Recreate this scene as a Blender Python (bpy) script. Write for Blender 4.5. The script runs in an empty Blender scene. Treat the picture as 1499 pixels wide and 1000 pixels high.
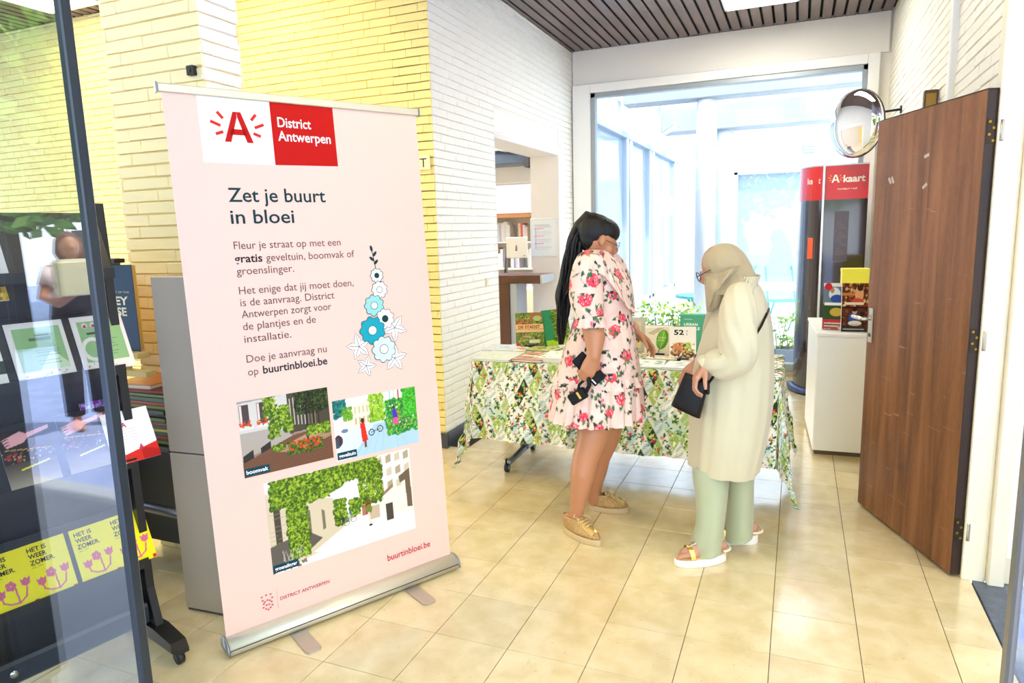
import bpy, bmesh, math, random
import numpy as np
from mathutils import Vector, Matrix
S = bpy.context.scene
COL = S.collection
random.seed(7)
RNG = np.random.default_rng(7)
V = Vector
PI = math.pi

# ------------------------------------------------------------------ camera
YAW, PITCH, ROLL, FPX = -0.398224128, -0.159572658, -0.0275426376, 999.3
CAM = np.array([4.14530113, -7.05035036, 5.08484939]) * 0.30
_f = np.array([math.sin(YAW) * math.cos(PITCH), math.cos(YAW) * math.cos(PITCH), math.sin(PITCH)])
_r = np.array([math.cos(YAW), -math.sin(YAW), 0.0])
_u = np.cross(_r, _f)
RT = math.cos(ROLL) * _r + math.sin(ROLL) * _u
UP = -math.sin(ROLL) * _r + math.cos(ROLL) * _u
FW = _f
cam_data = bpy.data.cameras.new('camera')
cam_data.sensor_width = 36
cam_data.lens = FPX * 36 / 1499
cam_data.clip_start = 0.05
cam_data.clip_end = 300
cam = bpy.data.objects.new('camera', cam_data)
COL.objects.link(cam)
m = Matrix.Identity(4)
for i in range(3):
    m[i][0], m[i][1], m[i][2], m[i][3] = RT[i], UP[i], -FW[i], CAM[i]
cam.matrix_world = m
S.camera = cam

# ------------------------------------------------------------------ world, lights, exposure
world = bpy.data.worlds.new('world')
S.world = world
world.use_nodes = True
bg = world.node_tree.nodes['Background']
bg.inputs['Color'].default_value = (0.80, 0.90, 1.0, 1)
bg.inputs['Strength'].default_value = 5.0
S.view_settings.view_transform = 'Standard'
S.view_settings.look = 'None'
S.view_settings.exposure = 0.1
S.view_settings.gamma = 1
S.view_settings.use_curve_mapping = False
S.cycles.use_denoising = True
S.cycles.max_bounces = 8
S.cycles.diffuse_bounces = 5
S.cycles.glossy_bounces = 4
S.cycles.transmission_bounces = 6
S.cycles.transparent_max_bounces = 12
S.cycles.caustics_reflective = False
S.cycles.caustics_refractive = False
S.cycles.sample_clamp_indirect = 6


def portal(name, loc, rot, sx, sy):
    l = bpy.data.lights.new(name, 'AREA')
    l.shape = 'RECTANGLE'
    l.size, l.size_y = sx, sy
    l.cycles.is_portal = True
    o = bpy.data.objects.new(name, l)
    o.location = loc
    o.rotation_euler = rot
    COL.objects.link(o)


portal('window_daylight', (0.46, 5.26, 1.7), (-PI / 2, 0, 0), 2.6, 2.6)
portal('entrance_daylight', (-1.0, -1.25, 1.7), (PI / 2, 0, 0), 8.0, 3.4)
sun_d = bpy.data.lights.new('sun', 'SUN')
sun_d.energy = 9.0
sun_d.angle = 0.03
sun_d.color = (1, 0.95, 0.86)
sun = bpy.data.objects.new('sun', sun_d)
sun.rotation_euler = V((.48, -.22, .85)).to_track_quat('Z', 'Y').to_euler()
COL.objects.link(sun)


# ------------------------------------------------------------------ pixel of the photograph -> point in the room (1499 x 1000)
def ray(x, y):
    return FW + RT * (x - 749.5) / FPX - UP * (y - 500) / FPX


def at(x, y, X=None, Y=None, Z=None):
    d = ray(x, y)
    k, v = (0, X) if X is not None else ((1, Y) if Y is not None else (2, Z))
    return V(CAM + d * (v - CAM[k]) / d[k])


def project(p):
    d = np.asarray(p, float) - CAM
    z = d @ FW
    return 749.5 + FPX * (d @ RT) / z, 500 - FPX * (d @ UP) / z, z


class Spot:
    """A standing place: r runs to the viewer's right, d away from the viewer, both level."""
    def __init__(s, x, y):
        s.o = np.array([x, y, 0.0])
        d = s.o - CAM
        d[2] = 0
        s.D = np.linalg.norm(d)
        s.d = d / s.D
        s.r = np.array([s.d[1], -s.d[0], 0])

    def p(s, x, y, dd=0.0):
        q = ray(x, y)
        return V(CAM + q * (s.D + dd) / (q @ s.d))

    def w(s, r, dd, z):
        return V(s.o + s.r * r + s.d * dd + np.array([0, 0, z]))


# ------------------------------------------------------------------ materials
def lin(c):
    c = np.asarray(c, float)
    return np.where(c <= 0.04045, c / 12.92, ((c + 0.055) / 1.055) ** 2.4)


def hx(h):
    return tuple(lin([int(h[i:i + 2], 16) / 255 for i in (0, 2, 4)]))


MATS = {}


def mat(name, col='808080', rough=0.5, metal=0.0, bump=0.0, bscale=40.0, var=0.0, vscale=6.0, coat=0.0, emit=None, es=1.0, spec=0.5, stretch=None, sheen=0.0, trans=0.0, sss=0.0):
    if name in MATS:
        return MATS[name]
    if name.startswith('ink_'):
        spec = .12
    M = bpy.data.materials.new(name)
    MATS[name] = M
    M.use_nodes = True
    nt = M.node_tree
    b = nt.nodes['Principled BSDF']
    c = hx(col) if isinstance(col, str) else col
    b.inputs['Base Color'].default_value = (*c, 1)
    b.inputs['Roughness'].default_value = rough
    b.inputs['Metallic'].default_value = metal
    b.inputs['Specular IOR Level'].default_value = spec
    b.inputs['Coat Weight'].default_value = coat
    b.inputs['Coat Roughness'].default_value = 0.12
    b.inputs['Sheen Weight'].default_value = sheen
    b.inputs['Transmission Weight'].default_value = trans
    b.inputs['Subsurface Weight'].default_value = sss
    if sss:
        b.inputs['Subsurface Radius'].default_value = (0.02, 0.008, 0.004)
    if emit is not None:
        b.inputs['Emission Color'].default_value = (*hx(emit), 1)
        b.inputs['Emission Strength'].default_value = es
    if bump or var:
        tc = nt.nodes.new('ShaderNodeTexCoord')
        mp = nt.nodes.new('ShaderNodeMapping')
        nt.links.new(tc.outputs['Object'], mp.inputs['Vector'])
        if stretch:
            mp.inputs['Scale'].default_value = stretch
    if bump:
        n = nt.nodes.new('ShaderNodeTexNoise')
        n.inputs['Scale'].default_value = bscale
        n.inputs['Detail'].default_value = 4
        nt.links.new(mp.outputs[0], n.inputs['Vector'])
        bp = nt.nodes.new('ShaderNodeBump')
        bp.inputs['Strength'].default_value = bump
        bp.inputs['Distance'].default_value = 0.004
        nt.links.new(n.outputs['Fac'], bp.inputs['Height'])
        nt.links.new(bp.outputs[0], b.inputs['Normal'])
    if var:
        n = nt.nodes.new('ShaderNodeTexNoise')
        n.inputs['Scale'].default_value = vscale
        n.inputs['Detail'].default_value = 6
        nt.links.new(mp.outputs[0], n.inputs['Vector'])
        r = nt.nodes.new('ShaderNodeValToRGB')
        r.color_ramp.elements[0].position = 0.3
        r.color_ramp.elements[1].position = 0.7
        r.color_ramp.elements[0].color = (*[max(0, v * (1 - var)) for v in c], 1)
        r.color_ramp.elements[1].color = (*[min(1, v * (1 + var)) for v in c], 1)
        nt.links.new(n.outputs['Fac'], r.inputs[0])
        nt.links.new(r.outputs[0], b.inputs['Base Color'])
    return M


def print_mat(name, rough=0.45, sheen=0.0, coat=0.0, bump=0.0):
    """Colours come from the mesh's own colour attribute (ink, dyed pattern)."""
    if name in MATS:
        return MATS[name]
    M = mat(name, rough=rough, sheen=sheen, coat=coat, bump=bump, bscale=300, spec=.2)
    a = M.node_tree.nodes.new('ShaderNodeAttribute')
    a.attribute_name = 'ink'
    M.node_tree.links.new(a.outputs['Color'], M.node_tree.nodes['Principled BSDF'].inputs['Base Color'])
    return M


def glass_mat(name, tint=(0.9, 0.96, 1.0), rough=0.0, ior=1.6, keep=1.0):
    M = bpy.data.materials.new(name)
    MATS[name] = M
    M.use_nodes = True
    nt = M.node_tree
    nt.nodes.clear()
    out = nt.nodes.new('ShaderNodeOutputMaterial')
    mx = nt.nodes.new('ShaderNodeMixShader')
    tr = nt.nodes.new('ShaderNodeBsdfTransparent')
    tr.inputs[0].default_value = (*tint, 1)
    gl = nt.nodes.new('ShaderNodeBsdfGlossy')
    gl.inputs['Roughness'].default_value = rough
    fr = nt.nodes.new('ShaderNodeFresnel')
    ge = nt.nodes.new('ShaderNodeNewGeometry')
    mi = nt.nodes.new('ShaderNodeMapRange')
    mi.inputs[3].default_value = ior
    mi.inputs[4].default_value = 1 / ior
    nt.links.new(ge.outputs['Backfacing'], mi.inputs[0])
    nt.links.new(mi.outputs[0], fr.inputs['IOR'])
    nt.links.new(fr.outputs[0], mx.inputs[0])
    nt.links.new(tr.outputs[0], mx.inputs[1])
    nt.links.new(gl.outputs[0], mx.inputs[2])
    nt.links.new(mx.outputs[0], out.inputs[0])
    return M


def wood_mat(name, c1, c2, scale=9.0, stretch=(1, 1, 0.06), rough=0.4, coat=0.15, scratches=False):
    M = mat(name, rough=rough, coat=coat)
    nt = M.node_tree
    b = nt.nodes['Principled BSDF']
    tc = nt.nodes.new('ShaderNodeTexCoord')
    mp = nt.nodes.new('ShaderNodeMapping')
    mp.inputs['Scale'].default_value = stretch
    nt.links.new(tc.outputs['Object'], mp.inputs['Vector'])
    w = nt.nodes.new('ShaderNodeTexNoise')
    w.inputs['Scale'].default_value = scale
    w.inputs['Detail'].default_value = 8
    w.inputs['Distortion'].default_value = 0.8
    nt.links.new(mp.outputs[0], w.inputs['Vector'])
    fine = nt.nodes.new('ShaderNodeTexNoise')
    fine.inputs['Scale'].default_value = scale * 22
    fine.inputs['Detail'].default_value = 3
    nt.links.new(mp.outputs[0], fine.inputs['Vector'])
    mth = nt.nodes.new('ShaderNodeMath')
    mth.operation = 'MULTIPLY_ADD'
    mth.inputs[1].default_value = 0.45
    nt.links.new(fine.outputs['Fac'], mth.inputs[0])
    nt.links.new(w.outputs['Fac'], mth.inputs[2])
    r = nt.nodes.new('ShaderNodeValToRGB')
    r.color_ramp.elements[0].position = 0.5
    r.color_ramp.elements[1].position = 0.95
    r.color_ramp.elements[0].color = (*hx(c1), 1)
    r.color_ramp.elements[1].color = (*hx(c2), 1)
    nt.links.new(mth.outputs[0], r.inputs[0])
    last = r.outputs[0]
    if scratches:
        vo = nt.nodes.new('ShaderNodeTexNoise')
        vo.inputs['Scale'].default_value = 7
        vo.inputs['Detail'].default_value = 12
        mp2 = nt.nodes.new('ShaderNodeMapping')
        mp2.inputs['Rotation'].default_value = (0.5, 0.3, 0)
        mp2.inputs['Scale'].default_value = (1, 0.6, 5)
        nt.links.new(tc.outputs['Object'], mp2.inputs['Vector'])
        nt.links.new(mp2.outputs[0], vo.inputs['Vector'])
        rr = nt.nodes.new('ShaderNodeValToRGB')
        rr.color_ramp.elements[0].position = 0.68
        rr.color_ramp.elements[0].color = (0, 0, 0, 1)
        rr.color_ramp.elements[1].position = 0.72
        rr.color_ramp.elements[1].color = (0.5, 0.5, 0.5, 1)
        nt.links.new(vo.outputs['Fac'], rr.inputs[0])
        mx = nt.nodes.new('ShaderNodeMix')
        mx.data_type = 'RGBA'
        mx.inputs[7].default_value = (*hx('B98A5E'), 1)
        nt.links.new(rr.outputs[0], mx.inputs[0])
        nt.links.new(last, mx.inputs[6])
        last = mx.outputs[2]
    nt.links.new(last, b.inputs['Base Color'])
    return M


# ------------------------------------------------------------------ mesh builder
class MB:
    def __init__(s):
        s.v, s.f = [], []

    def box(s, x0, x1, y0, y1, z0, z1, M=None, ch=0.0):
        """Axis box; ch > 0 chamfers every edge."""
        c = ((x0 + x1) / 2, (y0 + y1) / 2, (z0 + z1) / 2)
        h = (abs(x1 - x0) / 2, abs(y1 - y0) / 2, abs(z1 - z0) / 2)
        ch = min(ch, min(h) * 0.9)
        n = len(s.v)
        if ch <= 0:
            P = [(c[0] + i * h[0], c[1] + j * h[1], c[2] + k * h[2]) for k in (-1, 1) for j in (-1, 1) for i in (-1, 1)]
            F = [(0, 2, 3, 1), (4, 5, 7, 6), (0, 1, 5, 4), (2, 6, 7, 3), (0, 4, 6, 2), (1, 3, 7, 5)]
        else:
            P, idx = [], {}
            for k in (-1, 1):
                for j in (-1, 1):
                    for i in (-1, 1):
                        sg = (i, j, k)
                        for ax in range(3):
                            idx[(i, j, k, ax)] = len(P)
                            P.append(tuple(c[a] + sg[a] * (h[a] if a == ax else h[a] - ch) for a in range(3)))
            F = []
            for ax in range(3):
                o1, o2 = (ax + 1) % 3, (ax + 2) % 3
                for sgn in (-1, 1):
                    q = []
                    for a, b_ in ((-1, -1), (1, -1), (1, 1), (-1, 1)):
                        t = [0, 0, 0]
                        t[ax], t[o1], t[o2] = sgn, a, b_
                        q.append(idx[(*t, ax)])
                    F.append(tuple(q if sgn > 0 else q[::-1]))
            for ax in range(3):
                o1, o2 = (ax + 1) % 3, (ax + 2) % 3
                for a in (-1, 1):
                    for b_ in (-1, 1):
                        q = []
                        for e, axx in ((-1, o1), (1, o1), (1, o2), (-1, o2)):
                            t = [0, 0, 0]
                            t[ax], t[o1], t[o2] = e, a, b_
                            q.append(idx[(*t, axx)])
                        F.append(tuple(q))
            for k in (-1, 1):
                for j in (-1, 1):
                    for i in (-1, 1):
                        F.append(tuple(idx[(i, j, k, ax)] for ax in range(3)))
        for p in P:
            s.v.append(M @ V(p) if M else V(p))
        s.f += [tuple(n + q for q in f) for f in F]
        return s

    def hull(s, pts8):
        """Box from 8 corners given bottom four then top four, both counter-clockwise."""
        n = len(s.v)
        s.v += [V(p) for p in pts8]
        s.f += [tuple(n + q for q in f) for f in [(3, 2, 1, 0), (4, 5, 6, 7), (0, 1, 5, 4), (1, 2, 6, 5), (2, 3, 7, 6), (3, 0, 4, 7)]]
        return s

    def prism(s, poly, ext):
        n, k = len(s.v), len(poly)
        s.v += [V(p) for p in poly] + [V(p) + V(ext) for p in poly]
        s.f.append(tuple(range(n + k - 1, n - 1, -1)))
        s.f.append(tuple(range(n + k, n + 2 * k)))
        s.f += [(n + i, n + (i + 1) % k, n + k + (i + 1) % k, n + k + i) for i in range(k)]
        return s

    def rings(s, R, close=True, cap0=True, cap1=True):
        n, k = len(s.v), len(R[0])
        for r in R:
            s.v += [V(p) for p in r]
        for j in range(len(R) - 1):
            for i in range(k if close else k - 1):
                a, b_ = n + j * k + i, n + j * k + (i + 1) % k
                s.f.append((a, b_, b_ + k, a + k))
        if cap0:
            s.f.append(tuple(range(n + k - 1, n - 1, -1)))
        if cap1:
            e = n + (len(R) - 1) * k
            s.f.append(tuple(range(e, e + k)))
        return s

    def tube(s, pts, rad, n=10, flat=1.0, cap=True, up=None, round_ends=False):
        pts = [V(p) for p in pts]
        if not hasattr(rad, '__len__'):
            rad = [rad] * len(pts)
        if round_ends:
            d0 = (pts[0] - pts[1]).normalized() * rad[0]
            d1 = (pts[-1] - pts[-2]).normalized() * rad[-1]
            pts = [pts[0] + d0 * .95, pts[0] + d0 * .6] + pts + [pts[-1] + d1 * .6, pts[-1] + d1 * .95]
            rad = [rad[0] * .3, rad[0] * .8] + list(rad) + [rad[-1] * .8, rad[-1] * .3]
        R = []
        prev = V(up) if up is not None else None
        for i, p in enumerate(pts):
            t = (pts[min(i + 1, len(pts) - 1)] - pts[max(i - 1, 0)]).normalized()
            if prev is None:
                prev = t.orthogonal()
            a = (prev - t * prev.dot(t))
            a = a.normalized() if a.length > 1e-6 else t.orthogonal().normalized()
            prev = a
            b_ = t.cross(a)
            R.append([p + (a * math.cos(2 * PI * k / n) + b_ * math.sin(2 * PI * k / n) * flat) * rad[i] for k in range(n)])
        return s.rings(R, cap0=cap, cap1=cap)

    def ell(s, c, rx, ry, rz, M=None, nu=16, nv=10):
        R = []
        for j in range(1, nv):
            t = PI * j / nv
            R.append([V((rx * math.sin(t) * math.cos(2 * PI * i / nu), ry * math.sin(t) * math.sin(2 * PI * i / nu), rz * math.cos(t))) for i in range(nu)])
        R = [[(M @ p if M else p) + V(c) for p in r] for r in R]
        n = len(s.v)
        s.rings(R[::-1], cap0=False, cap1=False)
        top = V((0, 0, rz)); bot = V((0, 0, -rz))
        if M:
            top, bot = M @ top, M @ bot
        a = len(s.v)
        s.v += [bot + V(c), top + V(c)]
        e = n + (nv - 2) * nu
        for i in range(nu):
            s.f.append((a, n + (i + 1) % nu, n + i))
            s.f.append((a + 1, e + i, e + (i + 1) % nu))
        return s

    def cyl(s, p0, p1, r, n=20, r1=None):
        return s.tube([p0, p1], [r, r if r1 is None else r1], n=n)

    def build(s, name, M, parent=None, smooth=False, ang=None):
        me = bpy.data.meshes.new(name)
        me.from_pydata([tuple(p) for p in s.v], [], s.f)
        me.update()
        return link(name, me, M, parent, smooth)


def link(name, me, M, parent=None, smooth=False):
    if M is not None and not me.materials:
        me.materials.append(M)
    if smooth:
        me.shade_smooth()
    o = bpy.data.objects.new(name, me)
    COL.objects.link(o)
    if parent is not None:
        o.parent = parent
    return o


def tag(o, label=None, cat=None, group=None, kind=None):
    for k, v in (('label', label), ('category', cat), ('group', group), ('kind', kind)):
        if v:
            o[k] = v
    return o


def thing(name, label, cat, loc=(0, 0, 0), rotz=0.0, group=None, M=None):
    o = bpy.data.objects.new(name, None)
    o.empty_display_size = 0.05
    COL.objects.link(o)
    if M is not None:
        o.matrix_world = M
    else:
        o.location = loc
        o.rotation_euler = (0, 0, rotz)
    return tag(o, label, cat, group)


def struct(name, mb, M, parent=None, smooth=False):
    o = mb.build(name, M, parent, smooth) if isinstance(mb, MB) else link(name, mb, M, parent, smooth)
    if parent is None:
        o['kind'] = 'structure'
    return o


def copy_tree(o, parent=None):
    c = o.copy()
    COL.objects.link(c)
    if parent is not None:
        c.parent = parent
    for ch in list(o.children):
        copy_tree(ch, c)
    return c


def frame(o, x, z, y=None):
    """Matrix with local x along x, local z along z, origin o."""
    x = V(x).normalized()
    z = V(z)
    z = (z - x * z.dot(x)).normalized()
    y = z.cross(x)
    m = Matrix.Identity(4)
    for i in range(3):
        m[i][0], m[i][1], m[i][2], m[i][3] = x[i], y[i], z[i], V(o)[i]
    return m


def grid_mesh(name, P, ink=None, M=None, parent=None, smooth=True, wrap=False):
    """P: (h, w, 3) array of points; ink: (h, w, 3) linear colours."""
    h, w = P.shape[:2]
    me = bpy.data.meshes.new(name)
    me.vertices.add(h * w)
    me.vertices.foreach_set('co', P.reshape(-1).astype(np.float32))
    ww = w if wrap else w - 1
    j, i = np.meshgrid(np.arange(h - 1), np.arange(ww), indexing='ij')
    a = j * w + i
    b_ = j * w + (i + 1) % w
    F = np.stack([a, b_, b_ + w, a + w], -1).reshape(-1, 4)
    me.loops.add(F.size)
    me.loops.foreach_set('vertex_index', F.reshape(-1).astype(np.int32))
    me.polygons.add(len(F))
    me.polygons.foreach_set('loop_start', (np.arange(len(F)) * 4).astype(np.int32))
    me.polygons.foreach_set('loop_total', np.full(len(F), 4, np.int32))
    me.update(calc_edges=True)
    if ink is not None:
        at_ = me.color_attributes.new('ink', 'FLOAT_COLOR', 'POINT')
        c4 = np.ones((h * w, 4), np.float32)
        c4[:, :3] = ink.reshape(-1, 3)
        at_.data.foreach_set('color', c4.reshape(-1))
    return link(name, me, M, parent, smooth)


# ------------------------------------------------------------------ flat print: a small painter
class Canvas:
    def __init__(s, w, h, bg='FFFFFF', wrap=False):
        s.w, s.h, s.wrap = w, h, wrap
        s.a = np.zeros((h, w, 3))
        s.a[:] = s.c(bg)

    @staticmethod
    def c(k):
        return np.array([int(k[i:i + 2], 16) / 255 for i in (0, 2, 4)]) if isinstance(k, str) else np.array(k, float)

    def _put(s, x0, x1, y0, y1, test, col, al=1.0):
        x0, x1, y0, y1 = int(math.floor(x0)), int(math.ceil(x1)) + 1, int(math.floor(y0)), int(math.ceil(y1)) + 1
        if not s.wrap:
            x0, y0, x1, y1 = max(0, x0), max(0, y0), min(s.w, x1), min(s.h, y1)
        if x1 <= x0 or y1 <= y0:
            return s
        X, Y = np.meshgrid(np.arange(x0, x1), np.arange(y0, y1))
        k = test(X + .5, Y + .5)
        yy, xx = Y[k] % s.h, X[k] % s.w
        s.a[yy, xx] = s.a[yy, xx] * (1 - al) + s.c(col) * al
        return s

    def rect(s, x0, y0, x1, y1, col, al=1.0):
        return s._put(x0, x1, y0, y1, lambda X, Y: (X >= x0) & (X <= x1) & (Y >= y0) & (Y <= y1), col, al)

    def ell(s, cx, cy, rx, ry, col, ang=0.0, al=1.0):
        R = max(rx, ry)
        ca, sa = math.cos(ang), math.sin(ang)
        return s._put(cx - R, cx + R, cy - R, cy + R, lambda X, Y: (((X - cx) * ca + (Y - cy) * sa) / max(rx, .3)) ** 2 + ((-(X - cx) * sa + (Y - cy) * ca) / max(ry, .3)) ** 2 <= 1, col, al)

    def ring(s, cx, cy, r0, r1, col, a0=0, a1=7, wob=0.0):
        def t(X, Y):
            r = np.hypot(X - cx, Y - cy)
            an = np.arctan2(Y - cy, X - cx) % (2 * PI)
            rr = 1 + wob * np.sin(8 * an)
            return (r >= r0 * rr) & (r <= r1 * rr) & ((an - a0) % (2 * PI) <= (a1 - a0))
        return s._put(cx - r1 * 1.3, cx + r1 * 1.3, cy - r1 * 1.3, cy + r1 * 1.3, t, col)

    def line(s, x0, y0, x1, y1, w, col, al=1.0):
        L = max(math.hypot(x1 - x0, y1 - y0), 1e-6)
        ux, uy = (x1 - x0) / L, (y1 - y0) / L
        return s._put(min(x0, x1) - w, max(x0, x1) + w, min(y0, y1) - w, max(y0, y1) + w,
                      lambda X, Y: (np.abs((X - x0) * uy - (Y - y0) * ux) <= w / 2) & ((X - x0) * ux + (Y - y0) * uy >= -w / 2) & ((X - x0) * ux + (Y - y0) * uy <= L + w / 2), col, al)

    def poly(s, P, col, al=1.0):
        xs, ys = [p[0] for p in P], [p[1] for p in P]

        def t(X, Y):
            k = np.zeros(X.shape, bool)
            for i in range(len(P)):
                (xa, ya), (xb, yb) = P[i], P[i - 1]
                if ya == yb:
                    continue
                k ^= ((Y < ya) != (Y < yb)) & (X < (xb - xa) * (Y - ya) / (yb - ya) + xa)
            return k
        return s._put(min(xs), max(xs), min(ys), max(ys), t, col, al)

    def specks(s, x0, y0, x1, y1, n, cols, r0=1, r1=3, al=0.8):
        for _ in range(n):
            r = random.uniform(r0, r1)
            s.ell(random.uniform(x0, x1), random.uniform(y0, y1), r, r * random.uniform(.4, 1), random.choice(cols), random.uniform(0, 3), al)
        return s

    def lines(s, x0, y0, x1, n, gap, col, w=1.0, al=.8):
        for i in range(n):
            s.line(x0, y0 + i * gap, x1 - random.random() * (x1 - x0) * .3, y0 + i * gap, w, col, al)
        return s

    def lin(s):
        return lin(s.a)

    def sample(s, u, v):
        """u, v in tile units (0..1 repeats); bilinear enough at this density."""
        x = np.floor((u % 1) * s.w).astype(int) % s.w
        y = np.floor((v % 1) * s.h).astype(int) % s.h
        return s.lin()[y, x]

    def sheet(s, name, w, h, parent, x0=0.0, z0=0.0, y=0.0, M=None):
        """Upright print in the parent's local x-z plane, facing local -y, w by h metres, from (x0, z0)."""
        X, Z = np.meshgrid(np.linspace(x0, x0 + w, s.w), np.linspace(z0 + h, z0, s.h))
        P = np.stack([X, np.full_like(X, y), Z], -1)
        return grid_mesh(name, P[::-1], s.lin()[::-1], M or print_mat('printed_paper'), parent, smooth=False)


_TC = {}


def text_mesh(txt, width=None, cap=0.03, bold=0.0, spacing=1.0):
    """Flat lettering as a mesh in x-z, baseline at z = 0, starting at x = 0, facing -y."""
    cu = bpy.data.curves.new('lettering', 'FONT')
    cu.body = txt
    cu.size = 1
    cu.space_character = spacing
    cu.offset = bold
    cu.resolution_u = 3
    o = bpy.data.objects.new('lettering', cu)
    COL.objects.link(o)
    bpy.context.view_layer.update()
    me = bpy.data.meshes.new_from_object(o.evaluated_get(bpy.context.evaluated_depsgraph_get()))
    COL.objects.unlink(o)
    bpy.data.objects.remove(o)
    co = np.empty(len(me.vertices) * 3, np.float32)
    me.vertices.foreach_get('co', co)
    co = co.reshape(-1, 3)
    if len(co) == 0:
        return me, 0
    x0, x1 = co[:, 0].min(), co[:, 0].max()
    sz = cap / 0.729
    sx = width / (x1 - x0) if width else sz
    out = np.zeros_like(co)
    out[:, 0] = (co[:, 0] - x0) * sx
    out[:, 2] = co[:, 1] * sz
    me.vertices.foreach_set('co', out.reshape(-1))
    me.update()
    return me, (x1 - x0) * sx


def text(txt, x, z, cap, col, parent, width=None, y=-0.001, bold=0.0, name='lettering', spacing=1.0, label=None):
    me, w = text_mesh(txt, width, cap, bold, spacing)
    o = link(name, me, mat('ink_' + col, col, 0.5), parent)
    o.location = (x, y, z)
    if label:
        o['label'] = label
    return o

# ================================================================== THE SETTING
YELLOW = mat('yellow_wall_paint', 'F0DE90', 0.55, bump=0.25, bscale=60, var=0.03, vscale=3)
YJOINT = mat('yellow_mortar_paint', 'E2CC74', 0.7)
CREAMP = mat('pale_pier_paint', 'F6E4AA', 0.5, bump=0.3, bscale=60, var=0.03, vscale=3)
CJOINT = mat('pier_mortar_paint', 'EAD596', 0.7)
WHITEB = mat('white_wall_paint', 'FAFAF7', 0.5, bump=0.25, bscale=60, var=0.02, vscale=3)
WJOINT = mat('white_mortar_paint', 'F0EEE8', 0.7)
CREAMW = mat('cream_wall_paint', 'F6F0E0', 0.5, bump=0.25, bscale=60, var=0.02, vscale=3)
RJOINT = mat('cream_mortar_paint', 'EDE7D9', 0.7)
PLASTER = mat('plaster_paint', 'EFECE4', 0.6, bump=0.05, bscale=30)
TRIMW = mat('white_trim_paint', 'F6F6F4', 0.4)
ALU = mat('aluminium', 'C6C9CC', 0.35, metal=0.9)
ALUP = mat('grey_window_frame', '9EA7AE', 0.4, metal=0.3)
BLACK = mat('black_plastic', '101112', 0.4)
BLACKM = mat('black_metal', '17181A', 0.35, metal=0.3)
CHROME = mat('chrome', 'D8D8D8', 0.15, metal=1.0)
WHITEL = mat('white_laminate', 'F4F3F0', 0.35)
PAPERW = mat('white_paper', 'F3F1EA', 0.7)
PAGES = mat('book_pages', 'E9E2D2', 0.8)

H_CEIL = 3.38
PITCH_Z, BL = 0.055, 0.213


def brick_variants(bl, bh, dp, k=5):
    out = []
    for i in range(k):
        mb = MB()
        mb.box(0.0004, bl - 0.0004, -dp, 0.004, 0.0022, bh - 0.0032, ch=0.0032)
        rg = random.Random(i * 13 + int(bl * 1000))
        mb.v = [V((p.x + rg.uniform(-.001, .001), p.y + (rg.uniform(-.0025, .0025) if p.y < -dp / 2 else 0), p.z + rg.uniform(-.0014, .0014))) for p in mb.v]
        me = bpy.data.meshes.new('brick')
        me.from_pydata([tuple(p) for p in mb.v], [], mb.f)
        me.update()
        out.append(me)
    return out


def lay(parent, org, u, n, cells, M, limit, name='brick', depth=0.011, keep_out=None):
    """cells: (u0, length, z0, height). The nearest `limit` in view become parts, the rest one stuff part."""
    u, n, org = V(u), V(n), V(org)
    groups = {}
    score = []
    for c in cells:
        p = org + u * (c[0] + c[1] / 2) + V((0, 0, c[2] + c[3] / 2))
        x, y, z = project(p)
        vis = z > 0.3 and -10 < x < 1509 and -10 < y < 1010 and not (keep_out and keep_out(x, y))
        score.append((0 if vis else 1, z if vis else 999, c))
    score.sort(key=lambda t: (t[0], t[1]))
    single = [s[2] for s in score[:limit] if s[0] == 0]
    rest = [s[2] for s in score[len(single):]]

    def mesh_for(c):
        k = (round(c[1], 3), round(c[3], 3))
        if k not in groups:
            g = brick_variants(c[1], c[3], depth)
            for me in g:
                me.materials.append(M)
            groups[k] = g
        return random.choice(groups[k])
    R = Matrix.Identity(4)
    for i in range(3):
        R[i][0], R[i][1], R[i][2] = u[i], -n[i], (0, 0, 1)[i]
    for c in single:
        o = bpy.data.objects.new(name, mesh_for(c))
        COL.objects.link(o)
        o.parent = parent
        T = R.copy()
        T.translation = org + u * c[0] + V((0, 0, c[2]))
        o.matrix_local = T
    if rest:
        vs, fs, off = [], [], 0
        R3 = np.array(R.to_3x3())
        for c in rest:
            me = mesh_for(c)
            co = np.empty(len(me.vertices) * 3)
            me.vertices.foreach_get('co', co)
            co = co.reshape(-1, 3) @ R3.T + np.array(org + u * c[0] + V((0, 0, c[2])))
            vs.append(co)
            fs += [tuple(off + q for q in p.vertices) for p in me.polygons]
            off += len(co)
        me = bpy.data.meshes.new(name + '_courses')
        me.from_pydata(np.concatenate(vs).tolist(), [], fs)
        me.update()
        o = link(name + '_courses', me, M, parent)
        o['kind'] = 'stuff'


def courses(ulen, z0, z1, holes=(), bl=BL, ph=PITCH_Z, shift=0.0):
    out = []
    k = 0
    z = z0
    while z < z1 - 0.02:
        h = min(ph, z1 - z)
        s = -((k % 2) * bl / 2) + shift - bl
        if k % 3 == 2:
            s -= bl * .27
        segs = [(0, ulen)]
        for (a, b_, c, d) in holes:
            if z + h / 2 > c and z + h / 2 < d:
                segs = [q for sg in segs for q in ((sg[0], min(sg[1], a)), (max(sg[0], b_), sg[1])) if q[1] - q[0] > .01]
        while s < ulen:
            for sg in segs:
                a, b_ = max(s, sg[0]), min(s + bl, sg[1])
                if b_ - a > 0.02:
                    out.append((a, b_ - a, z, h))
            s += bl
        z += ph
        k += 1
    return out


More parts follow.
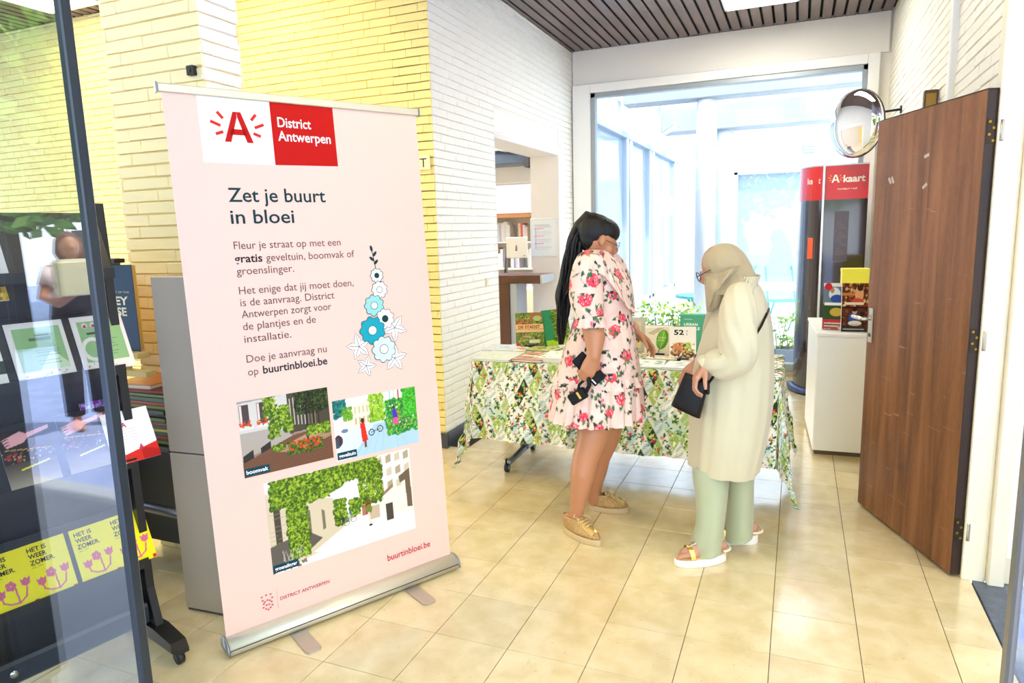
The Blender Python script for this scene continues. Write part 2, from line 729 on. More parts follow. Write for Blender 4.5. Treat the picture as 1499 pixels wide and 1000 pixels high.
# ---- floor: vinyl tiles on a 30 cm grid
floor = struct('floor', MB().box(-6.5, 1.972, -1.22, 5.25, -0.06, -0.003), mat('floor_bed', '3A2A18', 0.9))
TILE = mat('cream_floor_tile', 'E9D9AC', 0.2, coat=1.0, spec=0.7)
nt = TILE.node_tree
b = nt.nodes['Principled BSDF']
tc = nt.nodes.new('ShaderNodeTexCoord')
oi = nt.nodes.new('ShaderNodeObjectInfo')
geo = nt.nodes.new('ShaderNodeNewGeometry')
n1 = nt.nodes.new('ShaderNodeTexNoise')
n1.inputs['Scale'].default_value = 9
n1.inputs['Detail'].default_value = 9
n1.inputs['Distortion'].default_value = .3
nt.links.new(geo.outputs['Position'], n1.inputs['Vector'])
r1 = nt.nodes.new('ShaderNodeValToRGB')
r1.color_ramp.elements[0].position = 0.28
r1.color_ramp.elements[1].position = 0.66
r1.color_ramp.elements[0].color = (*hx('D6C08A'), 1)
r1.color_ramp.elements[1].color = (*hx('E6D4A4'), 1)
nt.links.new(n1.outputs['Fac'], r1.inputs[0])
n2 = nt.nodes.new('ShaderNodeTexNoise')
n2.inputs['Scale'].default_value = 45
n2.inputs['Detail'].default_value = 7
n2.inputs['Distortion'].default_value = 2.5
nt.links.new(geo.outputs['Position'], n2.inputs['Vector'])
r2 = nt.nodes.new('ShaderNodeValToRGB')
r2.color_ramp.elements[0].position = 0.3
r2.color_ramp.elements[1].position = 0.36
r2.color_ramp.elements[0].color = (0.72, 0.68, 0.6, 1)
r2.color_ramp.elements[1].color = (1, 1, 1, 1)
nt.links.new(n2.outputs['Fac'], r2.inputs[0])
mxn = nt.nodes.new('ShaderNodeMix')
mxn.data_type = 'RGBA'
mxn.blend_type = 'MULTIPLY'
mxn.inputs[0].default_value = 0.6
nt.links.new(r1.outputs[0], mxn.inputs[6])
nt.links.new(r2.outputs[0], mxn.inputs[7])
hs = nt.nodes.new('ShaderNodeHueSaturation')
vm = nt.nodes.new('ShaderNodeMapRange')
vm.inputs[3].default_value = 0.93
vm.inputs[4].default_value = 1.06
nt.links.new(oi.outputs['Random'], vm.inputs[0])
nt.links.new(vm.outputs[0], hs.inputs['Value'])
nt.links.new(mxn.outputs[2], hs.inputs['Color'])
nt.links.new(hs.outputs[0], b.inputs['Base Color'])
mr = nt.nodes.new('ShaderNodeMapRange')
mr.inputs[3].default_value = 0.2
mr.inputs[4].default_value = 0.3
nt.links.new(n1.outputs['Fac'], mr.inputs[0])
nt.links.new(mr.outputs[0], b.inputs['Roughness'])

tile_meshes = {}


def tile_mesh(w):
    if w not in tile_meshes:
        mb = MB().box(0.0012, w - 0.0012, 0.0012, 0.2988, -0.006, 0.0, ch=0.0008)
        me = bpy.data.meshes.new('floor_tile')
        me.from_pydata([tuple(p) for p in mb.v], [], mb.f)
        me.update()
        me.materials.append(TILE)
        tile_meshes[w] = me
    return tile_meshes[w]


cells = []
for i in range(-21, 7):
    for j in range(-4, 18):
        x, y = i * .3, j * .3
        if x < -1.05 and y >= 2.1:
            continue
        w = .3 if i < 6 else 0.172
        if j == 17:
            if x < -1.05:
                continue
        px, py, z = project((x + w / 2, y + .15, 0))
        vis = z > .3 and -60 < px < 1560 and 300 < py < 1080 and not (px < 225 and py < 800)
        cells.append((0 if vis else 1, z, x, y, w))
cells.sort()
rest = MB()
for k, (nv, z, x, y, w) in enumerate(cells):
    if nv == 0 and k < 295:
        o = bpy.data.objects.new('floor_tile', tile_mesh(w))
        COL.objects.link(o)
        o.parent = floor
        o.location = (x, y, 0)
    else:
        rest.box(x + .0012, x + w - .0012, y + .0012, y + .2988, -.006, 0)
o = rest.build('floor_tile_field', TILE, floor)
o['kind'] = 'stuff'

# ---- ceiling: dark timber slats running away from the entrance
ceil = struct('ceiling', MB().box(-6.5, 2.2, -1.22, 5.3, H_CEIL + .03, H_CEIL + .12), mat('ceiling_void', '0B0908', 0.9))
SLAT = wood_mat('dark_slat_wood', '37241F', '6E5450', scale=7, stretch=(1, .08, 1), rough=.32, coat=.2)
slm = None
n_sl = 0
for i in range(84):
    x = 1.945 - i * 0.0985
    y1 = 5.2 if x > -1.05 else 2.08
    key = 'a' if x > -1.05 else 'b'
    if slm is None or slm[0] != key:
        mb = MB().box(-0.039, 0.039, -1.2, y1, -0.0, 0.026, ch=0.003)
        me = bpy.data.meshes.new('slat')
        me.from_pydata([tuple(p) for p in mb.v], [], mb.f)
        me.update()
        me.materials.append(SLAT)
        slm = (key, me)
    o = bpy.data.objects.new('slat', slm[1])
    COL.objects.link(o)
    o.parent = ceil
    o.location = (x - 0.05, 0, H_CEIL + random.uniform(-.0015, .0015))

# ---- left white brick wall with a wide opening to the library (x = -1.05)
WX, OY0, OY1, OZ = -1.05, 3.08, 4.70, 2.31
mb = MB()
g = WX - 0.01
mb.box(WX - .30, g, 2.08, OY0, 0, H_CEIL + .03)
mb.box(WX - .30, g, OY1, 5.2, 0, H_CEIL + .03)
mb.box(WX - .30, g, OY0, OY1, OZ, H_CEIL + .03)
wall_left = struct('wall_left', mb, WJOINT)
Y0 = 2.072
cl = courses(5.2 - Y0, 0, H_CEIL, holes=[(OY0 - Y0, OY1 - Y0, 0, OZ + .20)])
sol = [(OY0 - Y0 + .055 * k, .055, OZ + .012, .185) for k in range(int((OY1 - OY0) / .055))]
lay(wall_left, (g, Y0, 0), (0, 1, 0), (1, 0, 0), cl, WHITEB, 265)
lay(wall_left, (g, Y0, 0), (0, 1, 0), (1, 0, 0), sol, WHITEB, 32)
ln = MB()
ln.box(g - .12, g + .012, OY0 - .03, OY1 + .05, OZ, OZ + .012)
ln.build('lintel_angle', TRIMW, wall_left)
rv = MB()
rv.box(WX - .31, WX - .002, OY1 - .012, OY1, 0, OZ)
rv.box(WX - .31, WX - .002, OY0, OY0 + .012, 0, OZ)
rv.box(WX - .31, WX - .002, OY0, OY1, OZ - .03, OZ)
rv.build('opening_lining', mat('lining_paint', 'E9E6E8', 0.5), wall_left)
skirt = MB()
skirt.box(WX + .004, WX + .018, 2.07, OY0, 0, .11)
skirt.box(WX + .004, WX + .018, OY1, 5.2, 0, .11)
struct('baseboard_left', skirt, mat('dark_skirting', '3C4048', 0.35))
sk2 = MB().box(-6.4, WX + .018, 2.045, 2.06, 0, .11)
struct('baseboard_back', sk2, mat('dark_skirting', '3C4048', 0.35))

# ---- yellow wall facing the entrance (y = 2.07)
YB = 2.07
wall_back = struct('wall_back', MB().box(-6.5, WX - .012, YB + .01, YB + .25, 0, H_CEIL + .03), YJOINT)
cl = courses(6.5 + WX - 0.001, 0, H_CEIL, shift=.05)
lay(wall_back, (-6.5, YB + .01, 0), (1, 0, 0), (0, -1, 0), cl, YELLOW, 298, keep_out=lambda x, y: (225 < x < 640 and y > 160) or (148 < x < 350) or (x < 230 and y > 430))

# ---- brick pier in front of it
PX0, PX1, PY0, PY1 = -1.70, -1.12, 0.20, 0.43
pier = struct('pillar', MB().box(PX0 + .01, PX1 - .01, PY0 + .01, PY1 - .01, 0, H_CEIL + .03), CJOINT)
cl = courses(PX1 - PX0, 0, H_CEIL, bl=.29, shift=.1)
lay(pier, (PX0, PY0 + .01, 0), (1, 0, 0), (0, -1, 0), cl, CREAMP, 185, depth=.0105)
cl = courses(PY1 - PY0, 0, H_CEIL, bl=.21, shift=.06)
lay(pier, (PX1 - .01, PY0, 0), (0, 1, 0), (1, 0, 0), cl, WHITEB, 110, depth=.0105)
cl = courses(PY1 - PY0, 0, H_CEIL, bl=.21, shift=.06)
lay(pier, (PX0 + .01, PY1, 0), (0, -1, 0), (-1, 0, 0), cl, CREAMP, 0, depth=.0105)
cl = courses(PX1 - PX0, 0, H_CEIL, bl=.29)
lay(pier, (PX1, PY1 - .01, 0), (-1, 0, 0), (0, 1, 0), cl, CREAMP, 0, depth=.0105)

# ---- window wall (y = 5.2): plaster above and around one big pane
wx0, wx1, wz1 = -0.84, 1.765, 2.94
mb = MB()
mb.box(-1.36, wx0 - .005, 5.2, 5.42, 0, H_CEIL + .03)
mb.box(wx1 + .005, 2.2, 5.2, 5.42, 0, H_CEIL + .03)
mb.box(wx0 - .005, wx1 + .005, 5.2, 5.42, wz1, H_CEIL + .03)
mb.box(wx0 - .005, wx1 + .005, 5.2, 5.42, -.05, .06)
wall_far = struct('wall_far', mb, PLASTER)
# plain plaster boxing set proud over the window head
sf = MB().box(-1.04, 1.93, 5.165, 5.2, 3.03, H_CEIL, ch=.004)
struct('wall_far_bulkhead', sf, PLASTER)
tr = MB()
tr.box(-1.035, wx0, 5.13, 5.2, 0.0, 3.03, ch=.006)
tr.box(wx1, 1.86, 5.13, 5.2, 0.0, 3.03, ch=.006)
tr.box(wx0, wx1, 5.13, 5.2, wz1, 3.03, ch=.006)
struct('trim_1', tr, TRIMW)
win = struct('window_1', MB().box(wx0, wx0 + .05, 5.15, 5.24, .06, wz1, ch=.004).box(wx1 - .04, wx1, 5.15, 5.24, .06, wz1, ch=.004)
             .box(wx0, wx1, 5.15, 5.24, wz1 - .05, wz1, ch=.004).box(wx0, wx1, 5.15, 5.24, .06, .14, ch=.004), ALUP)
GLASS = glass_mat('window_glass', (0.93, 0.97, 1.0), ior=1.45)
MB().box(wx0 + .05, wx1 - .04, 5.195, 5.203, .14, wz1 - .05).build('pane', GLASS, win)

# ---- right wall (x = 1.95), brick, and the doorway beside it
RX = 1.95
mb = MB().box(RX + .007, RX + .2, 1.17, 5.2, 0, H_CEIL + .03)
wall_right = struct('wall_right', mb, RJOINT)
cl = courses(5.2 - 1.17, 0, H_CEIL, shift=.08)
lay(wall_right, (RX + .007, 5.2, 0), (0, -1, 0), (-1, 0, 0), cl, CREAMW, 298, depth=.007, keep_out=lambda x, y: y > 200)
st = MB().box(RX - .03, RX + .01, 2.14, 2.20, 0, H_CEIL, ch=.006)
struct('trim_2', st, TRIMW)
# door frame: rebated jamb in two steps
jm = MB()
jm.box(1.936, 2.025, 1.13, 1.20, 0, 2.75, ch=.004)
jm.box(2.025, 2.085, 1.10, 1.20, 0, 2.75, ch=.006)
jm.box(1.962, 2.085, -1.2, 1.10, 2.69, 2.75, ch=.004)
JAMB = mat('door_frame_paint', 'F0E6CC', 0.4, bump=.1, bscale=40, var=.03)
struct('door_frame_1', jm, JAMB)
struct('wall_side_room', MB().box(2.085, 4.2, 1.16, 1.3, 0, 3.4), mat('side_room_paint', 'F3F0EA', .6))
struct('wall_side_room_end', MB().box(4.2, 4.3, -1.2, 1.3, 0, 3.4), mat('side_room_paint', 'F3F0EA', .6))
struct('baseboard_side_room', MB().box(2.085, 4.2, 1.145, 1.16, 0, .12, ch=.004), mat('side_skirting', 'E8DDC6', .5))
struct('ceiling_side_room', MB().box(1.95, 4.3, -1.2, 1.3, 3.4, 3.5), PLASTER)
struct('wall_right_over_door', MB().box(1.96, 2.15, -1.2, 1.17, 2.75, 3.41), CREAMW)
SLATE = mat('slate_threshold', '525B6B', 0.3, bump=.3, bscale=30, var=.3, vscale=20)
struct('trim_3', MB().box(1.976, 2.09, -1.2, 1.13, -.02, .004, ch=.002), SLATE)
struct('floor_side_room', MB().box(2.092, 4.3, -1.2, 1.16, -.05, -.002), mat('dark_tile', '6F6E72', .25, var=.3, vscale=8))

# ---- library beyond the opening (left)
lib = MB()
lib.box(-5.2, -1.36, 8.0, 8.15, 0, 3.4)
lib.box(-5.3, -5.2, 2.3, 8.1, 0, 3.4)
lib.box(-1.36, -1.2, 5.42, 8.0, 0, 3.4)
struct('wall_library', lib, mat('library_paint', 'F4F2F4', .6))
struct('floor_library', MB().box(-5.3, -1.05, 2.32, 8.1, -.05, 0.0), mat('library_floor', 'E4DCD0', .4))
struct('ceiling_library', MB().box(-5.3, -1.35, 2.32, 8.1, 3.0, 3.08), mat('library_ceiling', 'F2F2F2', .7))


def lamp_panel(x0, x1, y0, y1, z, label, col='FFF6DC', es=9.0, group='ceiling light panels'):
    t = thing('ceiling_light', label, 'ceiling light', ((x0 + x1) / 2, (y0 + y1) / 2, z), 0, group)
    a, b_ = (x1 - x0) / 2, (y1 - y0) / 2
    f = MB()
    f.box(-a, a, -b_, -b_ + .02, -.03, .02).box(-a, a, b_ - .02, b_, -.03, .02).box(-a, -a + .02, -b_, b_, -.03, .02).box(a - .02, a, -b_, b_, -.03, .02)
    f.build('light_frame', TRIMW, t)
    MB().box(-a + .02, a - .02, -b_ + .02, b_ - .02, -.026, -.012).build('diffuser', mat('lit_diffuser_' + col, 'FFFFFF', .5, emit=col, es=es), t)
    return t


lamp_panel(.58, 1.18, 3.2, 4.41, H_CEIL, 'lit white ceiling panel near the big window', 'FFF8E8', 22)
lamp_panel(-4.37, -3.77, .67, 1.88, H_CEIL, 'lit warm white ceiling panel above the yellow brick corner', 'FFE6A8', 15)
lamp_panel(-2.6, -2.0, .6, 1.8, H_CEIL, 'warm ceiling panel over the gap behind the brick pier', 'FFE6A8', 11)
lamp_panel(.2, .8, -.6, .6, H_CEIL, 'ceiling panel over the entrance floor', 'FFECC0', 14)
lamp_panel(-3.0, -2.4, -.9, .3, H_CEIL, 'warm ceiling panel over the brochure corner', 'FFE6A8', 11)
lamp_panel(-3.3, -2.1, 4.6, 5.8, 2.99, 'lit ceiling panel in the library room', 'F4F6FF', 55)
lamp_panel(2.6, 3.2, -.4, .6, 3.4, 'lit ceiling panel in the side room', 'FFF8EE', 16)

# ---- glass entrance doors either side of the viewer (y = -1.2)
DGLASS = glass_mat('door_glass', (0.90, 0.95, 1.0), ior=2.2)
EDGE = mat('dark_door_edge', '2B3238', .3, metal=.4)


def glass_door(name, x0, x1, meet):
    d = struct(name, MB().box(x0, x1, -1.206, -1.194, .03, 2.5), DGLASS)
    mb = MB()
    e = meet
    hw = .009 if x1 < 1 else .0045
    mb.box(e - hw, e + hw, -1.212, -1.188, .02, 2.52, ch=.003)
    mb.build('edge_profile', EDGE if x1 < 1 else mat('grey_glass_edge', '6E6A62', .3, metal=.3), d)
    MB().box(x0, x1, -1.215, -1.185, -.0, .06, ch=.004).build('bottom_rail', EDGE, d)
    MB().box(x0, x1, -1.215, -1.185, 2.5, 2.56, ch=.004).build('top_rail', EDGE, d)
    return d


glass_door('door_1', -1.05, -0.017, -0.013)
glass_door('door_2', 1.492, 2.5, 1.494)

# ================================================================== THE ROLL-UP BANNER
BA = V((-0.677, -0.390, 0.0))
BT = V((0.483, 0.876, 0)).normalized()
BN = V((BT.y, -BT.x, 0))
lean = (V((0, 0, 2.06)) - BN * 0.13).normalized()
bn = thing('roll_up_banner', 'tall pink roll-up banner with a red and white logo block, standing on the tiles', 'banner', M=frame(BA, BT, (0, 0, 1)))
PK = mat('pink_banner_print', 'E6C2B2', .5, spec=.15)
SHELL = mat('brushed_shell', 'D6CFB8', .42, metal=.45)
cs = MB()
prof = []
for a in range(0, 181, 15):
    t = math.radians(a)
    prof.append((-0.052 * math.cos(t) * (1 if a < 90 else .8), .012 + .05 * math.sin(t) ** .8))
R_ = []
for x in (0.005, 1.018):
    R_.append([V((x, p[0], p[1])) for p in prof])
cs.rings(R_)
cs.build('cassette', SHELL, bn, True)
MB().box(.006, 1.017, -.0535, -.050, .028, .031).build('cassette_groove', mat('groove', '5A5040', .6), bn)
for x in (-.002, 1.018):
    ec = MB()
    ec.rings([[V((x + k, p[0] * 1.06, p[1] * 1.06 - .001)) for p in prof] for k in (0, .007)])
    ec.build('end_cap', mat('cassette_cap', '8B8F94', .35, metal=.6), bn, True)
for x in (.26, .765):
    ft = MB()
    pl = [(x - .03, -.01, 0.001), (x - .03, -.20, 0.001), (x - .02, -.215, .001), (x + .02, -.215, .001), (x + .03, -.20, .001), (x + .03, -.01, .001)]
    ft.prism(pl, (0, 0, .006))
    ft.build('swivel_foot', mat('satin_steel', 'C9C2B5', .35, metal=.8), bn)
pole = MB().tube([(.51, .03, .02), (.51, .078, .7), (.51, .118, 1.35), (.51, .146, 2.03)], .010, n=10)
pole.build('support_pole', ALU, bn, True)
# the sheet hangs in its own leaning frame
sheet = MB().box(0, 1.0, 0, .0006, .045, 2.036)
so = sheet.build('printed_sheet', PK, bn)
ML = Matrix.Identity(4)
up_l = bn.matrix_world.to_3x3().inverted() @ lean
xl = V((1, 0, 0))
yl = up_l.cross(xl)
for i in range(3):
    ML[i][0], ML[i][1], ML[i][2] = xl[i], yl[i], up_l[i]
ML.translation = V((0.009, 0, 0))
so.matrix_local = ML
bs = so


def onb(o):
    return o


tr_ = MB().box(-.012, 1.012, -.008, .010, 2.033, 2.062, ch=.003)
tr_o = tr_.build('top_rail', SHELL, bn)
tr_o.matrix_local = ML
for x in (-.018, 1.012):
    e_ = MB().box(x, x + .006, -.010, .012, 2.030, 2.065, ch=.001)
    e_o = e_.build('rail_cap', mat('cassette_cap', '8B8F94', .35, metal=.6), bn)
    e_o.matrix_local = ML

# printed blocks (sub-parts of the sheet)
def block(name, x0, x1, z0, z1, col, y=-.0008):
    return MB().box(x0, x1, y, y + .0006, z0, z1).build(name, mat('ink_' + col, col, .5), bs)


block('logo_ground', .112, .368, 1.802, 2.033, 'E9E4DC')
rb = MB().prism([(.368, -.001, 1.802), (.621, -.001, 1.806), (.619, -.001, 2.033), (.368, -.001, 2.033)], (0, .0008, 0))
rb.build('logo_red_ground', mat('ink_B4140E', 'B4140E', .5), bs)


def logo_A(parent, cx, z0, h, col, y=-.0018, w=None, rays='C8281E'):
    """A capital A with three strokes on either side."""
    w = w or h * .95
    A = MB()
    s_ = w * .22
    z1 = z0 + h
    P = lambda x, z: (cx + x, y, z)
    A.prism([P(-w / 2, z0), P(-w / 2 + s_, z0), P(-.01 * w + .0, z1 - h * .18), P(-.0, z1), P(-s_ * .62, z1)], (0, .0006, 0))
    A.prism([P(w / 2, z0), P(s_ * .62, z1), P(0, z1), P(.01 * w, z1 - h * .18), P(w / 2 - s_, z0)], (0, .0006, 0))
    A.prism([P(-w * .3, z0 + h * .24), P(w * .3, z0 + h * .24), P(w * .24, z0 + h * .43), P(-w * .24, z0 + h * .43)], (0, .0006, 0))
    A.build('logo_letter', mat('ink_' + col, col, .5), parent)
    Rr = MB()
    for s in (-1, 1):
        for (dx, dz, L, an) in ((.62, .28, .26, -20), (.72, .58, .34, 22), (.55, .86, .27, 50)):
            c = V((cx + s * dx * h, y, z0 + dz * h))
            t = math.radians(an)
            d = V((math.cos(t) * s, 0, math.sin(t)))
            q = V((-d.z, 0, d.x)) * .048 * h
            d = d * L * h / 2
            MB().prism([c - d - q, c + d - q, c + d + q, c - d + q][::1 if s > 0 else -1], (0, .0006, 0)).build('logo_ray', mat('ink_' + rays, rays, .5), parent)


logo_A(bs, .244, 1.878, .108, 'B4140E')
text('District', .392, 1.944, .038, 'F9F4EE', bs, width=.131, bold=.012, y=-.0018)
text('Antwerpen', .389, 1.893, .038, 'F9F4EE', bs, width=.210, bold=.012, y=-.0018)
DK = '17383C'
text('Zet je buurt', .183, 1.664, .053, DK, bs, width=.372, bold=.010, name='headline')
text('in bloei', .183, 1.585, .053, DK, bs, width=.237, bold=.010, name='headline')
BR = '6A504B'
for t_, x_, z_, w_ in (('Fleur je straat op met een', .183, 1.492, .418), ('geveltuin, boomvak of', .296, 1.443, .360), ('groenslinger.', .183, 1.398, .216),
                       ('Het enige dat jij moet doen,', .184, 1.326, .457), ('is de aanvraag. District', .184, 1.282, .369), ('Antwerpen zorgt voor', .184, 1.238, .352),
                       ('de plantjes en de', .184, 1.193, .282), ('installatie.', .184, 1.146, .178), ('Doe je aanvraag nu', .184, 1.071, .315), ('op', .184, 1.022, .038)):
    text(t_, x_, z_, .030, BR, bs, width=w_, name='body_text')
text('gratis', .180, 1.443, .031, '2E2A2E', bs, width=.102, bold=.018, name='bold_text')
text('buurtinbloei.be', .240, 1.022, .031, '2A3236', bs, width=.257, bold=.018, name='bold_text')
text('buurtinbloei.be', .682, .132, .029, 'B81F38', bs, width=.215, bold=.012, name='web_address')
text('DISTRICT ANTWERPEN', .212, .128, .014, 'B03048', bs, width=.203, bold=.012, name='small_print')
block('divider_line', .2005, .2025, .098, .178, 'E3A9A0')
crest = MB()
for (a, b_) in [(.143, .165), (.160, .168), (.177, .166), (.145, .150), (.153, .143), (.163, .147), (.172, .143), (.182, .151), (.148, .136), (.178, .136), (.158, .128), (.168, .128), (.146, .122), (.180, .122), (.155, .114), (.163, .108), (.172, .114)]:
    crest.box(a - .0035, a + .0035, -.0016, -.0008, b_ - .003, b_ + .003)
crest.build('crest_mark', mat('ink_C05060', 'C8606C', .5), bs)['kind'] = 'stuff'


# photographs on the banner
def foliage(c, x0, y0, x1, y1, n, cols=('4E6B12', '6C8A1E', '93AE2C', '2F4A10', 'A6BC3A', '3A5A14'), r0=2, r1=6):
    c.specks(x0, y0, x1, y1, n // 3, [cols[0], cols[-1], cols[3 % len(cols)]], r0, r1, .9)
    return c.specks(x0, y0, x1, y1, n * 2, cols, r0 * .45, r1 * .5, .8)


def photo(name, cap, x0, x1, z0, z1, cv, lw):
    o = cv.sheet(name, x1 - x0, z1 - z0, bs, x0, z0, -.0008)
    MB().box(x0 + .002, x0 + lw + .008, -.0016, -.0010, z0 + .004, z0 + .034).build('caption_ground', mat('ink_143E4C', '143E4C', .5), bs)
    text(cap, x0 + .008, z0 + .013, .015, 'F4F4F0', bs, width=lw - .006, bold=.02, y=-.0022, name='caption')


c = Canvas(180, 148, '8B7462')
c.rect(0, 0, 180, 80, '9C948C')
c.poly([(0, 5), (95, 0), (95, 70), (0, 80)], 'C9C2B8')
c.poly([(95, 0), (180, 0), (180, 75), (95, 80)], '47402F')
for x in (3, 36):
    c.rect(x, 8, x + 18, 48, '4A3A3C').rect(x + 1, 9, x + 5, 46, 'D9C6B8').rect(x - 2, 50, x + 24, 56, 'D8D0C4')
    c.specks(x - 1, 40, x + 20, 50, 26, ['D92A16', 'F04A20', '3E5A1C'], 1.5, 3)
c.poly([(0, 62), (70, 62), (100, 84), (60, 98), (0, 112)], 'A79C8F')
for x, y in ((2, 96), (36, 86)):
    c.poly([(x, y + 10), (x + 20, y), (x + 20, y + 16), (x, y + 25)], '2D2A26')
for k in range(9):
    c.line(100 + k * 7, 12 - k, 100 + k * 7, 62 + k, 2.4, 'B9B1A6' if k < 5 else '7A705E')
for (x, y, r) in ((60, 20, 12), (72, 45, 12), (66, 66, 10), (88, 36, 9), (94, 60, 8)):
    foliage(c, x - r, y - r * 1.6, x + r, y + r * 1.6, 90)
c.poly([(0, 120), (100, 84), (180, 78), (180, 148), (0, 148)], '6E4A34')
c.poly([(60, 108), (130, 86), (180, 84), (180, 100), (100, 120)], 'A98464')
for k in range(10):
    c.line(0, 122 + k * 4, 180, 92 + k * 6, .8, '51331F', .6)
foliage(c, 110, -4, 180, 46, 420, ('1F2A10', '33421C', '4A5A26', '141B0C'), 2, 6)
c.line(133, 20, 130, 100, 4, '2A2018').line(146, 30, 145, 84, 3, '2A2018').line(156, 30, 156, 80, 2.4, '2A2018')
foliage(c, 130, 72, 178, 90, 130)
foliage(c, 88, 98, 160, 122, 200, ('3E5A1C', '5C7A26', '2C3E14'))
c.specks(92, 96, 158, 118, 60, ['E23A16', 'F25A2A', 'C82A10'], 1.5, 3)
foliage(c, 60, 98, 80, 108, 60)
photo('street_photo', 'boomvak', .130, .485, .639, .930, c, .088)
c = Canvas(190, 122, 'E6E6D8')
c.rect(0, 0, 190, 30, 'F3F1E6')
c.poly([(28, 20), (95, 6), (95, 70), (28, 66)], 'EFE3C0')
for k in range(6):
    c.rect(46 + k * 9, 20, 50 + k * 9, 34, 'C9B894').rect(46 + k * 9, 42, 50 + k * 9, 56, 'BBA880')
for k in range(7):
    c.rect(96 + k * 10, 0, 100 + k * 10, 60, ['D9C8A8', 'B0605A', 'E8DCC8', '9FC8D8'][k % 4])
foliage(c, -4, -4, 28, 34, 160, ('1E6A6A', '2F8A7A', '165048'))
foliage(c, 22, 18, 40, 44, 60, ('7AA82A', '4E8A2A'))
foliage(c, 80, 0, 112, 60, 230, ('8AB82A', 'B4CE4A', '5A8A24'))
c.poly([(10, 64), (100, 58), (190, 66), (190, 122), (10, 122)], 'CFE0E4')
c.poly([(30, 122), (90, 62), (140, 62), (190, 92), (190, 122)], 'A9C6D0')
for k in range(8):
    c.line(20 + k * 20, 122, 80 + k * 8, 62, .8, '86A8B4', .6)
foliage(c, 116, 20, 190, 92, 900, ('2C8A2A', '4AA82E', '1E6A24', '8AC83A', '146A4A'))
c.specks(124, 30, 186, 80, 50, ['E86A9A', 'D93A3A', 'F0F0E0'], 1, 2.4)
foliage(c, 160, -2, 190, 60, 320, ('3EA82E', '5CC83A', '2C8A1E'))
c.ell(22, 68, 12, 8, 'E9EEF2').ell(22, 64, 8, 4, '6A7A8A').ell(7, 82, 9, 12, '4A2A34').rect(0, 76, 8, 96, '3A4A52')
c.poly([(56, 56), (66, 54), (71, 92), (58, 94)], 'E02A1A').ell(62, 50, 4, 5, '3A241C').rect(62, 92, 67, 106, '6A4034')
c.poly([(130, 40), (140, 40), (142, 58), (132, 58)], '3A3AA8').poly([(132, 58), (142, 58), (145, 72), (131, 72)], 'E0508A').ell(135, 36, 3, 4, '4A3020')
c.ring(80, 78, 5, 7, '2A2A2A').ring(100, 74, 5, 7, '2A2A2A').line(80, 78, 100, 74, 1.5, '3A3A3A')
photo('street_photo', 'geveltuin', .499, .885, .618, .868, c, .080)
c = Canvas(300, 168, 'F3F0EA')
c.poly([(0, 20), (130, 60), (180, 100), (110, 150), (0, 168)], 'CDBD9E')
for k in range(5):
    c.poly([(12 + k * 30, 50 + k * 8), (24 + k * 28, 54 + k * 8), (24 + k * 28, 118 - k * 2), (12 + k * 30, 126 - k * 4)], '4A4238' if k < 2 else '7A6E5C')
for k in range(8):
    c.line(0, 60 + k * 8, 60, 62 + k * 7, .7, '9C8C6C', .7)
c.poly([(0, 118), (70, 106), (100, 128), (60, 150), (0, 168)], '5E564C')
c.poly([(150, 168), (300, 168), (300, 120), (205, 104), (178, 104), (80, 150)], 'EFEDE8')
c.poly([(205, 30), (300, 0), (300, 132), (205, 110)], 'E6DCCB')
c.poly([(215, 0), (300, 0), (300, 60), (215, 60)], 'E9E1D2')
for k in range(4):
    for j in range(3):
        c.poly([(224 + k * 20, 6 + j * 26), (236 + k * 20, 2 + j * 26), (236 + k * 20, 18 + j * 26), (224 + k * 20, 20 + j * 26)], 'A9977C' if (j + k) % 2 else 'C9B99E')
c.poly([(226, 80), (256, 62), (256, 70), (226, 86)], '8A7558').poly([(270, 52), (296, 40), (297, 120), (285, 118), (284, 62), (272, 66)], '6A5844')
c.rect(236, 100, 252, 134, '4A4036').rect(200, 96, 222, 122, 'BFA88C').rect(184, 62, 200, 110, 'B06A5A').rect(166, 58, 184, 98, 'D8C0AC')
foliage(c, 10, 2, 150, 52, 1500, r0=2, r1=7)
foliage(c, 96, -4, 225, 34, 1100, r0=2, r1=7)
foliage(c, 180, 10, 232, 92, 520)
c.poly([(120, 50), (178, 34), (184, 98), (150, 96)], 'FBFAF6')
foliage(c, 36, 40, 74, 150, 900)
foliage(c, 128, 66, 152, 112, 200)
foliage(c, 160, 72, 180, 104, 160)
c.line(195, 60, 214, 106, 0.1, '3A2A1A')
c.rect(192, 88, 204, 108, '7A2A2A').ell(199, 100, 7, 9, '6A7A2A').ell(199, 84, 4, 4.5, '6A4A38').line(198, 108, 200, 130, 4, 'D8C8B4').ell(200, 132, 4, 2, '2A2A2A')
c.ring(150, 114, 5, 6.4, '6A6A6A').ring(165, 110, 5, 6.4, '6A6A6A').line(152, 108, 163, 104, 1.6, '38A0B8').ell(143, 106, 2.5, 6, '2A2A3A').ell(159, 96, 2.5, 4, '2A6A8A')
for k in range(30):
    x = random.uniform(20, 60)
    c.line(x, random.uniform(128, 160), x + 4, random.uniform(128, 160), .8, 'CFC8BC', .7)
c.specks(10, 158, 70, 168, 12, ['3E5A1C', '6E4A34'], 2, 4)
photo('street_photo', 'groenslinger', .196, .831, .237, .602, c, .094)


# the drawn hollyhock
def disc_poly(cx, cz, r, petals, wob, n=64):
    return [(cx + r * (1 + wob * abs(math.sin(petals * t / 2)) - wob / 2) * math.cos(t), cz + r * (1 + wob * abs(math.sin(petals * t / 2)) - wob / 2) * math.sin(t)) for t in [2 * PI * i / n for i in range(n)]]


fl_layer = [0]


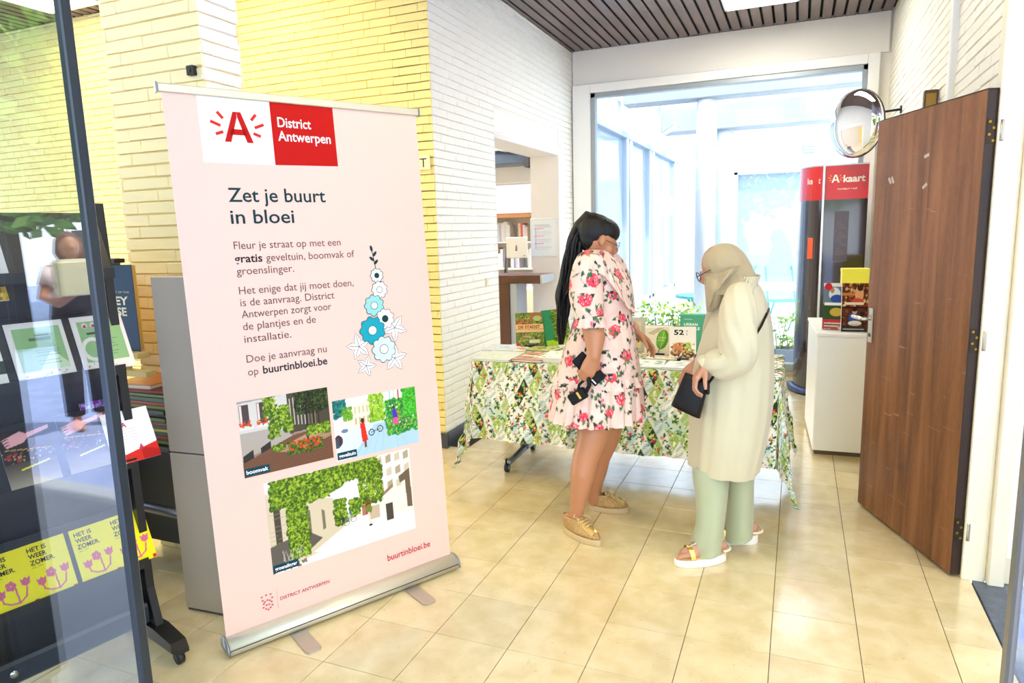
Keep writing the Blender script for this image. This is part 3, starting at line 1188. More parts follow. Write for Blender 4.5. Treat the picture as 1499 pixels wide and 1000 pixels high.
def drawn(P, col, line=.0028, cx=None, cz=None):
    fl_layer[0] += 1
    y = -.0008 - .00012 * fl_layer[0]
    cx = cx if cx is not None else sum(p[0] for p in P) / len(P)
    cz = cz if cz is not None else sum(p[1] for p in P) / len(P)
    o = MB()
    O = [(cx + (p[0] - cx) * (1 + line / max(.004, math.hypot(p[0] - cx, p[1] - cz))), cz + (p[1] - cz) * (1 + line / max(.004, math.hypot(p[0] - cx, p[1] - cz)))) for p in P]
    return P, O, y


ink_dark, inks = MB(), {}


def add(P, col, line=.0028):
    P, O, y = drawn(P, col, line)
    MB().prism([(p[0], y, p[1]) for p in O], (0, .0001, 0)).build('drawn_outline', mat('ink_' + DK, DK, .5), bs)
    MB().prism([(p[0], y - .00006, p[1]) for p in P], (0, .0001, 0)).build('drawn_petals', mat('ink_' + col, col, .5), bs)


def leaf5(cx, cz, r, rot):
    P = []
    for k in range(5):
        a = rot + 2 * PI * k / 5
        for da, rr in ((-.42, .62), (-.2, .80), (0, 1.05), (.2, .80), (.42, .62)):
            P.append((cx + r * rr * math.cos(a + da), cz + r * rr * math.sin(a + da)))
        P.append((cx + r * .36 * math.cos(a + PI / 5), cz + r * .36 * math.sin(a + PI / 5)))
    add(P, 'F7F3EC')
    y = -.0008 - .00012 * fl_layer[0] - .00008
    for k in range(5):
        a = rot + 2 * PI * k / 5
        d = V((math.cos(a), 0, math.sin(a)))
        q = V((-d.z, 0, d.x)) * .0012
        c0 = V((cx, y, cz))
        ink_dark.prism([c0 - q, c0 + d * r * .85 - q, c0 + d * r * .85 + q, c0 + q], (0, .00004, 0))


leaf5(.640, 1.075, .052, .5)
leaf5(.812, 1.135, .056, .9)
leaf5(.665, .990, .042, 1.2)
leaf5(.800, 1.005, .056, .2)
for (cx, cz, r, col, cc, cr) in ((.749, 1.362, .026, 'DCE6DC', DK, .009), (.756, 1.302, .032, 'F7F3EC', 'F7F3EC', .012), (.725, 1.238, .040, '8FCBC6', 'F7F3EC', .014),
                                 (.770, 1.178, .038, 'F7F3EC', DK, .013), (.707, 1.135, .052, '1B9AAA', 'F7F3EC', .018), (.752, 1.050, .050, 'C8D6CF', 'F7F3EC', .018)):
    add(disc_poly(cx, cz, r, 9, .22), col)
    add(disc_poly(cx, cz, cr, 1, 0, 20), cc, .0025)
for (x0, z0, x1, z1) in ((.735, 1.478, .748, 1.385), ):
    d = V((x1 - x0, 0, z1 - z0)).normalized()
    q = V((-d.z, 0, d.x)) * .0016
    a0, a1 = V((x0, -.0012, z0)), V((x1, -.0012, z1))
    ink_dark.prism([a0 - q, a1 - q, a1 + q, a0 + q], (0, .0004, 0))
for (x, z, a) in ((.7345, 1.475, 1.75), (.748, 1.452, .9), (.733, 1.432, 2.4), (.751, 1.418, .8)):
    P = [(x + .013 * math.cos(t) * math.cos(a) - .006 * math.sin(t) * math.sin(a), z + .013 * math.cos(t) * math.sin(a) + .006 * math.sin(t) * math.cos(a)) for t in [2 * PI * i / 12 for i in range(12)]]
    ink_dark.prism([(p[0], -.0012, p[1]) for p in P], (0, .0004, 0))
fo = ink_dark.build('drawn_veins', mat('ink_' + DK, DK, .5), bs)
fo['kind'] = 'stuff'

# ================================================================== LEFT CORNER
# grey cabinet behind the banner
gc = thing('steel_cabinet', 'plain grey metal cabinet between the pink banner and the brick pier', 'cabinet', (-1.066, -.214, 0), math.radians(4))
GM = mat('grey_cabinet_paint', 'A79B88', .4, metal=.15, bump=.05, bscale=5)
MB().box(0, .33, 0, .28, .012, .684, ch=.003).build('lower_body', GM, gc)
MB().box(0, .33, 0, .28, .690, 1.392, ch=.003).build('upper_body', GM, gc)
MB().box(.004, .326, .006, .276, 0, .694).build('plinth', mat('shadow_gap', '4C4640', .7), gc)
# small black block fixed on the pier
blk = thing('wall_clip', 'small black block fixed on the brick pier just above the banner rail', 'bracket', (-1.173, .205, 2.24))
MB().box(-.019, .019, -.028, 0, -.02, .02, ch=.003).build('housing', BLACK, blk)
MB().cyl((.0, -.031, 0), (.0, -.028, 0), .008, n=14).build('screw', mat('dark_brass', '4A3C28', .4, metal=.7), blk)
# TOILET sign
sg = thing('toilet_sign', 'cream nameplate with black capitals on the yellow wall behind the banner', 'sign', (-1.46, 2.062, 1.955))
MB().box(0, .385, -.008, 0, 0, .10, ch=.002).build('plate', mat('cream_plate', 'F3E7B4', .4), sg)
text('TOILET', .07, .018, .062, '201C14', sg, width=.29, y=-.0085)

# bookcase wing standing behind the brochure rack
sh = thing('display_shelf', 'dark shelf unit with face-out and flat picture books, left of the brick pier', 'shelf', (-2.05, -.10, 0))
DKW = mat('dark_shelf_paint', '17140F', .5)
MB().box(0, .018, 0, .28, 0, 1.46).build('side_panel', DKW, sh)
MB().box(.018, .62, .045, .05, .98, 1.46).build('back_panel', mat('yellow_shelf_back', 'C9A43A', .5), sh)
MB().box(.018, .84, .262, .28, .05, .66).build('back_panel', DKW, sh)  # dark sheet standing in for the shade below the lowest shelf
MB().box(.018, .65, .0, .05, 1.440, 1.458, ch=.002).build('shelf_board', DKW, sh)
MB().box(.018, .735, -.01, .05, 1.035, 1.06, ch=.002).build('shelf_board', mat('pale_shelf', 'D9C27A', .5), sh)
MB().box(.018, .76, .0, .05, .955, .98, ch=.002).build('shelf_board', mat('pale_shelf', 'D9C27A', .5), sh)
MB().box(.018, .87, -.02, .26, .640, .662, ch=.002).build('shelf_board', DKW, sh)
MB().tube([(.03, .05, .36), (.84, .05, .33)], .022, n=12).build('steel_rail', mat('satin_steel2', '8C8F96', .3, metal=.8), sh, True)
MB().box(.80, .83, .2, .26, 0, .64).build('rear_post', DKW, sh)

bk = thing('picture_book', 'dark blue picture book standing face-out on the shelf beside the brick pier', 'book', (-1.662, -.085, 1.062), math.radians(3))
MB().box(0, .315, .004, .022, .003, .367).build('pages', mat('tan_pages', 'C9A24E', .8), bk)
MB().box(-.002, .317, 0, .004, 0, .37, ch=.001).build('cover', mat('navy_cover', '163A58', .45), bk)
text('MICKEY', .045, .200, .036, 'F6EFCF', bk, width=.235, bold=.03)
text('MOUSE', .075, .153, .036, 'F6EFCF', bk, width=.19, bold=.03)
text('THE ART OF THE', .15, .250, .008, 'E8DDB4', bk, width=.14)
cols = ['5E7A2E', 'A83A22', '2F5A34', 'C8B23A', '3A5A22', '8A2E1E', '4E6A2A', '7A3A2A', '2A5238', '9A8A2A', 'B04A2A', '46603A', '6A7A32', '8C2A22']
z = .665
wd = ['lime and green', 'brick red', 'deep green', 'mustard', 'moss green', 'dark red', 'olive', 'rust brown', 'pine green', 'ochre', 'orange red', 'grey green', 'yellow green', 'wine red']
for i in range(14):
    th = random.uniform(.013, .021)
    t = thing('flat_book', f'thin {wd[i]} picture book ' + (f'top of the pile behind the rack' if i == 13 else 'bottom of the pile behind the rack' if i == 0 else f'in the flat pile behind the rack'), 'book',
              (-1.48 + random.uniform(-.012, .012), -.09 + random.uniform(0, .01), z), math.radians(random.uniform(-2, 2)), 'flat picture books piled behind the rack')
    MB().box(0, .27, 0, .25, 0, th * .16).box(0, .27, 0, .25, th * .84, th).box(.266, .27, 0, .25, 0, th).box(0, .27, 0, .003, 0, th).build('cover', mat('cover_' + cols[i], cols[i], .4), t)
    MB().box(.004, .266, .003, .246, th * .16, th * .84).build('pages', PAGES, t)
    z += th + .0006
t = thing('flat_book', 'orange-brown book lying on top of the flat pile behind the rack', 'book', (-1.52, -.09, z), math.radians(3), 'flat picture books piled behind the rack')
MB().box(0, .22, 0, .24, 0, .003).box(0, .22, 0, .24, .017, .020).box(0, .004, 0, .24, 0, .020).build('cover', mat('cover_C87A3A', 'C87A3A', .4), t)
MB().box(.004, .216, .003, .236, .003, .017).build('pages', PAGES, t)

# ---- mobile brochure rack, seen through the glass door
RA = math.radians(13.7)
RTv = V((math.sin(RA), math.cos(RA), 0))
RNv = V((math.cos(RA), -math.sin(RA), 0))
RL = .72
rack0 = V((-.9, -.45, 0)) - RTv * RL
MR_ = frame(rack0, RTv, (0, 0, 1))    # local x along the rack (towards the pier), local -y = the reader's side
rk = thing('brochure_rack', 'black mobile rack with tilted shelves of leaflets behind the glass door', 'rack', M=MR_)
for i, x in enumerate((0, RL - .03)):
    sp = MB()
    pr = [(.16, .07), (.16, 1.62), (.14, 1.66), (.09, 1.66), (.06, .9), (.045, .25), (-.005, .07)]
    sp.prism([(x, p[0], p[1]) for p in pr], (.028, 0, 0))
    sp.build('side_panel', BLACK, rk)
    fm = MB()
    fm.rings([[V((x + .014 + a * w_, y_, z_ + b_ * h_)) for a, b_ in ((-1, -1), (1, -1), (1, 1), (-1, 1))] for (y_, z_, w_, h_) in ((.34, .075, .02, .012), (.2, .085, .028, .022), (.0, .085, .030, .025), (-.12, .072, .028, .018), (-.155, .062, .02, .008))])
    fm.build('base_foot', BLACK, rk)
    for y in (-.115, .30):
        cw = MB().cyl((x + .004, y, .027), (x + .024, y, .027), .027, n=24)
        w_ = cw.build('castor', mat('castor_rubber', '0C0C0D', .5), rk, True)
        MB().cyl((x + .001, y, .027), (x + .027, y, .027), .012, n=16).build('castor_hub', mat('castor_hub', '2A2A2C', .4), w_)
        MB().box(x + .004, x + .024, y - .012, y + .012, .04, .066).build('castor_fork', BLACKM, w_)
MB().box(.028, RL - .03, .15, .158, .10, 1.62).build('back_panel', mat('rack_back', '121214', .6), rk)
MB().box(.0, RL - .03, .03, .075, .12, .20, ch=.01).build('base_bar', mat('slate_bar', '27313B', .35, metal=.4), rk)
scr = MB().cyl((.25, .02, .165), (.25, .03, .165), .012, n=20)
scr.build('bolt', CHROME, rk, True)
TILT = math.radians(24)
SHZ = [(.375, 0), (.755, 0), (1.095, 0), (1.43, 0)]
for z, _ in SHZ:
    m_ = MB()
    m_.prism([(.028, .0, z - .022), (.028, .0, z + .012), (.028, .006, z + .012), (.028, .012, z - .004), (.028, .145, z - .004), (.028, .145, z - .022)], (RL - .058, 0, 0))
    m_.build('shelf', BLACK, rk)
    m_ = MB()
    t = math.tan(TILT)
    m_.prism([(.028, .012, z - .002), (.028, .012 + .20 * t, z + .198), (.028, .016 + .20 * t, z + .198), (.028, .018, z - .002)], (RL - .058, 0, 0))
    m_.build('tilted_rest', BLACKM, rk)


def leaflet(name, label, s0, w, h, zi, cv, thick=.003, col='E8E2D6', off=0.0, grp=None, roll=0.0, zoff=0.0):
    """A leaflet leaning on shelf zi; s0 = its left edge measured back from the rack's far end (metres, negative)."""
    z = SHZ[zi][0] + zoff
    M = MR_ @ Matrix.Translation((RL + s0, .010 - off, z)) @ Matrix.Rotation(-TILT, 4, 'X') @ Matrix.Rotation(roll, 4, 'Y')
    t = thing(name, label, 'leaflet', M=M, group=grp)
    MB().box(0, w, .0006, thick, 0, h).build('sheets', mat('leaf_' + col, col, .6), t)
    cv.sheet('cover_print', w, h, t)
    return t


def cv_summer():
    c = Canvas(74, 104, 'F2E012')
    def stem(x0, y0, x1, y1):
        c.line(x0, y0, x1, y1, 3, 'D1627E')
    pts = [(18, 74), (20, 84), (30, 90), (44, 92), (56, 84), (60, 70)]
    for a, b_ in zip(pts, pts[1:]):
        stem(*a, *b_)
    stem(44, 92, 42, 66); stem(42, 66, 36, 62)
    for (x, y) in ((18, 70), (60, 60)):
        c.poly([(x - 8, y - 8), (x - 4, y - 4), (x, y - 9), (x + 4, y - 4), (x + 8, y - 8), (x + 7, y + 4), (x, y + 8), (x - 7, y + 4)], 'D1627E')
    for k in range(5):
        c.ell(36 + 5 * math.cos(k * 1.256), 60 + 5 * math.sin(k * 1.256), 4, 4, 'D1627E')
    c.rect(66, 96, 73, 103, 'C8281E')
    c.line(40, 100, 60, 100, .8, '6A6410', .7).line(8, 40, 34, 37, .8, '6A6410', .8).line(8, 44, 28, 42, .8, '6A6410', .8)
    return c


for k, s0 in enumerate((-.615, -.50, -.385, -.245, -.125)):
    lab = ['yellow summer leaflet cut off by the picture edge on the bottom shelf', 'yellow summer leaflet half behind its neighbour on the bottom shelf', 'whole yellow summer leaflet in the dark part of the bottom shelf',
           'yellow summer leaflet in the middle of the bright door reflection', 'yellow summer leaflet cut by the dark glass door edge, nearest the pier'][k]
    t = leaflet('summer_leaflet', lab, s0 + .0, .125 if k < 4 else .13, .19, 0, cv_summer(), .004, 'E9DC3A', off=.002 * (k % 2) + .001, grp='yellow summer leaflets on the bottom shelf')
    for i, w_ in enumerate(('HET IS', 'WEER', 'ZOMER.')):
        text(w_, .012, .163 - i * .021, .015, '1C1C14', t, width=(.055, .052, .072)[i], bold=.02)


def cv_fork():
    c = Canvas(60, 84, '241A12')
    c.specks(0, 28, 60, 50, 60, ['C89A4A', 'E8C88A', '5A3A20'], .6, 1.4)
    c.rect(0, 46, 60, 84, 'B9A88C')
    for k in range(26):
        c.rect(0, 46 + k * 1.5, 60, 48 + k * 1.5, tuple(np.array((.30, .24, .17)) + k * .018 * np.array((1, 1, .9))))
    c.poly([(4, 12), (26, 4), (32, 8), (60, 2), (60, 7), (34, 14), (28, 20), (8, 24)], 'F0A8A0')
    for j in range(3):
        c.line(2, 14 + j * 4, 12, 11 + j * 4, 1.2, '241A12')
    c.line(18, 56, 50, 50, 2, 'F2E83A').line(4, 26, 58, 34, .8, 'E0B060')
    c.specks(6, 30, 24, 44, 14, ['C8342A', '3A2416'], 1, 3)
    return c


c = Canvas(60, 84, 'B81A1A')
c.rect(0, 0, 60, 24, 'F3EEE8').rect(24, 26, 58, 38, 'C8201C').rect(0, 26, 24, 56, '7A3A2C').rect(0, 56, 60, 70, 'F5F1EA').rect(0, 70, 60, 84, 'C41C16')
c.specks(0, 30, 34, 54, 60, ['D9A08A', '3A1C14', 'E8C8B4', '7A2A1E'], 2, 5)
c.poly([(20, 20), (26, 6), (32, 20)], 'C8281E').ell(44, 62, 6, 6, 'E8A83A')
t = leaflet('red_leaflet', 'red and white leaflet with a portrait on the second shelf up', -.60, .13, .20, 1, c, off=.002)
text('Harl', .01, .045, .028, 'F9F4EE', t, bold=.03, y=-.0012)
leaflet('cinema_leaflet', 'night-time cinema leaflet with a pink fork, the left one of the pair', -.405, .145, .20, 1, cv_fork(), .012, 'D8CDB8', grp='dark leaflets with a pink fork')
leaflet('cinema_leaflet', 'night-time cinema leaflet with a pink fork, beside the white folder', -.235, .145, .20, 1, cv_fork(), .012, 'B8C4D4', grp='dark leaflets with a pink fork')
c = Canvas(70, 90, '8A2A8E')
c.specks(6, 0, 64, 30, 90, ['B0A8C8', '6A4A8A', 'D8D0E0', '4A3A6A'], 2, 6)
leaflet('purple_leaflet', 'purple leaflet sticking up behind the white folder', -.15, .13, .22, 1, c, off=-.012, zoff=.02)
c = Canvas(80, 88, 'F6F3F0')
c.poly([(0, 88), (20, 88), (20, 74), (80, 62), (80, 88)], 'D02A1C').poly([(50, 88), (50, 66), (80, 76), (80, 88)], 'B01A14')
c.poly([(46, 70), (52, 60), (56, 70)], 'C03048')
for j in range(5):
    c.line(22, 34 + j * 5, 52, 32 + j * 5, .8, 'C8A0A8', .7)
t = leaflet('white_folder', 'white folder with a red corner on the second shelf up', -.105, .16, .19, 1, c, off=.012)
text('doc', .025, .128, .016, 'C86078', t, width=.03, y=-.0012)
text('A', .056, .128, .019, 'B02040', t, bold=.02, y=-.0012)


def cv_green(a=0):
    c = Canvas(74, 80, 'E9DECB')
    c.rect(8, 8, 68, 66, '8FB274')
    if a:
        for k in range(3):
            c.ell(18 + k * 12, 14, 4, 4, 'E8C0B0').ell(18 + k * 12, 15, 2.4, 2.4, '8A3A5A')
        c.rect(18, 24, 46, 27, '3A3A34')
        c.ring(22, 48, 12, 17, 'E9DECB')
    else:
        c.rect(26, 22, 54, 26, '5A6A4A').rect(34, 18, 52, 20, '5A6A4A').poly([(30, 66), (50, 40), (68, 60), (68, 66)], 'C8D8A8')
    c.lines(30, 32, 60, 8, 3.6, '5E7A4C', .8)
    c.specks(8, 68, 66, 78, 8, ['C87A5A', '8AB06A'], 1, 2)
    return c


leaflet('green_leaflet', 'green and cream brochure with portrait circles on the third shelf up', -.155, .165, .20, 2, cv_green(1), grp='green brochures on the third shelf up')
leaflet('green_leaflet', 'green and cream brochure with a dark bar on the third shelf up', -.345, .165, .20, 2, cv_green(0), off=.004, grp='green brochures on the third shelf up')
c = Canvas(70, 80, 'EDE4D2')
c.ring(10, 26, 20, 26, '2F4A7A').ell(22, 18, 7, 9, 'E8D23A').rect(0, 48, 70, 64, '34463A').poly([(6, 58), (18, 52), (44, 51), (58, 57), (58, 61), (6, 62)], 'D8D028').ell(16, 62, 4, 3, '1C1C1C').ell(50, 61, 4, 3, '1C1C1C')
leaflet('car_leaflet', 'cream brochure with a yellow car on the third shelf up', -.535, .165, .21, 2, c, off=.002)
c = Canvas(60, 60, 'E9DCA4')
c.rect(0, 20, 46, 60, '2F6A44').rect(0, 14, 46, 22, 'D8C83A').rect(50, 0, 60, 60, 'E3DCCB')
leaflet('card_leaflet', 'cream and green card on the top shelf of the rack', -.50, .17, .15, 3, c, thick=.008)
c = Canvas(60, 16, 'C89A20')
c.specks(0, 0, 60, 16, 60, ['8A6A14', 'E8C84A', '3A2C0C'], 1, 2.4)
leaflet('ticket_leaflet', 'yellow fringe of folded tickets under the top shelf of the rack', -.52, .18, .045, 3, c, thick=.006, zoff=-.07)

# ================================================================== TABLE, CLOTH, BOOKS
TX0, TX1, TY0, TY1, TZ = -.60, 1.17, 1.645, 2.30, .733
tb = thing('folding_table', 'mobile folding table hidden under the jungle-print cloth, grey feet on castors', 'table', (0, 0, 0))
MB().box(TX0, TX1, TY0, TY1, TZ - .028, TZ, ch=.006).build('tabletop', WHITEL, tb)
STEEL = mat('grey_leg_metal', '7C8188', .3, metal=.7)
for x in (-.40, .97):
    l = MB().box(x - .03, x + .03, 1.95, 2.01, .09, TZ - .03, ch=.006).build('leg', STEEL, tb)
    f = MB().tube([(x, 1.70, .085), (x, 1.98, .10), (x, 2.26, .085)], [.018, .024, .018], n=12, round_ends=True).build('foot_bar', STEEL, tb, True)
    for y in (1.745, 2.21):
        cw = MB().cyl((x - .028 - .02, y, .03), (x - .006 - .02, y, .03), .03, n=24).build('castor', mat('castor_rubber', '0C0C0D', .5), tb, True)
        MB().cyl((x - .051, y, .03), (x - .003 - .02, y, .03), .014, n=16).build('castor_hub', mat('castor_grey', '8A8E94', .4), cw)
        MB().box(x - .046, x - .026, y - .01, y + .01, .055, .085).build('castor_stem', BLACK, cw)

# dyed pattern of the cloth, one 36 cm repeat
N = 360
c = Canvas(N, N, 'EFEFDF', wrap=True)
G = ['14301A', '1E4A1C', '3E6A1E', '5E8A24', '8FB23A', '1E5A4A', '5F9A8A', '2A4A14', 'B9CC5A']
for r in range(6):
    for q in range(6):
        cx, cy = q * 60 + (r % 2) * 30, r * 60 + 0
        D = [(cx, cy - 60), (cx + 30, cy), (cx, cy + 60), (cx - 30, cy)]
        g_ = random.choice(['F3F2E6', 'E4EBCF', '26331A', 'C6D8B4', 'F6F0E4', 'DDE6D8', 'A9BC6A', 'EFE9D0', 'C9DCD0'])
        c.poly(D, g_)
        dark = g_ in ('26331A', 'A9BC6A')
        k = random.choice([0, 1, 2, 3, 3])
        if k == 0:
            for i in range(9):
                c.line(cx - 20, cy - 40 + i * 9, cx + 20, cy - 44 + i * 9, 2.2, '5E9A8A' if not dark else 'C8DCC8', .8)
        else:
            for i in range(random.randint(8, 12)):
                a = random.uniform(0, 2 * PI)
                L = random.uniform(14, 24)
                c.ell(cx + math.cos(a) * L * .6, cy + math.sin(a) * L, L * .62, random.uniform(3, 5.5), random.choice(G if not dark else ['9FBE3A', 'C8D86A', 'E8EFC8', '6E9A3A']), a)
                c.line(cx, cy, cx + math.cos(a) * L, cy + math.sin(a) * L * 1.4, .8, 'F0F4D8', .6)
        if k == 3:
            a = random.uniform(0, 6)
            fc = random.choice(['D83A3A', 'E88AA0', 'F0A83A', 'F3EFE4', 'E8602A', 'C82A4A'])
            fx, fy = cx + random.uniform(-10, 10), cy + random.uniform(-24, 24)
            for i in range(5):
                c.ell(fx + 6 * math.cos(a + i * 1.256), fy + 6 * math.sin(a + i * 1.256), 6, 3, fc, a + i * 1.256)
            c.ell(fx, fy, 2.4, 2.4, 'F6D84A')
for _ in range(70):
    x, y, a = random.uniform(0, N), random.uniform(0, N), random.uniform(0, 6)
    k = random.random()
    if k < .45:
        for i in range(6):
            c.ell(x + math.cos(a) * i * 5, y + math.sin(a) * i * 5, 7, 2, random.choice(G), a + (.9 if i % 2 else -.9))
    elif k < .7:
        for i in range(5):
            c.ell(x + 5 * math.cos(a + i * 1.256), y + 5 * math.sin(a + i * 1.256), 5, 2.6, random.choice(['C82A2A', 'D8607A', 'E0902A', 'F8F4EC']), a + i * 1.256)
    else:
        c.ell(x, y, 7, 4, random.choice(['141A10', 'D9C0D8', '1E4A1C', 'F4F4EE', '2F7A4A']), a)
jungle = c

over = .485
nx, ny = 560, 330
U = np.linspace(TX0 - over, TX1 + over, nx)
W = np.linspace(TY0 - over, TY1 + over, ny)
UX, WY = np.meshgrid(U, W)
dx = np.where(UX < TX0, UX - TX0, np.where(UX > TX1, UX - TX1, 0))
dy = np.where(WY < TY0, WY - TY0, np.where(WY > TY1, WY - TY1, 0))
s_ = np.hypot(dx, dy)
ss = np.maximum(s_, 1e-9)
ux_, uy_ = dx / ss, dy / ss
corner = (np.minimum(np.abs(dx), np.abs(dy)) / np.maximum(np.maximum(np.abs(dx), np.abs(dy)), 1e-9))
along = np.where(np.abs(dy) > np.abs(dx), UX, WY)
t_ = np.clip(s_ / over, 0, 1.6)
fold = .014 * np.sin(along * 17 + .6) + .010 * np.sin(along * 39 + 1.3) + .006 * np.sin(along * 71)
ang = np.arctan2(dy, dx)
cfold = corner * .018 * np.cos(ang * 6) * t_
outw = .012 + s_ * .085 + fold * t_ ** 1.2 + cfold + corner * s_ * .10
outw = np.where(s_ < .02, s_, outw)
drop = np.sqrt(np.maximum(s_ ** 2 - (outw * .9) ** 2, 0))
drop = np.where(s_ < .012, 0, drop)
PXc = np.clip(UX, TX0, TX1) + ux_ * outw
PYc = np.clip(WY, TY0, TY1) + uy_ * outw
PZc = TZ + .003 - drop
P = np.stack([PXc, PYc, PZc], -1)
cl_ = grid_mesh('tablecloth', P, jungle.sample(UX / .36 + .3, -WY / .36), print_mat('printed_cloth', .7, sheen=.1))
tag(cl_, 'white cloth printed with green jungle leaves and flowers, draped over the table', 'tablecloth')


def book(name, label, w, h, th, M, cv, spine='8A7A5A', grp=None, cat='book'):
    """Standing book: local x = width, z = height, front cover faces -y."""
    t = thing(name, label, cat, M=M, group=grp)
    MB().box(.002, w - .003, .002, th - .002, .003, h - .003).build('pages', PAGES, t)
    MB().box(0, w, 0, .002, 0, h).box(0, w, th - .002, th, 0, h).box(0, .002, 0, th, 0, h).build('cover', mat('cover_' + spine, spine, .4), t)
    cv.sheet('cover_print', w, h, t, y=-.0006)
    return t


def stand_at(px, py, yaw, tilt=-12, z=TZ + .006):
    p = at(px, py, Z=z)
    return Matrix.Translation(p) @ Matrix.Rotation(math.radians(yaw), 4, 'Z') @ Matrix.Rotation(math.radians(tilt), 4, 'X')


def easel(label, M, w):
    Mi = M @ Matrix.Rotation(math.radians(12), 4, 'X')
    t = thing('book_easel', label, 'book stand', M=Mi @ Matrix.Translation((w * .28, 0, 0)))
    m_ = MB()
    m_.box(0, w * .45, -.016, .06, -.003, .0005)
    m_.box(0, w * .45, -.016, -.013, 0, .014)
    m_.build('foot', mat('dark_easel', '1A2238', .3), t)
    MB().prism([(.0, .045, .0), (w * .45, .045, 0), (w * .36, .085, .11), (w * .09, .085, .11)], (0, .002, 0)).build('back_rest', mat('dark_easel', '1A2238', .3), t)


c = Canvas(60, 78, '6E7A2A')
foliage(c, 0, 0, 60, 78, 300, ('3A5A1A', '6E8A2A', '8AA83A', '2A3E14', 'A8B84A'), 1.5, 4)
c.rect(30, 0, 60, 20, '9A6A3A').ell(46, 14, 9, 6, 'A8B86A').specks(2, 16, 30, 28, 30, ['C8482A', 'D86A4A'], 1, 2.4)
c.rect(0, 27, 60, 38, 'E8B87A').rect(0, 39, 60, 45, 'E0B884')
c.rect(28, 62, 50, 70, 'D8D0A8').rect(1, 70, 9, 77, 'C8382A').specks(10, 50, 30, 62, 20, ['8A5A3A', 'B8A878'], 1, 3)
M_ = stand_at(756, 508, 25)
b_ = book('standing_book', 'garden book with an orange title band, standing alone at the left of the table', .195, .235, .016, M_, c, '5A6A2A')
text('DE STADST', .018, .126, .020, '8A2A14', b_, width=.15, bold=.03, y=-.0014)
easel('dark easel holding the garden book with the orange band', M_, .195)
c = Canvas(40, 78, '2F8A5A')
c.rect(0, 66, 40, 78, 'A8D02A').rect(14, 0, 40, 66, '6E7A3A')
foliage(c, 14, 0, 40, 66, 90)
book('standing_book', 'green-spined garden book leaning behind the woman with the ponytail', .20, .25, .03, stand_at(801, 507, 50, -14), c, '2F8A5A')
c = Canvas(50, 72, 'C9BE9C')
c.rect(0, 0, 50, 72, 'BDBBA6').rect(8, 10, 42, 62, 'E6C98A').ell(25, 30, 8, 7, '6E7A2A').ell(28, 46, 7, 5, '7A6A2A').specks(14, 20, 38, 52, 26, ['4A4A1A', '8A7A2A', '2A2A14'], 1, 3)
book('standing_book', 'sand-coloured book with a grey border just right of the floral dress', .17, .225, .02, stand_at(905, 515, 8), c, '8C8A78')
c = Canvas(64, 72, 'E2D6B8')
c.poly([(6, 20), (40, 0), (48, 2), (20, 24)], 'C2B28C').poly([(0, 0), (64, 0), (64, 4), (0, 8)], 'EFE6CC')
c.ell(40, 34, 13, 24, '4F8A2A', .18).ell(38, 32, 9, 20, '6FB03A', .18).line(36, 56, 44, 10, 1, 'B8D86A').line(34, 56, 32, 66, 2, '5A7A2A')
for k in range(6):
    c.line(40, 22 + k * 6, 30, 16 + k * 6, .8, '3E6A1E', .7)
M_ = stand_at(943, 519, 3)
b_ = book('standing_book', 'cream book with one big green leaf on its cover, standing on the table', .175, .185, .014, M_, c, 'C8B88C')
text('GREEN', .082, .104, .010, 'D8E88A', b_, width=.05, y=-.0014)
text('HOME', .082, .088, .010, 'D8E88A', b_, width=.04, y=-.0014)
easel('dark easel under the cream book with the green leaf', M_, .175)
c = Canvas(60, 76, '4FA07A')
c.rect(0, 0, 60, 3, '7FBFA0').line(6, 12, 26, 11, .8, 'CFE8D8', .8)
b_ = book('standing_book', 'plain green book standing at the back, partly behind the woman in the headscarf', .19, .245, .018, stand_at(994, 515, 2), c, '3E8A68')
text('URBAN', .024, .168, .018, 'F0F6EE', b_, width=.085, bold=.02, y=-.0014)
text('JUNGLE', .024, .142, .018, 'F0F6EE', b_, width=.10, bold=.02, y=-.0014)
c = Canvas(60, 80, 'EDE4D0')
c.ell(24, 50, 18, 12, 'C87A4A').ell(40, 46, 9, 8, '9AB83A').ell(14, 62, 12, 8, 'A85A34').ell(42, 66, 14, 9, '6A4A34').specks(4, 36, 56, 76, 80, ['D89A6A', '8A3A24', 'E8C8A0', 'B8C85A', '3A2A1E'], 1, 4)
M_ = stand_at(980, 527, 12)
b_ = book('standing_book', 'cream book numbered 52 with an orange picture, beside the headscarf wearer', .155, .20, .018, M_, c, 'D8CCB0')
text('52', .026, .152, .030, '241C18', b_, width=.058, bold=.03, y=-.0014)
text('N', .096, .168, .012, '241C18', b_, y=-.0014)
text('Z', .096, .150, .012, '241C18', b_, y=-.0014)
easel('dark easel under the cream book numbered 52', M_, .155)


def flat(label, px, py, w, d, th, yaw, cv, spine='D8D8D0', z=TZ + .005, name='flat_book', cat='book', grp=None):
    """Book lying down: local x = width, y = depth, cover up."""
    p = at(px, py, Z=z)
    t = thing(name, label, cat, (p.x, p.y, z), math.radians(yaw), grp)
    MB().box(.003, w - .002, .003, d - .003, .002, th - .002).build('pages', PAGES, t)
    MB().box(0, w, 0, d, 0, .002).box(0, w, 0, d, th - .002, th).box(0, .002, 0, d, 0, th).build('cover', mat('cover_' + spine, spine, .4), t)
    X, Y_ = np.meshgrid(np.linspace(0, w, cv.w), np.linspace(d, 0, cv.h))
    grid_mesh('cover_print', np.stack([X, Y_, np.full_like(X, th + .0006)], -1)[::-1], cv.lin()[::-1], print_mat('printed_paper'), t, smooth=False)
    return t


def cvf(bg, cols, n=40, band=None):
    c = Canvas(44, 56, bg)
    c.specks(4, 8, 40, 50, n, cols, 1.5, 5)
    if band:
        c.rect(4, 22, 40, 30, band)
    return c


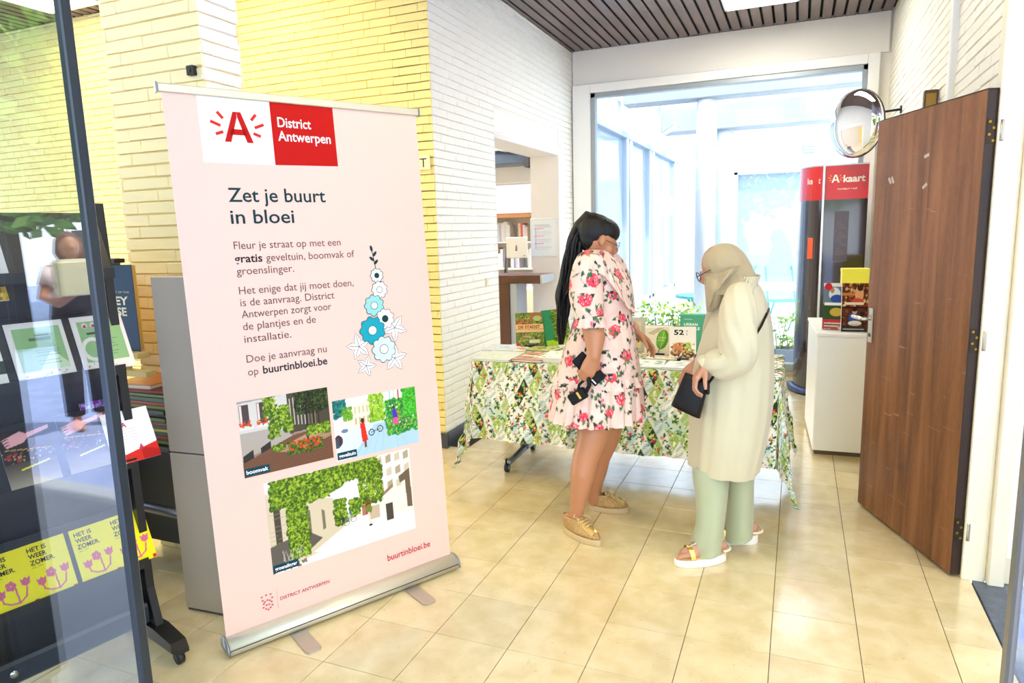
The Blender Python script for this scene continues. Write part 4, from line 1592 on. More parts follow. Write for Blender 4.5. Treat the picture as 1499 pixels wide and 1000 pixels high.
flat('pale green atlas lying flat on the front left corner of the table', 692, 528, .24, .30, .012, 0, cvf('DCE6DA', ['C8D8CC', 'E8F0E8'], 12), 'BFD0BC')
flat('thin pale blue booklet lying flat behind the pale green atlas', 705, 514, .22, .24, .007, 6, cvf('D8E2EA', ['B8CCDC', 'EEF2F4'], 14), 'C0CCD8')
flat('flat book with a reddish cover lying at the table front, second from the left corner', 748, 529, .20, .25, .014, -3, cvf('C89A7A', ['A8503A', '6A8A3A', 'E8D0B0'], 50, 'E8E0CC'), '8A4A34')
flat('thick white book lying flat beside the floral skirt', 788, 530, .19, .25, .026, 2, cvf('F0F0EA', ['C8D87A', 'E8E8E0', '8FB04A'], 10), 'F0F0EE')
flat('green and yellow garden magazine lying flat in front of the orange-banded book', 768, 513, .21, .15, .006, -8, cvf('C8CC8A', ['6E8A2A', 'E8E0A0', 'A87A3A'], 46), 'A8B06A')
flat('white magazine with a red title lying flat behind the reddish book', 742, 515, .12, .17, .005, 12, cvf('EDE8DC', ['C8503A', 'D8CCB0'], 14, 'C8604A'), 'E8E0D0')
flat('pale open-air magazine lying flat at the table front beside the floral skirt', 915, 538, .21, .22, .008, 4, cvf('E6ECE8', ['B8C8C0', 'D8E0D0', '7A9A8A'], 22), 'D0D8D0')
flat('white and green leaflet book lying flat in front of the headscarf wearer', 968, 541, .23, .20, .014, -4, cvf('E8EEF0', ['A8B8C0', '8FB06A'], 18), 'B8C4C0')
flat('small cream booklet with a red line, lying flat before the green-leaf book', 945, 526, .17, .12, .006, 0, cvf('F0E8D8', ['C85A4A', 'E0D0B0', '8A9A5A'], 12), 'E8DCC8')
flat('cream booklet lying flat below the book numbered 52', 996, 534, .15, .10, .010, 8, cvf('E8DCC0', ['C8A87A', '8A6A4A'], 16), 'D8C8A8')
flat('pale magazine lying flat behind the sand-coloured standing book', 912, 513, .16, .11, .006, 0, cvf('E8E8DC', ['B8C88A', 'D8D0B8'], 16), 'D8D8C8')
flat('white book lying flat on the right end of the table behind the cream coat', 1080, 530, .12, .30, .022, -3, cvf('F2F2EE', ['E0E0D8'], 8), 'E8E8E4')

# ================================================================== BROWN DOOR
DH, DF = V((1.895, 1.135, 0)), V((1.59, 1.876, 0))
DM = frame(DF, DH - DF, (0, 0, 1))    # local x: from the free edge to the hinge edge, -y: the side seen
DW = (DH - DF).length
OAK = wood_mat('brown_oak_veneer', '60351A', '9C653C', scale=16, stretch=(1, 1, .07), rough=.5, coat=.06, scratches=True)
dr = bpy.data.objects.new('door_3', None)
COL.objects.link(dr)
dr.matrix_world = DM
tag(dr, kind='structure')
MB().box(0, DW, 0, .048, .012, 2.018, ch=.003).build('door_leaf', OAK, dr)
DK2 = wood_mat('dark_door_edge_wood', '1E120C', '3A2418', scale=14, stretch=(1, 1, .1), rough=.45, coat=.1)
MB().box(DW, DW + .004, .001, .047, .014, 2.016).build('hinge_edge', DK2, dr)
MB().box(.002, DW, .001, .047, 2.018, 2.022).build('top_edge', DK2, dr)
for z in (1.86, 1.036, .217):
    h_ = MB()
    h_.box(DW + .004, DW + .006, .004, .044, z - .05, z + .05)
    ho = h_.build('hinge', mat('dark_hinge_plate', '3A2E24', .4, metal=.5), dr)
    MB().cyl((DW + .022, .050, z - .04), (DW + .022, .050, z + .04), .008, n=14).build('hinge_pin', mat('steel_hinge', 'CFC8B8', .3, metal=.8), ho, True)
    MB().box(DW + .006, DW + .03, .046, .052, z - .035, z + .035).build('hinge_leaf', mat('steel_hinge', 'CFC8B8', .3, metal=.8), ho)
    sc_ = MB()
    for k in range(4):
        sc_.cyl((DW + .006, .014 if k % 2 else .03, z - .036 + k * .024), (DW + .0075, .014 if k % 2 else .03, z - .036 + k * .024), .0055, n=10)
    sc_.build('screw', mat('brass', 'B8902A', .3, metal=.9), ho)
HDL = mat('satin_nickel', 'D2CDC2', .25, metal=.9)
hp = MB().box(.022, .062, -.008, 0, .905, 1.085, ch=.003).build('handle_plate', HDL, dr)
lv = MB().tube([(.042, -.006, 1.03), (.042, -.045, 1.03), (.036, -.052, 1.03), (-.055, -.052, 1.032)], [.009, .009, .0095, .009], n=12, round_ends=True)
lv.build('handle_lever', HDL, hp, True)
MB().cyl((.042, -.009, .945), (.042, -.0075, .945), .011, n=16).build('keyhole', mat('keyhole', '3A3630', .5), hp)
lv = MB().tube([(.042, .054, 1.03), (.042, .093, 1.03), (.036, .10, 1.03), (-.055, .10, 1.032)], [.009, .009, .0095, .009], n=12, round_ends=True)
lv.build('handle_lever', HDL, hp, True)
for (u_, z, a) in ((.371, 1.808, -12), (.371, 1.677, -28), (.662, 1.72, 50), (.637, 1.722, 55)):
    m_ = MB().box(-.018, .018, -.0016, -.0002, -.007, .007)
    o = m_.build('tape_scrap', mat('tape_scrap', 'C8B8AC', .5), dr)
    o.location = (DW - u_, 0, z)
    o.rotation_euler = (0, math.radians(a), 0)
sn = MB()
for k in range(7):
    x = random.uniform(.1, .7)
    z = random.uniform(.15, .9)
    sn.box(x, x + random.uniform(.03, .09), -.0004, .0001, z, z + .0012)
sn.build('scratch', mat('pale_scratch', 'A98A6C', .6), dr)['kind'] = 'stuff'

# wooden catch block on the right wall above the door
wb = thing('wall_block', 'small dark wooden block on the brick wall above the brown door', 'block', (1.945, 2.595, 2.19))
MB().box(-.07, .0, -.025, .025, -.07, .07, ch=.004).build('block', wood_mat('dark_block_wood', '3A2012', '6A3E22'), wb)
MB().box(-.06, -.01, -.03, -.025, -.05, .05).build('metal_face', mat('worn_brass', '9A7A3A', .4, metal=.7), wb)

# convex mirror on its arm
mc = V((1.634, 4.217, 2.305))
mr_ = thing('convex_mirror', 'round convex safety mirror on an arm, high beside the window', 'mirror', M=frame(mc, V((.70, -.71, 0)), V((.0, -.05, 1))))
R_ = []
Rm = .262
for k in range(13):
    t = k / 12
    r = Rm * math.sin(t * PI / 2)
    R_.append([V((r * math.cos(a), -.07 * math.cos(t * PI / 2), r * math.sin(a))) for a in [2 * PI * i / 40 for i in range(40)]])
m_ = MB()
m_.rings([[V((p.x * .001, -.07, p.z * .001)) for p in R_[1]]] + R_[1:], cap0=True, cap1=False)
m_.build('mirror_dome', mat('mirror_silver', 'EFEFF2', .03, metal=1.0), mr_, True)
m_ = MB()
m_.tube([(Rm * math.cos(a), 0, Rm * math.sin(a)) for a in [2 * PI * i / 40 for i in range(41)]], .006, n=8, cap=False)
m_.build('rim', mat('mirror_rim', '2A2C30', .5), mr_, True)
m_ = MB()
m_.rings([[V((Rm * math.cos(a), 0, Rm * math.sin(a))) for a in [2 * PI * i / 40 for i in range(40)]], [V((Rm * .5 * math.cos(a), .05, Rm * .5 * math.sin(a))) for a in [2 * PI * i / 40 for i in range(40)]]], cap0=False)
m_.build('back_shell', BLACK, mr_, True)
Mi = mr_.matrix_world.inverted()
m_ = MB().tube([Mi @ V((1.64, 4.26, 2.31)), Mi @ V((1.74, 4.25, 2.38)), Mi @ V((1.94, 4.217, 2.39))], .009, n=10)
m_.build('arm', BLACKM, mr_, True)
m_ = MB()
pc = Mi @ V((1.938, 4.217, 2.39))
m_.cyl(pc, Mi @ V((1.948, 4.217, 2.39)), .03, n=18)
m_.build('wall_plate', BLACKM, mr_)

# ================================================================== WHITE CABINET AND THE RED-TOPPED TOTEM
cb = thing('white_cabinet', 'low white cabinet beside the brown door, leaflets on its top', 'cabinet', (1.375, 2.70, 0), math.radians(3))
MB().box(0, .50, 0, .80, .03, .798, ch=.002).build('body', WHITEL, cb)
MB().box(-.006, .506, -.008, .806, .798, .82, ch=.003).build('top_board', WHITEL, cb)
MB().box(.012, .49, .012, .79, .0, .03).build('plinth', mat('cabinet_plinth', '6A5A48', .6), cb)
MB().box(.004, .496, -.016, -.001, .034, .792, ch=.002).build('door', WHITEL, cb)

c = Canvas(60, 100, 'E9E2D8')
c.rect(0, 8, 60, 46, '6A7A8A').ell(28, 24, 14, 14, 'D8E0EA').ell(34, 34, 16, 9, '2A4A9A').ell(22, 16, 5, 6, 'B8805A').ell(12, 8, 9, 8, 'C8182A').rect(0, 46, 60, 78, '2F4A1E').ell(34, 62, 16, 9, 'C8A83A').rect(0, 78, 60, 100, 'C82838').line(6, 86, 52, 86, 2, 'F2E8E4').line(6, 92, 40, 92, 1.4, 'F2E8E4').rect(4, 42, 54, 48, 'F2F2F2')
a_ = at(1203, 482, Z=.822)
tl = thing('leaflet_pack', 'pack of red-footed leaflets standing on the white cabinet, the left one', 'leaflet', M=Matrix.Translation((a_.x, a_.y, .822)) @ Matrix.Rotation(math.radians(-4), 4, 'Z') @ Matrix.Rotation(math.radians(-9), 4, 'X'))
MB().box(0, .145, .001, .03, 0, .31).build('sheets', PAPERW, tl)
c.sheet('cover_print', .145, .31, tl)
MB().box(-.003, .148, -.012, .036, -.0015, .0).box(-.003, .148, -.012, -.010, 0, .05).build('acrylic_holder', glass_mat('acrylic', (.95, .97, 1)), tl)
c = Canvas(70, 116, '5A2A14')
c.specks(0, 0, 70, 56, 120, ['A83A1E', '3A1A0C', 'C8883A', 'E8C88A'], 2, 5)
c.rect(2, 24, 50, 30, 'C87A3A').ell(46, 26, 11, 20, 'D8A070').ell(48, 12, 8, 7, '3A1C10').ell(42, 44, 16, 8, 'C84A3A').rect(8, 46, 58, 52, 'E8D8C0').rect(0, 56, 70, 60, '241410')
c.specks(0, 58, 70, 110, 60, ['3A1A10', '8A4A2A', '241410'], 2, 5)
c.ell(34, 86, 14, 17, '2A4A9A').ell(35, 68, 6, 7, 'C8946A').ell(35, 63, 7, 5, '241410').ell(36, 96, 18, 6, 'E8DCC8').rect(0, 106, 70, 116, '3A3A3A').line(6, 110, 60, 110, 2, 'E8E8E8')
a_ = at(1231, 485, Z=.822)
tl = thing('leaflet_pack', 'pack of dark photo-covered leaflets on the white cabinet, by the door handle', 'leaflet', M=Matrix.Translation((a_.x, a_.y, .822)) @ Matrix.Rotation(math.radians(3), 4, 'Z') @ Matrix.Rotation(math.radians(-9), 4, 'X'))
MB().box(0, .155, .001, .03, 0, .315).build('sheets', PAPERW, tl)
c.sheet('cover_print', .155, .315, tl)
MB().box(-.003, .158, -.012, .036, -.0015, .0).box(-.003, .158, -.012, -.010, 0, .05).build('acrylic_holder', MATS['acrylic'], tl)
yb = thing('yellow_box', 'lemon yellow box standing on the white cabinet behind the leaflets', 'box', (1.53, 3.17, .822), math.radians(2))
MB().box(0, .17, 0, .12, 0, .36, ch=.002).build('body', mat('lemon_card', 'EFE44A', .5), yb)
MB().box(-.002, .172, -.002, .122, .36, .385, ch=.002).build('lid', mat('lemon_card', 'EFE44A', .5), yb)
sb = thing('pump_bottle', 'small white pump bottle on the cabinet edge beside the door handle', 'bottle', (1.70, 2.80, .822))
m_ = MB()
m_.rings([[V((r * math.cos(a), r * math.sin(a), z)) for a in [2 * PI * i / 18 for i in range(18)]] for z, r in ((0, .024), (.004, .027), (.10, .027), (.115, .018), (.125, .009), (.14, .009))])
m_.build('bottle_body', mat('white_plastic', 'F4F4F2', .35), sb, True)
MB().tube([(0, 0, .14), (0, 0, .165), (-.03, 0, .165)], .005, n=8).build('pump', mat('white_plastic', 'F4F4F2', .35), sb, True)

TK = V((1.425, 4.40, 0))
tt = thing('card_totem', 'tall glossy dark display column with red header panels by the window', 'display column', (TK.x, TK.y, 0))
GLOSS = mat('dark_gloss_panel', '2A1D22', .06, coat=.6)
RED = mat('red_header', 'C81422', .25, coat=.3)
# triangular prism: front face looks at the viewer, left face curves away to the window
f0, f1 = V((0, 0, 0)), V((.335, -.02, 0))
arc = [V((-.005 - .19 * math.sin(t) ** 1.0, .36 * (1 - math.cos(t)) , 0)) for t in [PI / 2 * k / 10 for k in range(11)]]
back = V((.335, .36, 0))
def column(zz0, zz1, M_, name, inset=0.0):
    P = [f1 + V((-inset, inset, zz0)), back + V((-inset, -inset, zz0))] + [p + V((inset, inset * .2, zz0)) for p in arc[::-1]]
    return MB().prism(P[::-1], (0, 0, zz1 - zz0)).build(name, M_, tt)
column(.05, 1.72, GLOSS, 'dark_body')
column(1.72, 2.00, RED, 'red_header_body')
column(2.00, 2.012, ALU, 'top_cap', -.002)
MB().box(-.014, .006, -.016, .004, .03, 2.01, ch=.004).build('corner_strip', mat('silver_strip', 'E4E6EA', .25, metal=.6), tt)
MB().tube([(-.005 - .21 * math.sin(t), .36 * (1 - math.cos(t)) - .01, .03) for t in [PI / 2 * k / 14 for k in range(15)]], .03, n=8).build('base_rim', mat('blue_grey_base', '3E4C78', .3, metal=.4), tt, True)
MB().tube([V((.335, -.02, .03)), V((0, 0, .03))], .02, n=8).build('base_rim', mat('blue_grey_base', '3E4C78', .3, metal=.4), tt)
fr_ = bpy.data.objects.new('front_panel', None)
COL.objects.link(fr_)
fr_.parent = tt
fr_.rotation_euler = (0, 0, math.atan2(-.02, .335))
logo_A(fr_, .085, 1.86, .065, 'F6F0EC', y=-.002, rays='E8963A')
text('kaart', .145, 1.862, .058, 'F6F0EC', fr_, width=.165, bold=.03, y=-.002)
text('Voordelig in \'t stad', .10, 1.80, .014, 'F6F0EC', fr_, width=.15, bold=.01, y=-.002)
MB().box(.09, .20, -.002, -.001, 1.20, 1.62).build('inner_poster', mat('dim_poster', '4A3A40', .2), fr_)
m_ = MB()
for k in range(12):
    m_.box(.105, .185 - (k % 3) * .02, -.003, -.002, 1.25 + k * .025, 1.258 + k * .025)
m_.build('poster_lines', mat('dim_lines', '6A5A60', .3), fr_)['kind'] = 'stuff'
le_ = bpy.data.objects.new('side_panel', None)
COL.objects.link(le_)
le_.parent = tt
le_.location = (-.155, .085, 0)
le_.rotation_euler = (0, 0, math.radians(-33))
text('kaart', .03, 1.86, .05, 'F0C8CC', le_, width=.12, bold=.03, y=-.0035)
MB().box(.055, .12, -.006, -.0035, 1.22, 1.40).build('orange_notice', mat('orange_card', 'E8603A', .5), le_)

# ================================================================== OPENING: NOTICES, DESK, LIBRARY
nf = thing('framed_notice', 'white framed notice with pink headings beside the opening', 'notice', (-1.368, 4.686, 1.255))
MB().box(0, .292, -.012, 0, 0, .40, ch=.003).build('frame', mat('pale_frame', 'DDE3EC', .3, coat=.3), nf)
c = Canvas(70, 96, 'E4ECF8')
c.lines(10, 14, 62, 3, 3, '9AA8C0', 1, .6)
for k in range(3):
    c.line(8, 24 + k * 20, 34, 24 + k * 20, 2, 'E86A8A')
    c.lines(14, 29 + k * 20, 62, 4, 3.4, 'A8B4CC', .9, .7)
c.line(12, 24, 12, 78, 1, '8A94B0').lines(10, 82, 50, 4, 3, 'A8B4CC', .9, .6)
c.sheet('notice_sheet', .262, .37, nf, .015, .015, -.0128)
so_ = thing('light_switch', 'small cream switch plate low on the white brick wall before the opening', 'switch', (-1.048, 2.843, 1.10))
MB().box(0, .008, -.02, .02, 0, .065, ch=.002).build('plate', mat('cream_plate2', 'E8DFC0', .4), so_)
MB().box(.008, .011, -.012, .012, .018, .047).build('rocker', mat('cream_plate2', 'E8DFC0', .4), so_)

dk = thing('reading_desk', 'dark brown desk rail on a broad post standing in the opening', 'desk', (0, 0, 0))
DBW = wood_mat('dark_brown_desk', '3A1A1C', '54282A', scale=6, stretch=(.2, .2, 1), rough=.35)
a0, a1 = at(724, 409, Y=4.25), at(792, 409, Y=4.25)
MB().box(a0.x - .3, a1.x, 4.22, 4.60, a1.z - .042, a1.z + .042, ch=.003).build('rail', DBW, dk)
MB().box(a1.x, a1.x + .022, 4.22, 4.60, a1.z - .042, a1.z + .042, ch=.003).build('rail_end', mat('rail_steel', 'B8B4B4', .3, metal=.8), dk)
a2, a3 = at(733, 430, Y=4.27), at(747, 430, Y=4.27)
MB().box(a2.x - .05, a3.x, 4.24, 4.56, 0, a1.z - .042, ch=.003).build('post', DBW, dk)
MB().box(a3.x, a3.x + .075, 4.26, 4.54, 0, a1.z - .042, ch=.003).build('side_cheek', mat('grey_cheek', 'A4AEC0', .4), dk)
lp = thing('counter_sign', 'white tilted counter sign with a small emblem above the desk', 'sign', M=Matrix.Translation(at(741, 378, Y=4.45)) @ Matrix.Rotation(math.radians(-6), 4, 'X'))
MB().box(0, .235, 0, .012, 0, .215, ch=.004).build('panel', mat('sign_white', 'F2F2F6', .3), lp)
m_ = MB().box(.10, .125, -.001, 0, .075, .09).box(.10, .125, -.001, 0, .095, .11).box(.105, .12, -.001, 0, .115, .13).box(.19, .215, -.001, 0, .02, .026)
m_.build('emblem', mat('ink_5A5A66', '5A5A66', .5), lp)
MB().hull([(-.03, .02, -.15), (-.01, .02, -.15), (-.01, .06, -.15), (-.03, .06, -.15), (.0, .02, .2), (.01, .02, .2), (.01, .06, .2), (.0, .06, .2)]).build('stay', mat('sign_dark', '34343C', .4), lp)

# library furniture seen through the opening
a0 = at(724, 318, Y=6.6)
a1 = at(776, 316, Y=6.6)
lb = thing('library_shelf', 'white bookshelf with a wood top rail in the library room', 'shelf', (a0.x - .5, 6.6, 0))
Wd = a1.x - a0.x + 1.0
zt = a0.z
MB().box(0, Wd, 0, .32, zt - .015, zt + .045, ch=.004).build('top_rail', wood_mat('orange_wood', 'A8683A', 'D8A070', stretch=(.1, 1, 1)), lb)
MB().box(0, .02, 0, .3, 0, zt).box(Wd - .02, Wd, 0, .3, 0, zt).box(.02, Wd - .02, .28, .3, 0, zt).build('carcass', WHITEL, lb)
zs = [zt - .34, zt - .70, zt - 1.06, zt - 1.4]
for z in zs:
    MB().box(.02, Wd - .02, 0, .28, z - .02, z, ch=.003).build('shelf_board', WHITEL, lb)
pal = ['E8E4E0', 'D8D8E0', 'C8B8C8', 'A8B0C0', 'E8D8C8', 'B84A4A', '7A8AA8', 'F0F0F0', 'D8C8A8']
for k, z in enumerate(zs[:3]):
    x = .05
    j = 0
    while x < Wd - .08:
        w_ = random.uniform(.018, .04)
        h_ = random.uniform(.2, .28)
        ci = random.choice(pal)
        o = MB().box(0, w_ - .002, 0, .19, 0, h_, ch=.001).build('shelf_book', mat('spine_' + ci, ci, .5), None)
        o.location = (a0.x - .5 + x, 6.62, z + .001)
        tag(o, f'{dict(zip(pal, ["off-white", "pale lilac", "mauve", "grey-blue", "peach", "red", "steel blue", "white", "sand"]))[ci]} {"tall" if h_ > .24 else "short"} {"thick" if w_ > .03 else "thin"} book on the {["upper", "middle", "lower"][k]} shelf of the library', 'book', f'books on the {["upper", "middle", "lower"][k]} library shelf')
        x += w_ + (.12 if random.random() < .12 else 0)
        j += 1
pu = thing('projector_housing', 'dark blue-grey ceiling unit with pipes, high inside the library', 'ceiling unit', (0, 0, 0))
a0, a1 = at(718, 208, Y=5.5), at(768, 236, Y=5.5)
MB().box(a0.x - .5, a1.x, 5.5, 5.86, a1.z - .02, a0.z + .15, ch=.01).build('housing', mat('dark_teal_unit', '26323E', .35), pu)
MB().box(a1.x, a1.x + .055, 5.48, 5.88, a1.z - .07, a0.z + .15, ch=.003).build('edge_board', mat('black_edge', '17181C', .5), pu)
for k in range(3):
    MB().tube([(a0.x - .4, 5.46, a0.z - .04 - k * .035), (a0.x + .12, 5.46, a0.z - .03 - k * .035), (a0.x + .2, 5.46, a0.z - .06 - k * .03), (a1.x - .02, 5.47, a0.z - .08 - k * .02)], .012, n=8).build('pipe', mat('pale_pipe', 'B8C0C8', .3, metal=.5), pu, True)
bm_ = MB()
a0, a1 = at(722, 240, Y=5.9), at(776, 252, Y=5.9)
bm_.box(-5.1, -1.37, 5.9, 6.2, a1.z - .12, a0.z + .02, ch=.01)
struct('beam_library', bm_, mat('library_paint', 'F4F2F4', .6))
cm = thing('library_cupboard', 'pale cupboard low in the library behind the desk post', 'cupboard', (-2.0, 5.35, 0))
MB().box(0, .42, 0, .3, .02, .86, ch=.004).build('body', mat('cupboard_grey', 'C4CAD6', .5), cm)
MB().box(.01, .41, -.012, 0, .44, .85, ch=.003).build('door', mat('cupboard_cream', 'F0E8D0', .5), cm)
MB().box(.01, .41, -.012, 0, .04, .43, ch=.003).build('door', mat('cupboard_cream', 'F0E8D0', .5), cm)
MB().box(0, .42, .01, .29, 0, .02).build('plinth', mat('cupboard_grey', 'C4CAD6', .5), cm)

# ================================================================== COURTYARD BEYOND THE WINDOW
STONE = mat('pale_render', 'CBCED4', .8, var=.04, vscale=2)
CONC = mat('courtyard_concrete', '96999E', .8, var=.1, vscale=3, bump=.2, bscale=8)
MULL = mat('white_mullion', 'AEB8C8', .5)
DULLG = mat('pale_glazing', '8C9CB2', .1, spec=.6)
struct('ground_courtyard', MB().box(-1.1, 6, 5.44, 16, -.3, -.02), mat('courtyard_paving', 'D6D6D4', .8))
fx = -.96
fc = struct('wall_courtyard_left', MB().box(fx - .3, fx - .02, 5.43, 16, 2.78, 3.6).box(fx - .3, fx - .05, 5.43, 16, -.1, .42), STONE)
for (y0, y1, nm) in ((5.45, 7.25, 'pane'), (7.60, 8.80, 'pane'), (9.2, 11.15, 'pane')):
    MB().box(fx - .05, fx - .04, y0, y1, .42, 2.72).build(nm, DULLG, fc)
for (y0, y1) in ((7.25, 7.38), (7.46, 7.6), (8.80, 8.92), (9.06, 9.2), (11.15, 11.28), (11.9, 12.1), (13.4, 13.6)):
    MB().box(fx - .06, fx + .02, y0, y1, .40, 2.74, ch=.006).build('mullion', MULL, fc)
MB().box(fx - .07, fx + .03, 5.43, 16, 2.72, 2.80, ch=.006).build('head_rail', mat('grey_rail', '8C98AA', .4), fc)
MB().box(fx - .06, fx + .02, 5.43, 16, .40, .46, ch=.006).build('sill_rail', MULL, fc)
for z in np.arange(.95, 2.66, .055):
    o = MB().hull([(fx - .02, 12.12, z), (fx + .03, 12.12, z + .02), (fx + .03, 13.38, z + .02), (fx - .02, 13.38, z), (fx - .02, 12.12, z + .006), (fx + .03, 12.12, z + .026), (fx + .03, 13.38, z + .026), (fx - .02, 13.38, z + .006)]).build('louvre', mat('louvre_grey', '707880', .5), fc)
MB().box(fx - .04, fx - .03, 12.1, 13.4, .9, 2.7).build('louvre_back', mat('louvre_back', 'A8ACB2', .7), fc)


def round_post(x, y, r, z1, nm):
    m_ = MB()
    m_.rings([[V((x + rr * math.cos(a), y + rr * math.sin(a), z)) for a in [2 * PI * i / 28 for i in range(28)]] for z, rr in ((-.05, r), (z1 - .04, r), (z1 - .035, r * .93), (z1, r * .93))])
    struct(nm, m_, STONE, None, True)


round_post(.125, 7.0, .125, 3.08, 'courtyard_pillar')
round_post(.20, 8.6, .13, 2.90, 'courtyard_pillar')
struct('beam_courtyard', MB().box(-.9, 5.5, 6.85, 7.15, 3.08, 3.32, ch=.01), CONC)
struct('beam_courtyard', MB().box(-.7, 5.5, 8.4, 8.8, 2.90, 3.25, ch=.01), CONC)
struct('beam_courtyard', MB().box(-.9, 5.5, 9.6, 9.9, 3.35, 3.75, ch=.01), STONE)
bw = struct('wall_courtyard_back', MB().box(-1.2, 6, 11.5, 11.8, 2.50, 3.6).box(-1.2, .12, 11.5, 11.8, -.1, 2.5).box(-.0, 6, 11.5, 11.8, -.1, .1), STONE)
MB().box(.12, 4.0, 11.52, 11.54, .1, 2.5).build('pane', mat('back_glazing', '98A6BE', .15, spec=.6), bw)
MB().box(.08, 4.0, 11.44, 11.52, 2.44, 2.54, ch=.008).build('head_rail', MULL, bw)
MB().box(.08, .16, 11.44, 11.52, .05, 2.5, ch=.008).build('mullion', MULL, bw)
MB().box(2.1, 2.18, 11.44, 11.52, .05, 2.5, ch=.008).build('mullion', MULL, bw)
vb = thing('wall_vent', 'small grey vent box on the courtyard back wall', 'vent', (1.35, 11.44, 2.82))
MB().box(-.1, .1, 0, .06, -.06, .12, ch=.01).build('housing', mat('vent_grey', '9FAABC', .5), vb)
for k in range(3):
    MB().box(-.085, .085, -.008, 0, -.04 + k * .05, -.015 + k * .05).build('louvre', mat('vent_grey2', 'C4CCD8', .5), vb)
sc2 = thing('security_camera', 'white bullet camera on the courtyard fascia at the left', 'camera', M=frame(at(980, 190, Y=8.2), V((.86, 0, .5)), (0, -.2, 1)))
MB().cyl((-.1, 0, 0), (.1, 0, 0), .035, n=18).build('camera_body', mat('camera_white', 'D4DAE2', .4), sc2, True)
MB().box(-.1, .12, -.04, .04, .036, .044, ch=.003).build('sunshade', mat('camera_white', 'D4DAE2', .4), sc2)
ci_ = sc2.matrix_world.inverted()
cp_ = sc2.matrix_world.translation
MB().tube([(-.1, 0, 0), ci_ @ V((cp_.x - .12, 8.36, cp_.z)), ci_ @ V((cp_.x - .12, 8.41, 3.0))], .012, n=8).build('mount_arm', mat('camera_white', 'D4DAE2', .4), sc2, True)

# planters
TEAL = mat('teal_metal', '4FA8A6', .4, metal=.1)


def leafy(name, label, x0, x1, y0, y1, z0, z1, n, grp=None):
    t = thing(name, label, 'plant', ((x0 + x1) / 2, (y0 + y1) / 2, z0), 0, grp)
    cx, cy = (x0 + x1) / 2, (y0 + y1) / 2
    for k, (cc) in enumerate(('A8C84A', 'C8DC7A', '7AA83A')):
        m_ = MB()
        for _ in range(n // 3):
            p = V((random.uniform(x0, x1) - cx, random.uniform(y0, y1) - cy, random.uniform(.0, z1 - z0)))
            a, e = random.uniform(0, 6.28), random.uniform(-.3, 1.0)
            d = V((math.cos(a) * math.cos(e), math.sin(a) * math.cos(e), math.sin(e)))
            q = d.orthogonal().normalized() * .018
            L = random.uniform(.05, .1)
            i = len(m_.v)
            m_.v += [p, p + d * L * .5 + q, p + d * L, p + d * L * .5 - q]
            m_.f.append((i, i + 1, i + 2, i + 3))
        m_.build('leaves', mat('leaf_' + cc, cc, .6), t)['kind'] = 'stuff'
    m_ = MB()
    for _ in range(9):
        b0 = V((random.uniform(x0, x1) - cx, random.uniform(y0, y1) - cy, 0))
        m_.tube([b0, b0 + V((random.uniform(-.05, .05), random.uniform(-.05, .05), (z1 - z0) * .8))], [.006, .003], n=5)
    m_.build('stems', mat('stem_green', '8A9A4A', .6), t)['kind'] = 'stuff'


def planter(label, x0, x1, y0, y1, h):
    t = thing('planter_box', label, 'planter', ((x0 + x1) / 2, (y0 + y1) / 2, -.02))
    a, b_ = (x1 - x0) / 2, (y1 - y0) / 2
    MB().box(-a, a, -b_, -b_ + .03, 0, h).box(-a, a, b_ - .03, b_, 0, h).box(-a, -a + .03, -b_, b_, 0, h).box(a - .03, a, -b_, b_, 0, h).build('sides', mat('pale_blue_box', 'A0AAC0', .6), t)
    MB().box(-a + .03, a - .03, -b_ + .03, b_ - .03, 0, h - .04).build('soil', mat('soil', '6A5A48', .9), t)


planter('pale planter box behind the window, left of the cream coat', -.75, .95, 6.0, 6.3, .36)
leafy('planter_plant', 'light green leafy plant in the planter seen above the leaf book', -.55, .2, 6.02, 6.28, .33, .62, 260)
leafy('planter_plant', 'thin pale plant in the planter near the green book', .45, .85, 6.02, 6.28, .33, .55, 100)
planter('pale planter box behind the window, right of the cream coat', 1.02, 1.75, 5.62, 5.9, .22)
leafy('planter_plant', 'pale leafy plant in the planter right of the cream coat', 1.05, 1.7, 5.64, 5.88, .18, .56, 260)

# teal bistro furniture and a white bench table
bt_ = thing('bistro_table', 'round teal bistro table in the courtyard behind the headscarf wearer', 'table', (.02, 7.75, -.02))
m_ = MB()
m_.rings([[V((r * math.cos(a), r * math.sin(a), z)) for a in [2 * PI * i / 32 for i in range(32)]] for z, r in ((.57, .36), (.565, .375), (.60, .375), (.60, .36))])
m_.build('tabletop', TEAL, bt_, False)
for s in (-1, 1):
    MB().tube([(-.22 * s, -.03, .565), (.2 * s, .03, 0)], .016, n=8).build('leg', TEAL, bt_, True)
    MB().tube([(-.22 * s, .2, .565), (.2 * s, .16, 0)], .016, n=8).build('leg', TEAL, bt_, True)
wt = thing('picnic_table', 'long white table in the courtyard right of the headscarf wearer', 'table', (1.25, 7.6, -.02))
MB().box(-.6, .75, -.3, .3, .70, .77, ch=.006).build('tabletop', mat('white_wood', 'F2F4F4', .5), wt)
for x in (-.5, .65):
    for y in (-.22, .22):
        MB().box(x - .02, x + .02, y - .02, y + .02, 0, .70).build('leg', mat('pale_steel', 'BCC8D2', .4, metal=.4), wt)
MB().box(-.5, .65, -.015, .015, .30, .33).build('stretcher', mat('pale_steel', 'BCC8D2', .4, metal=.4), wt)


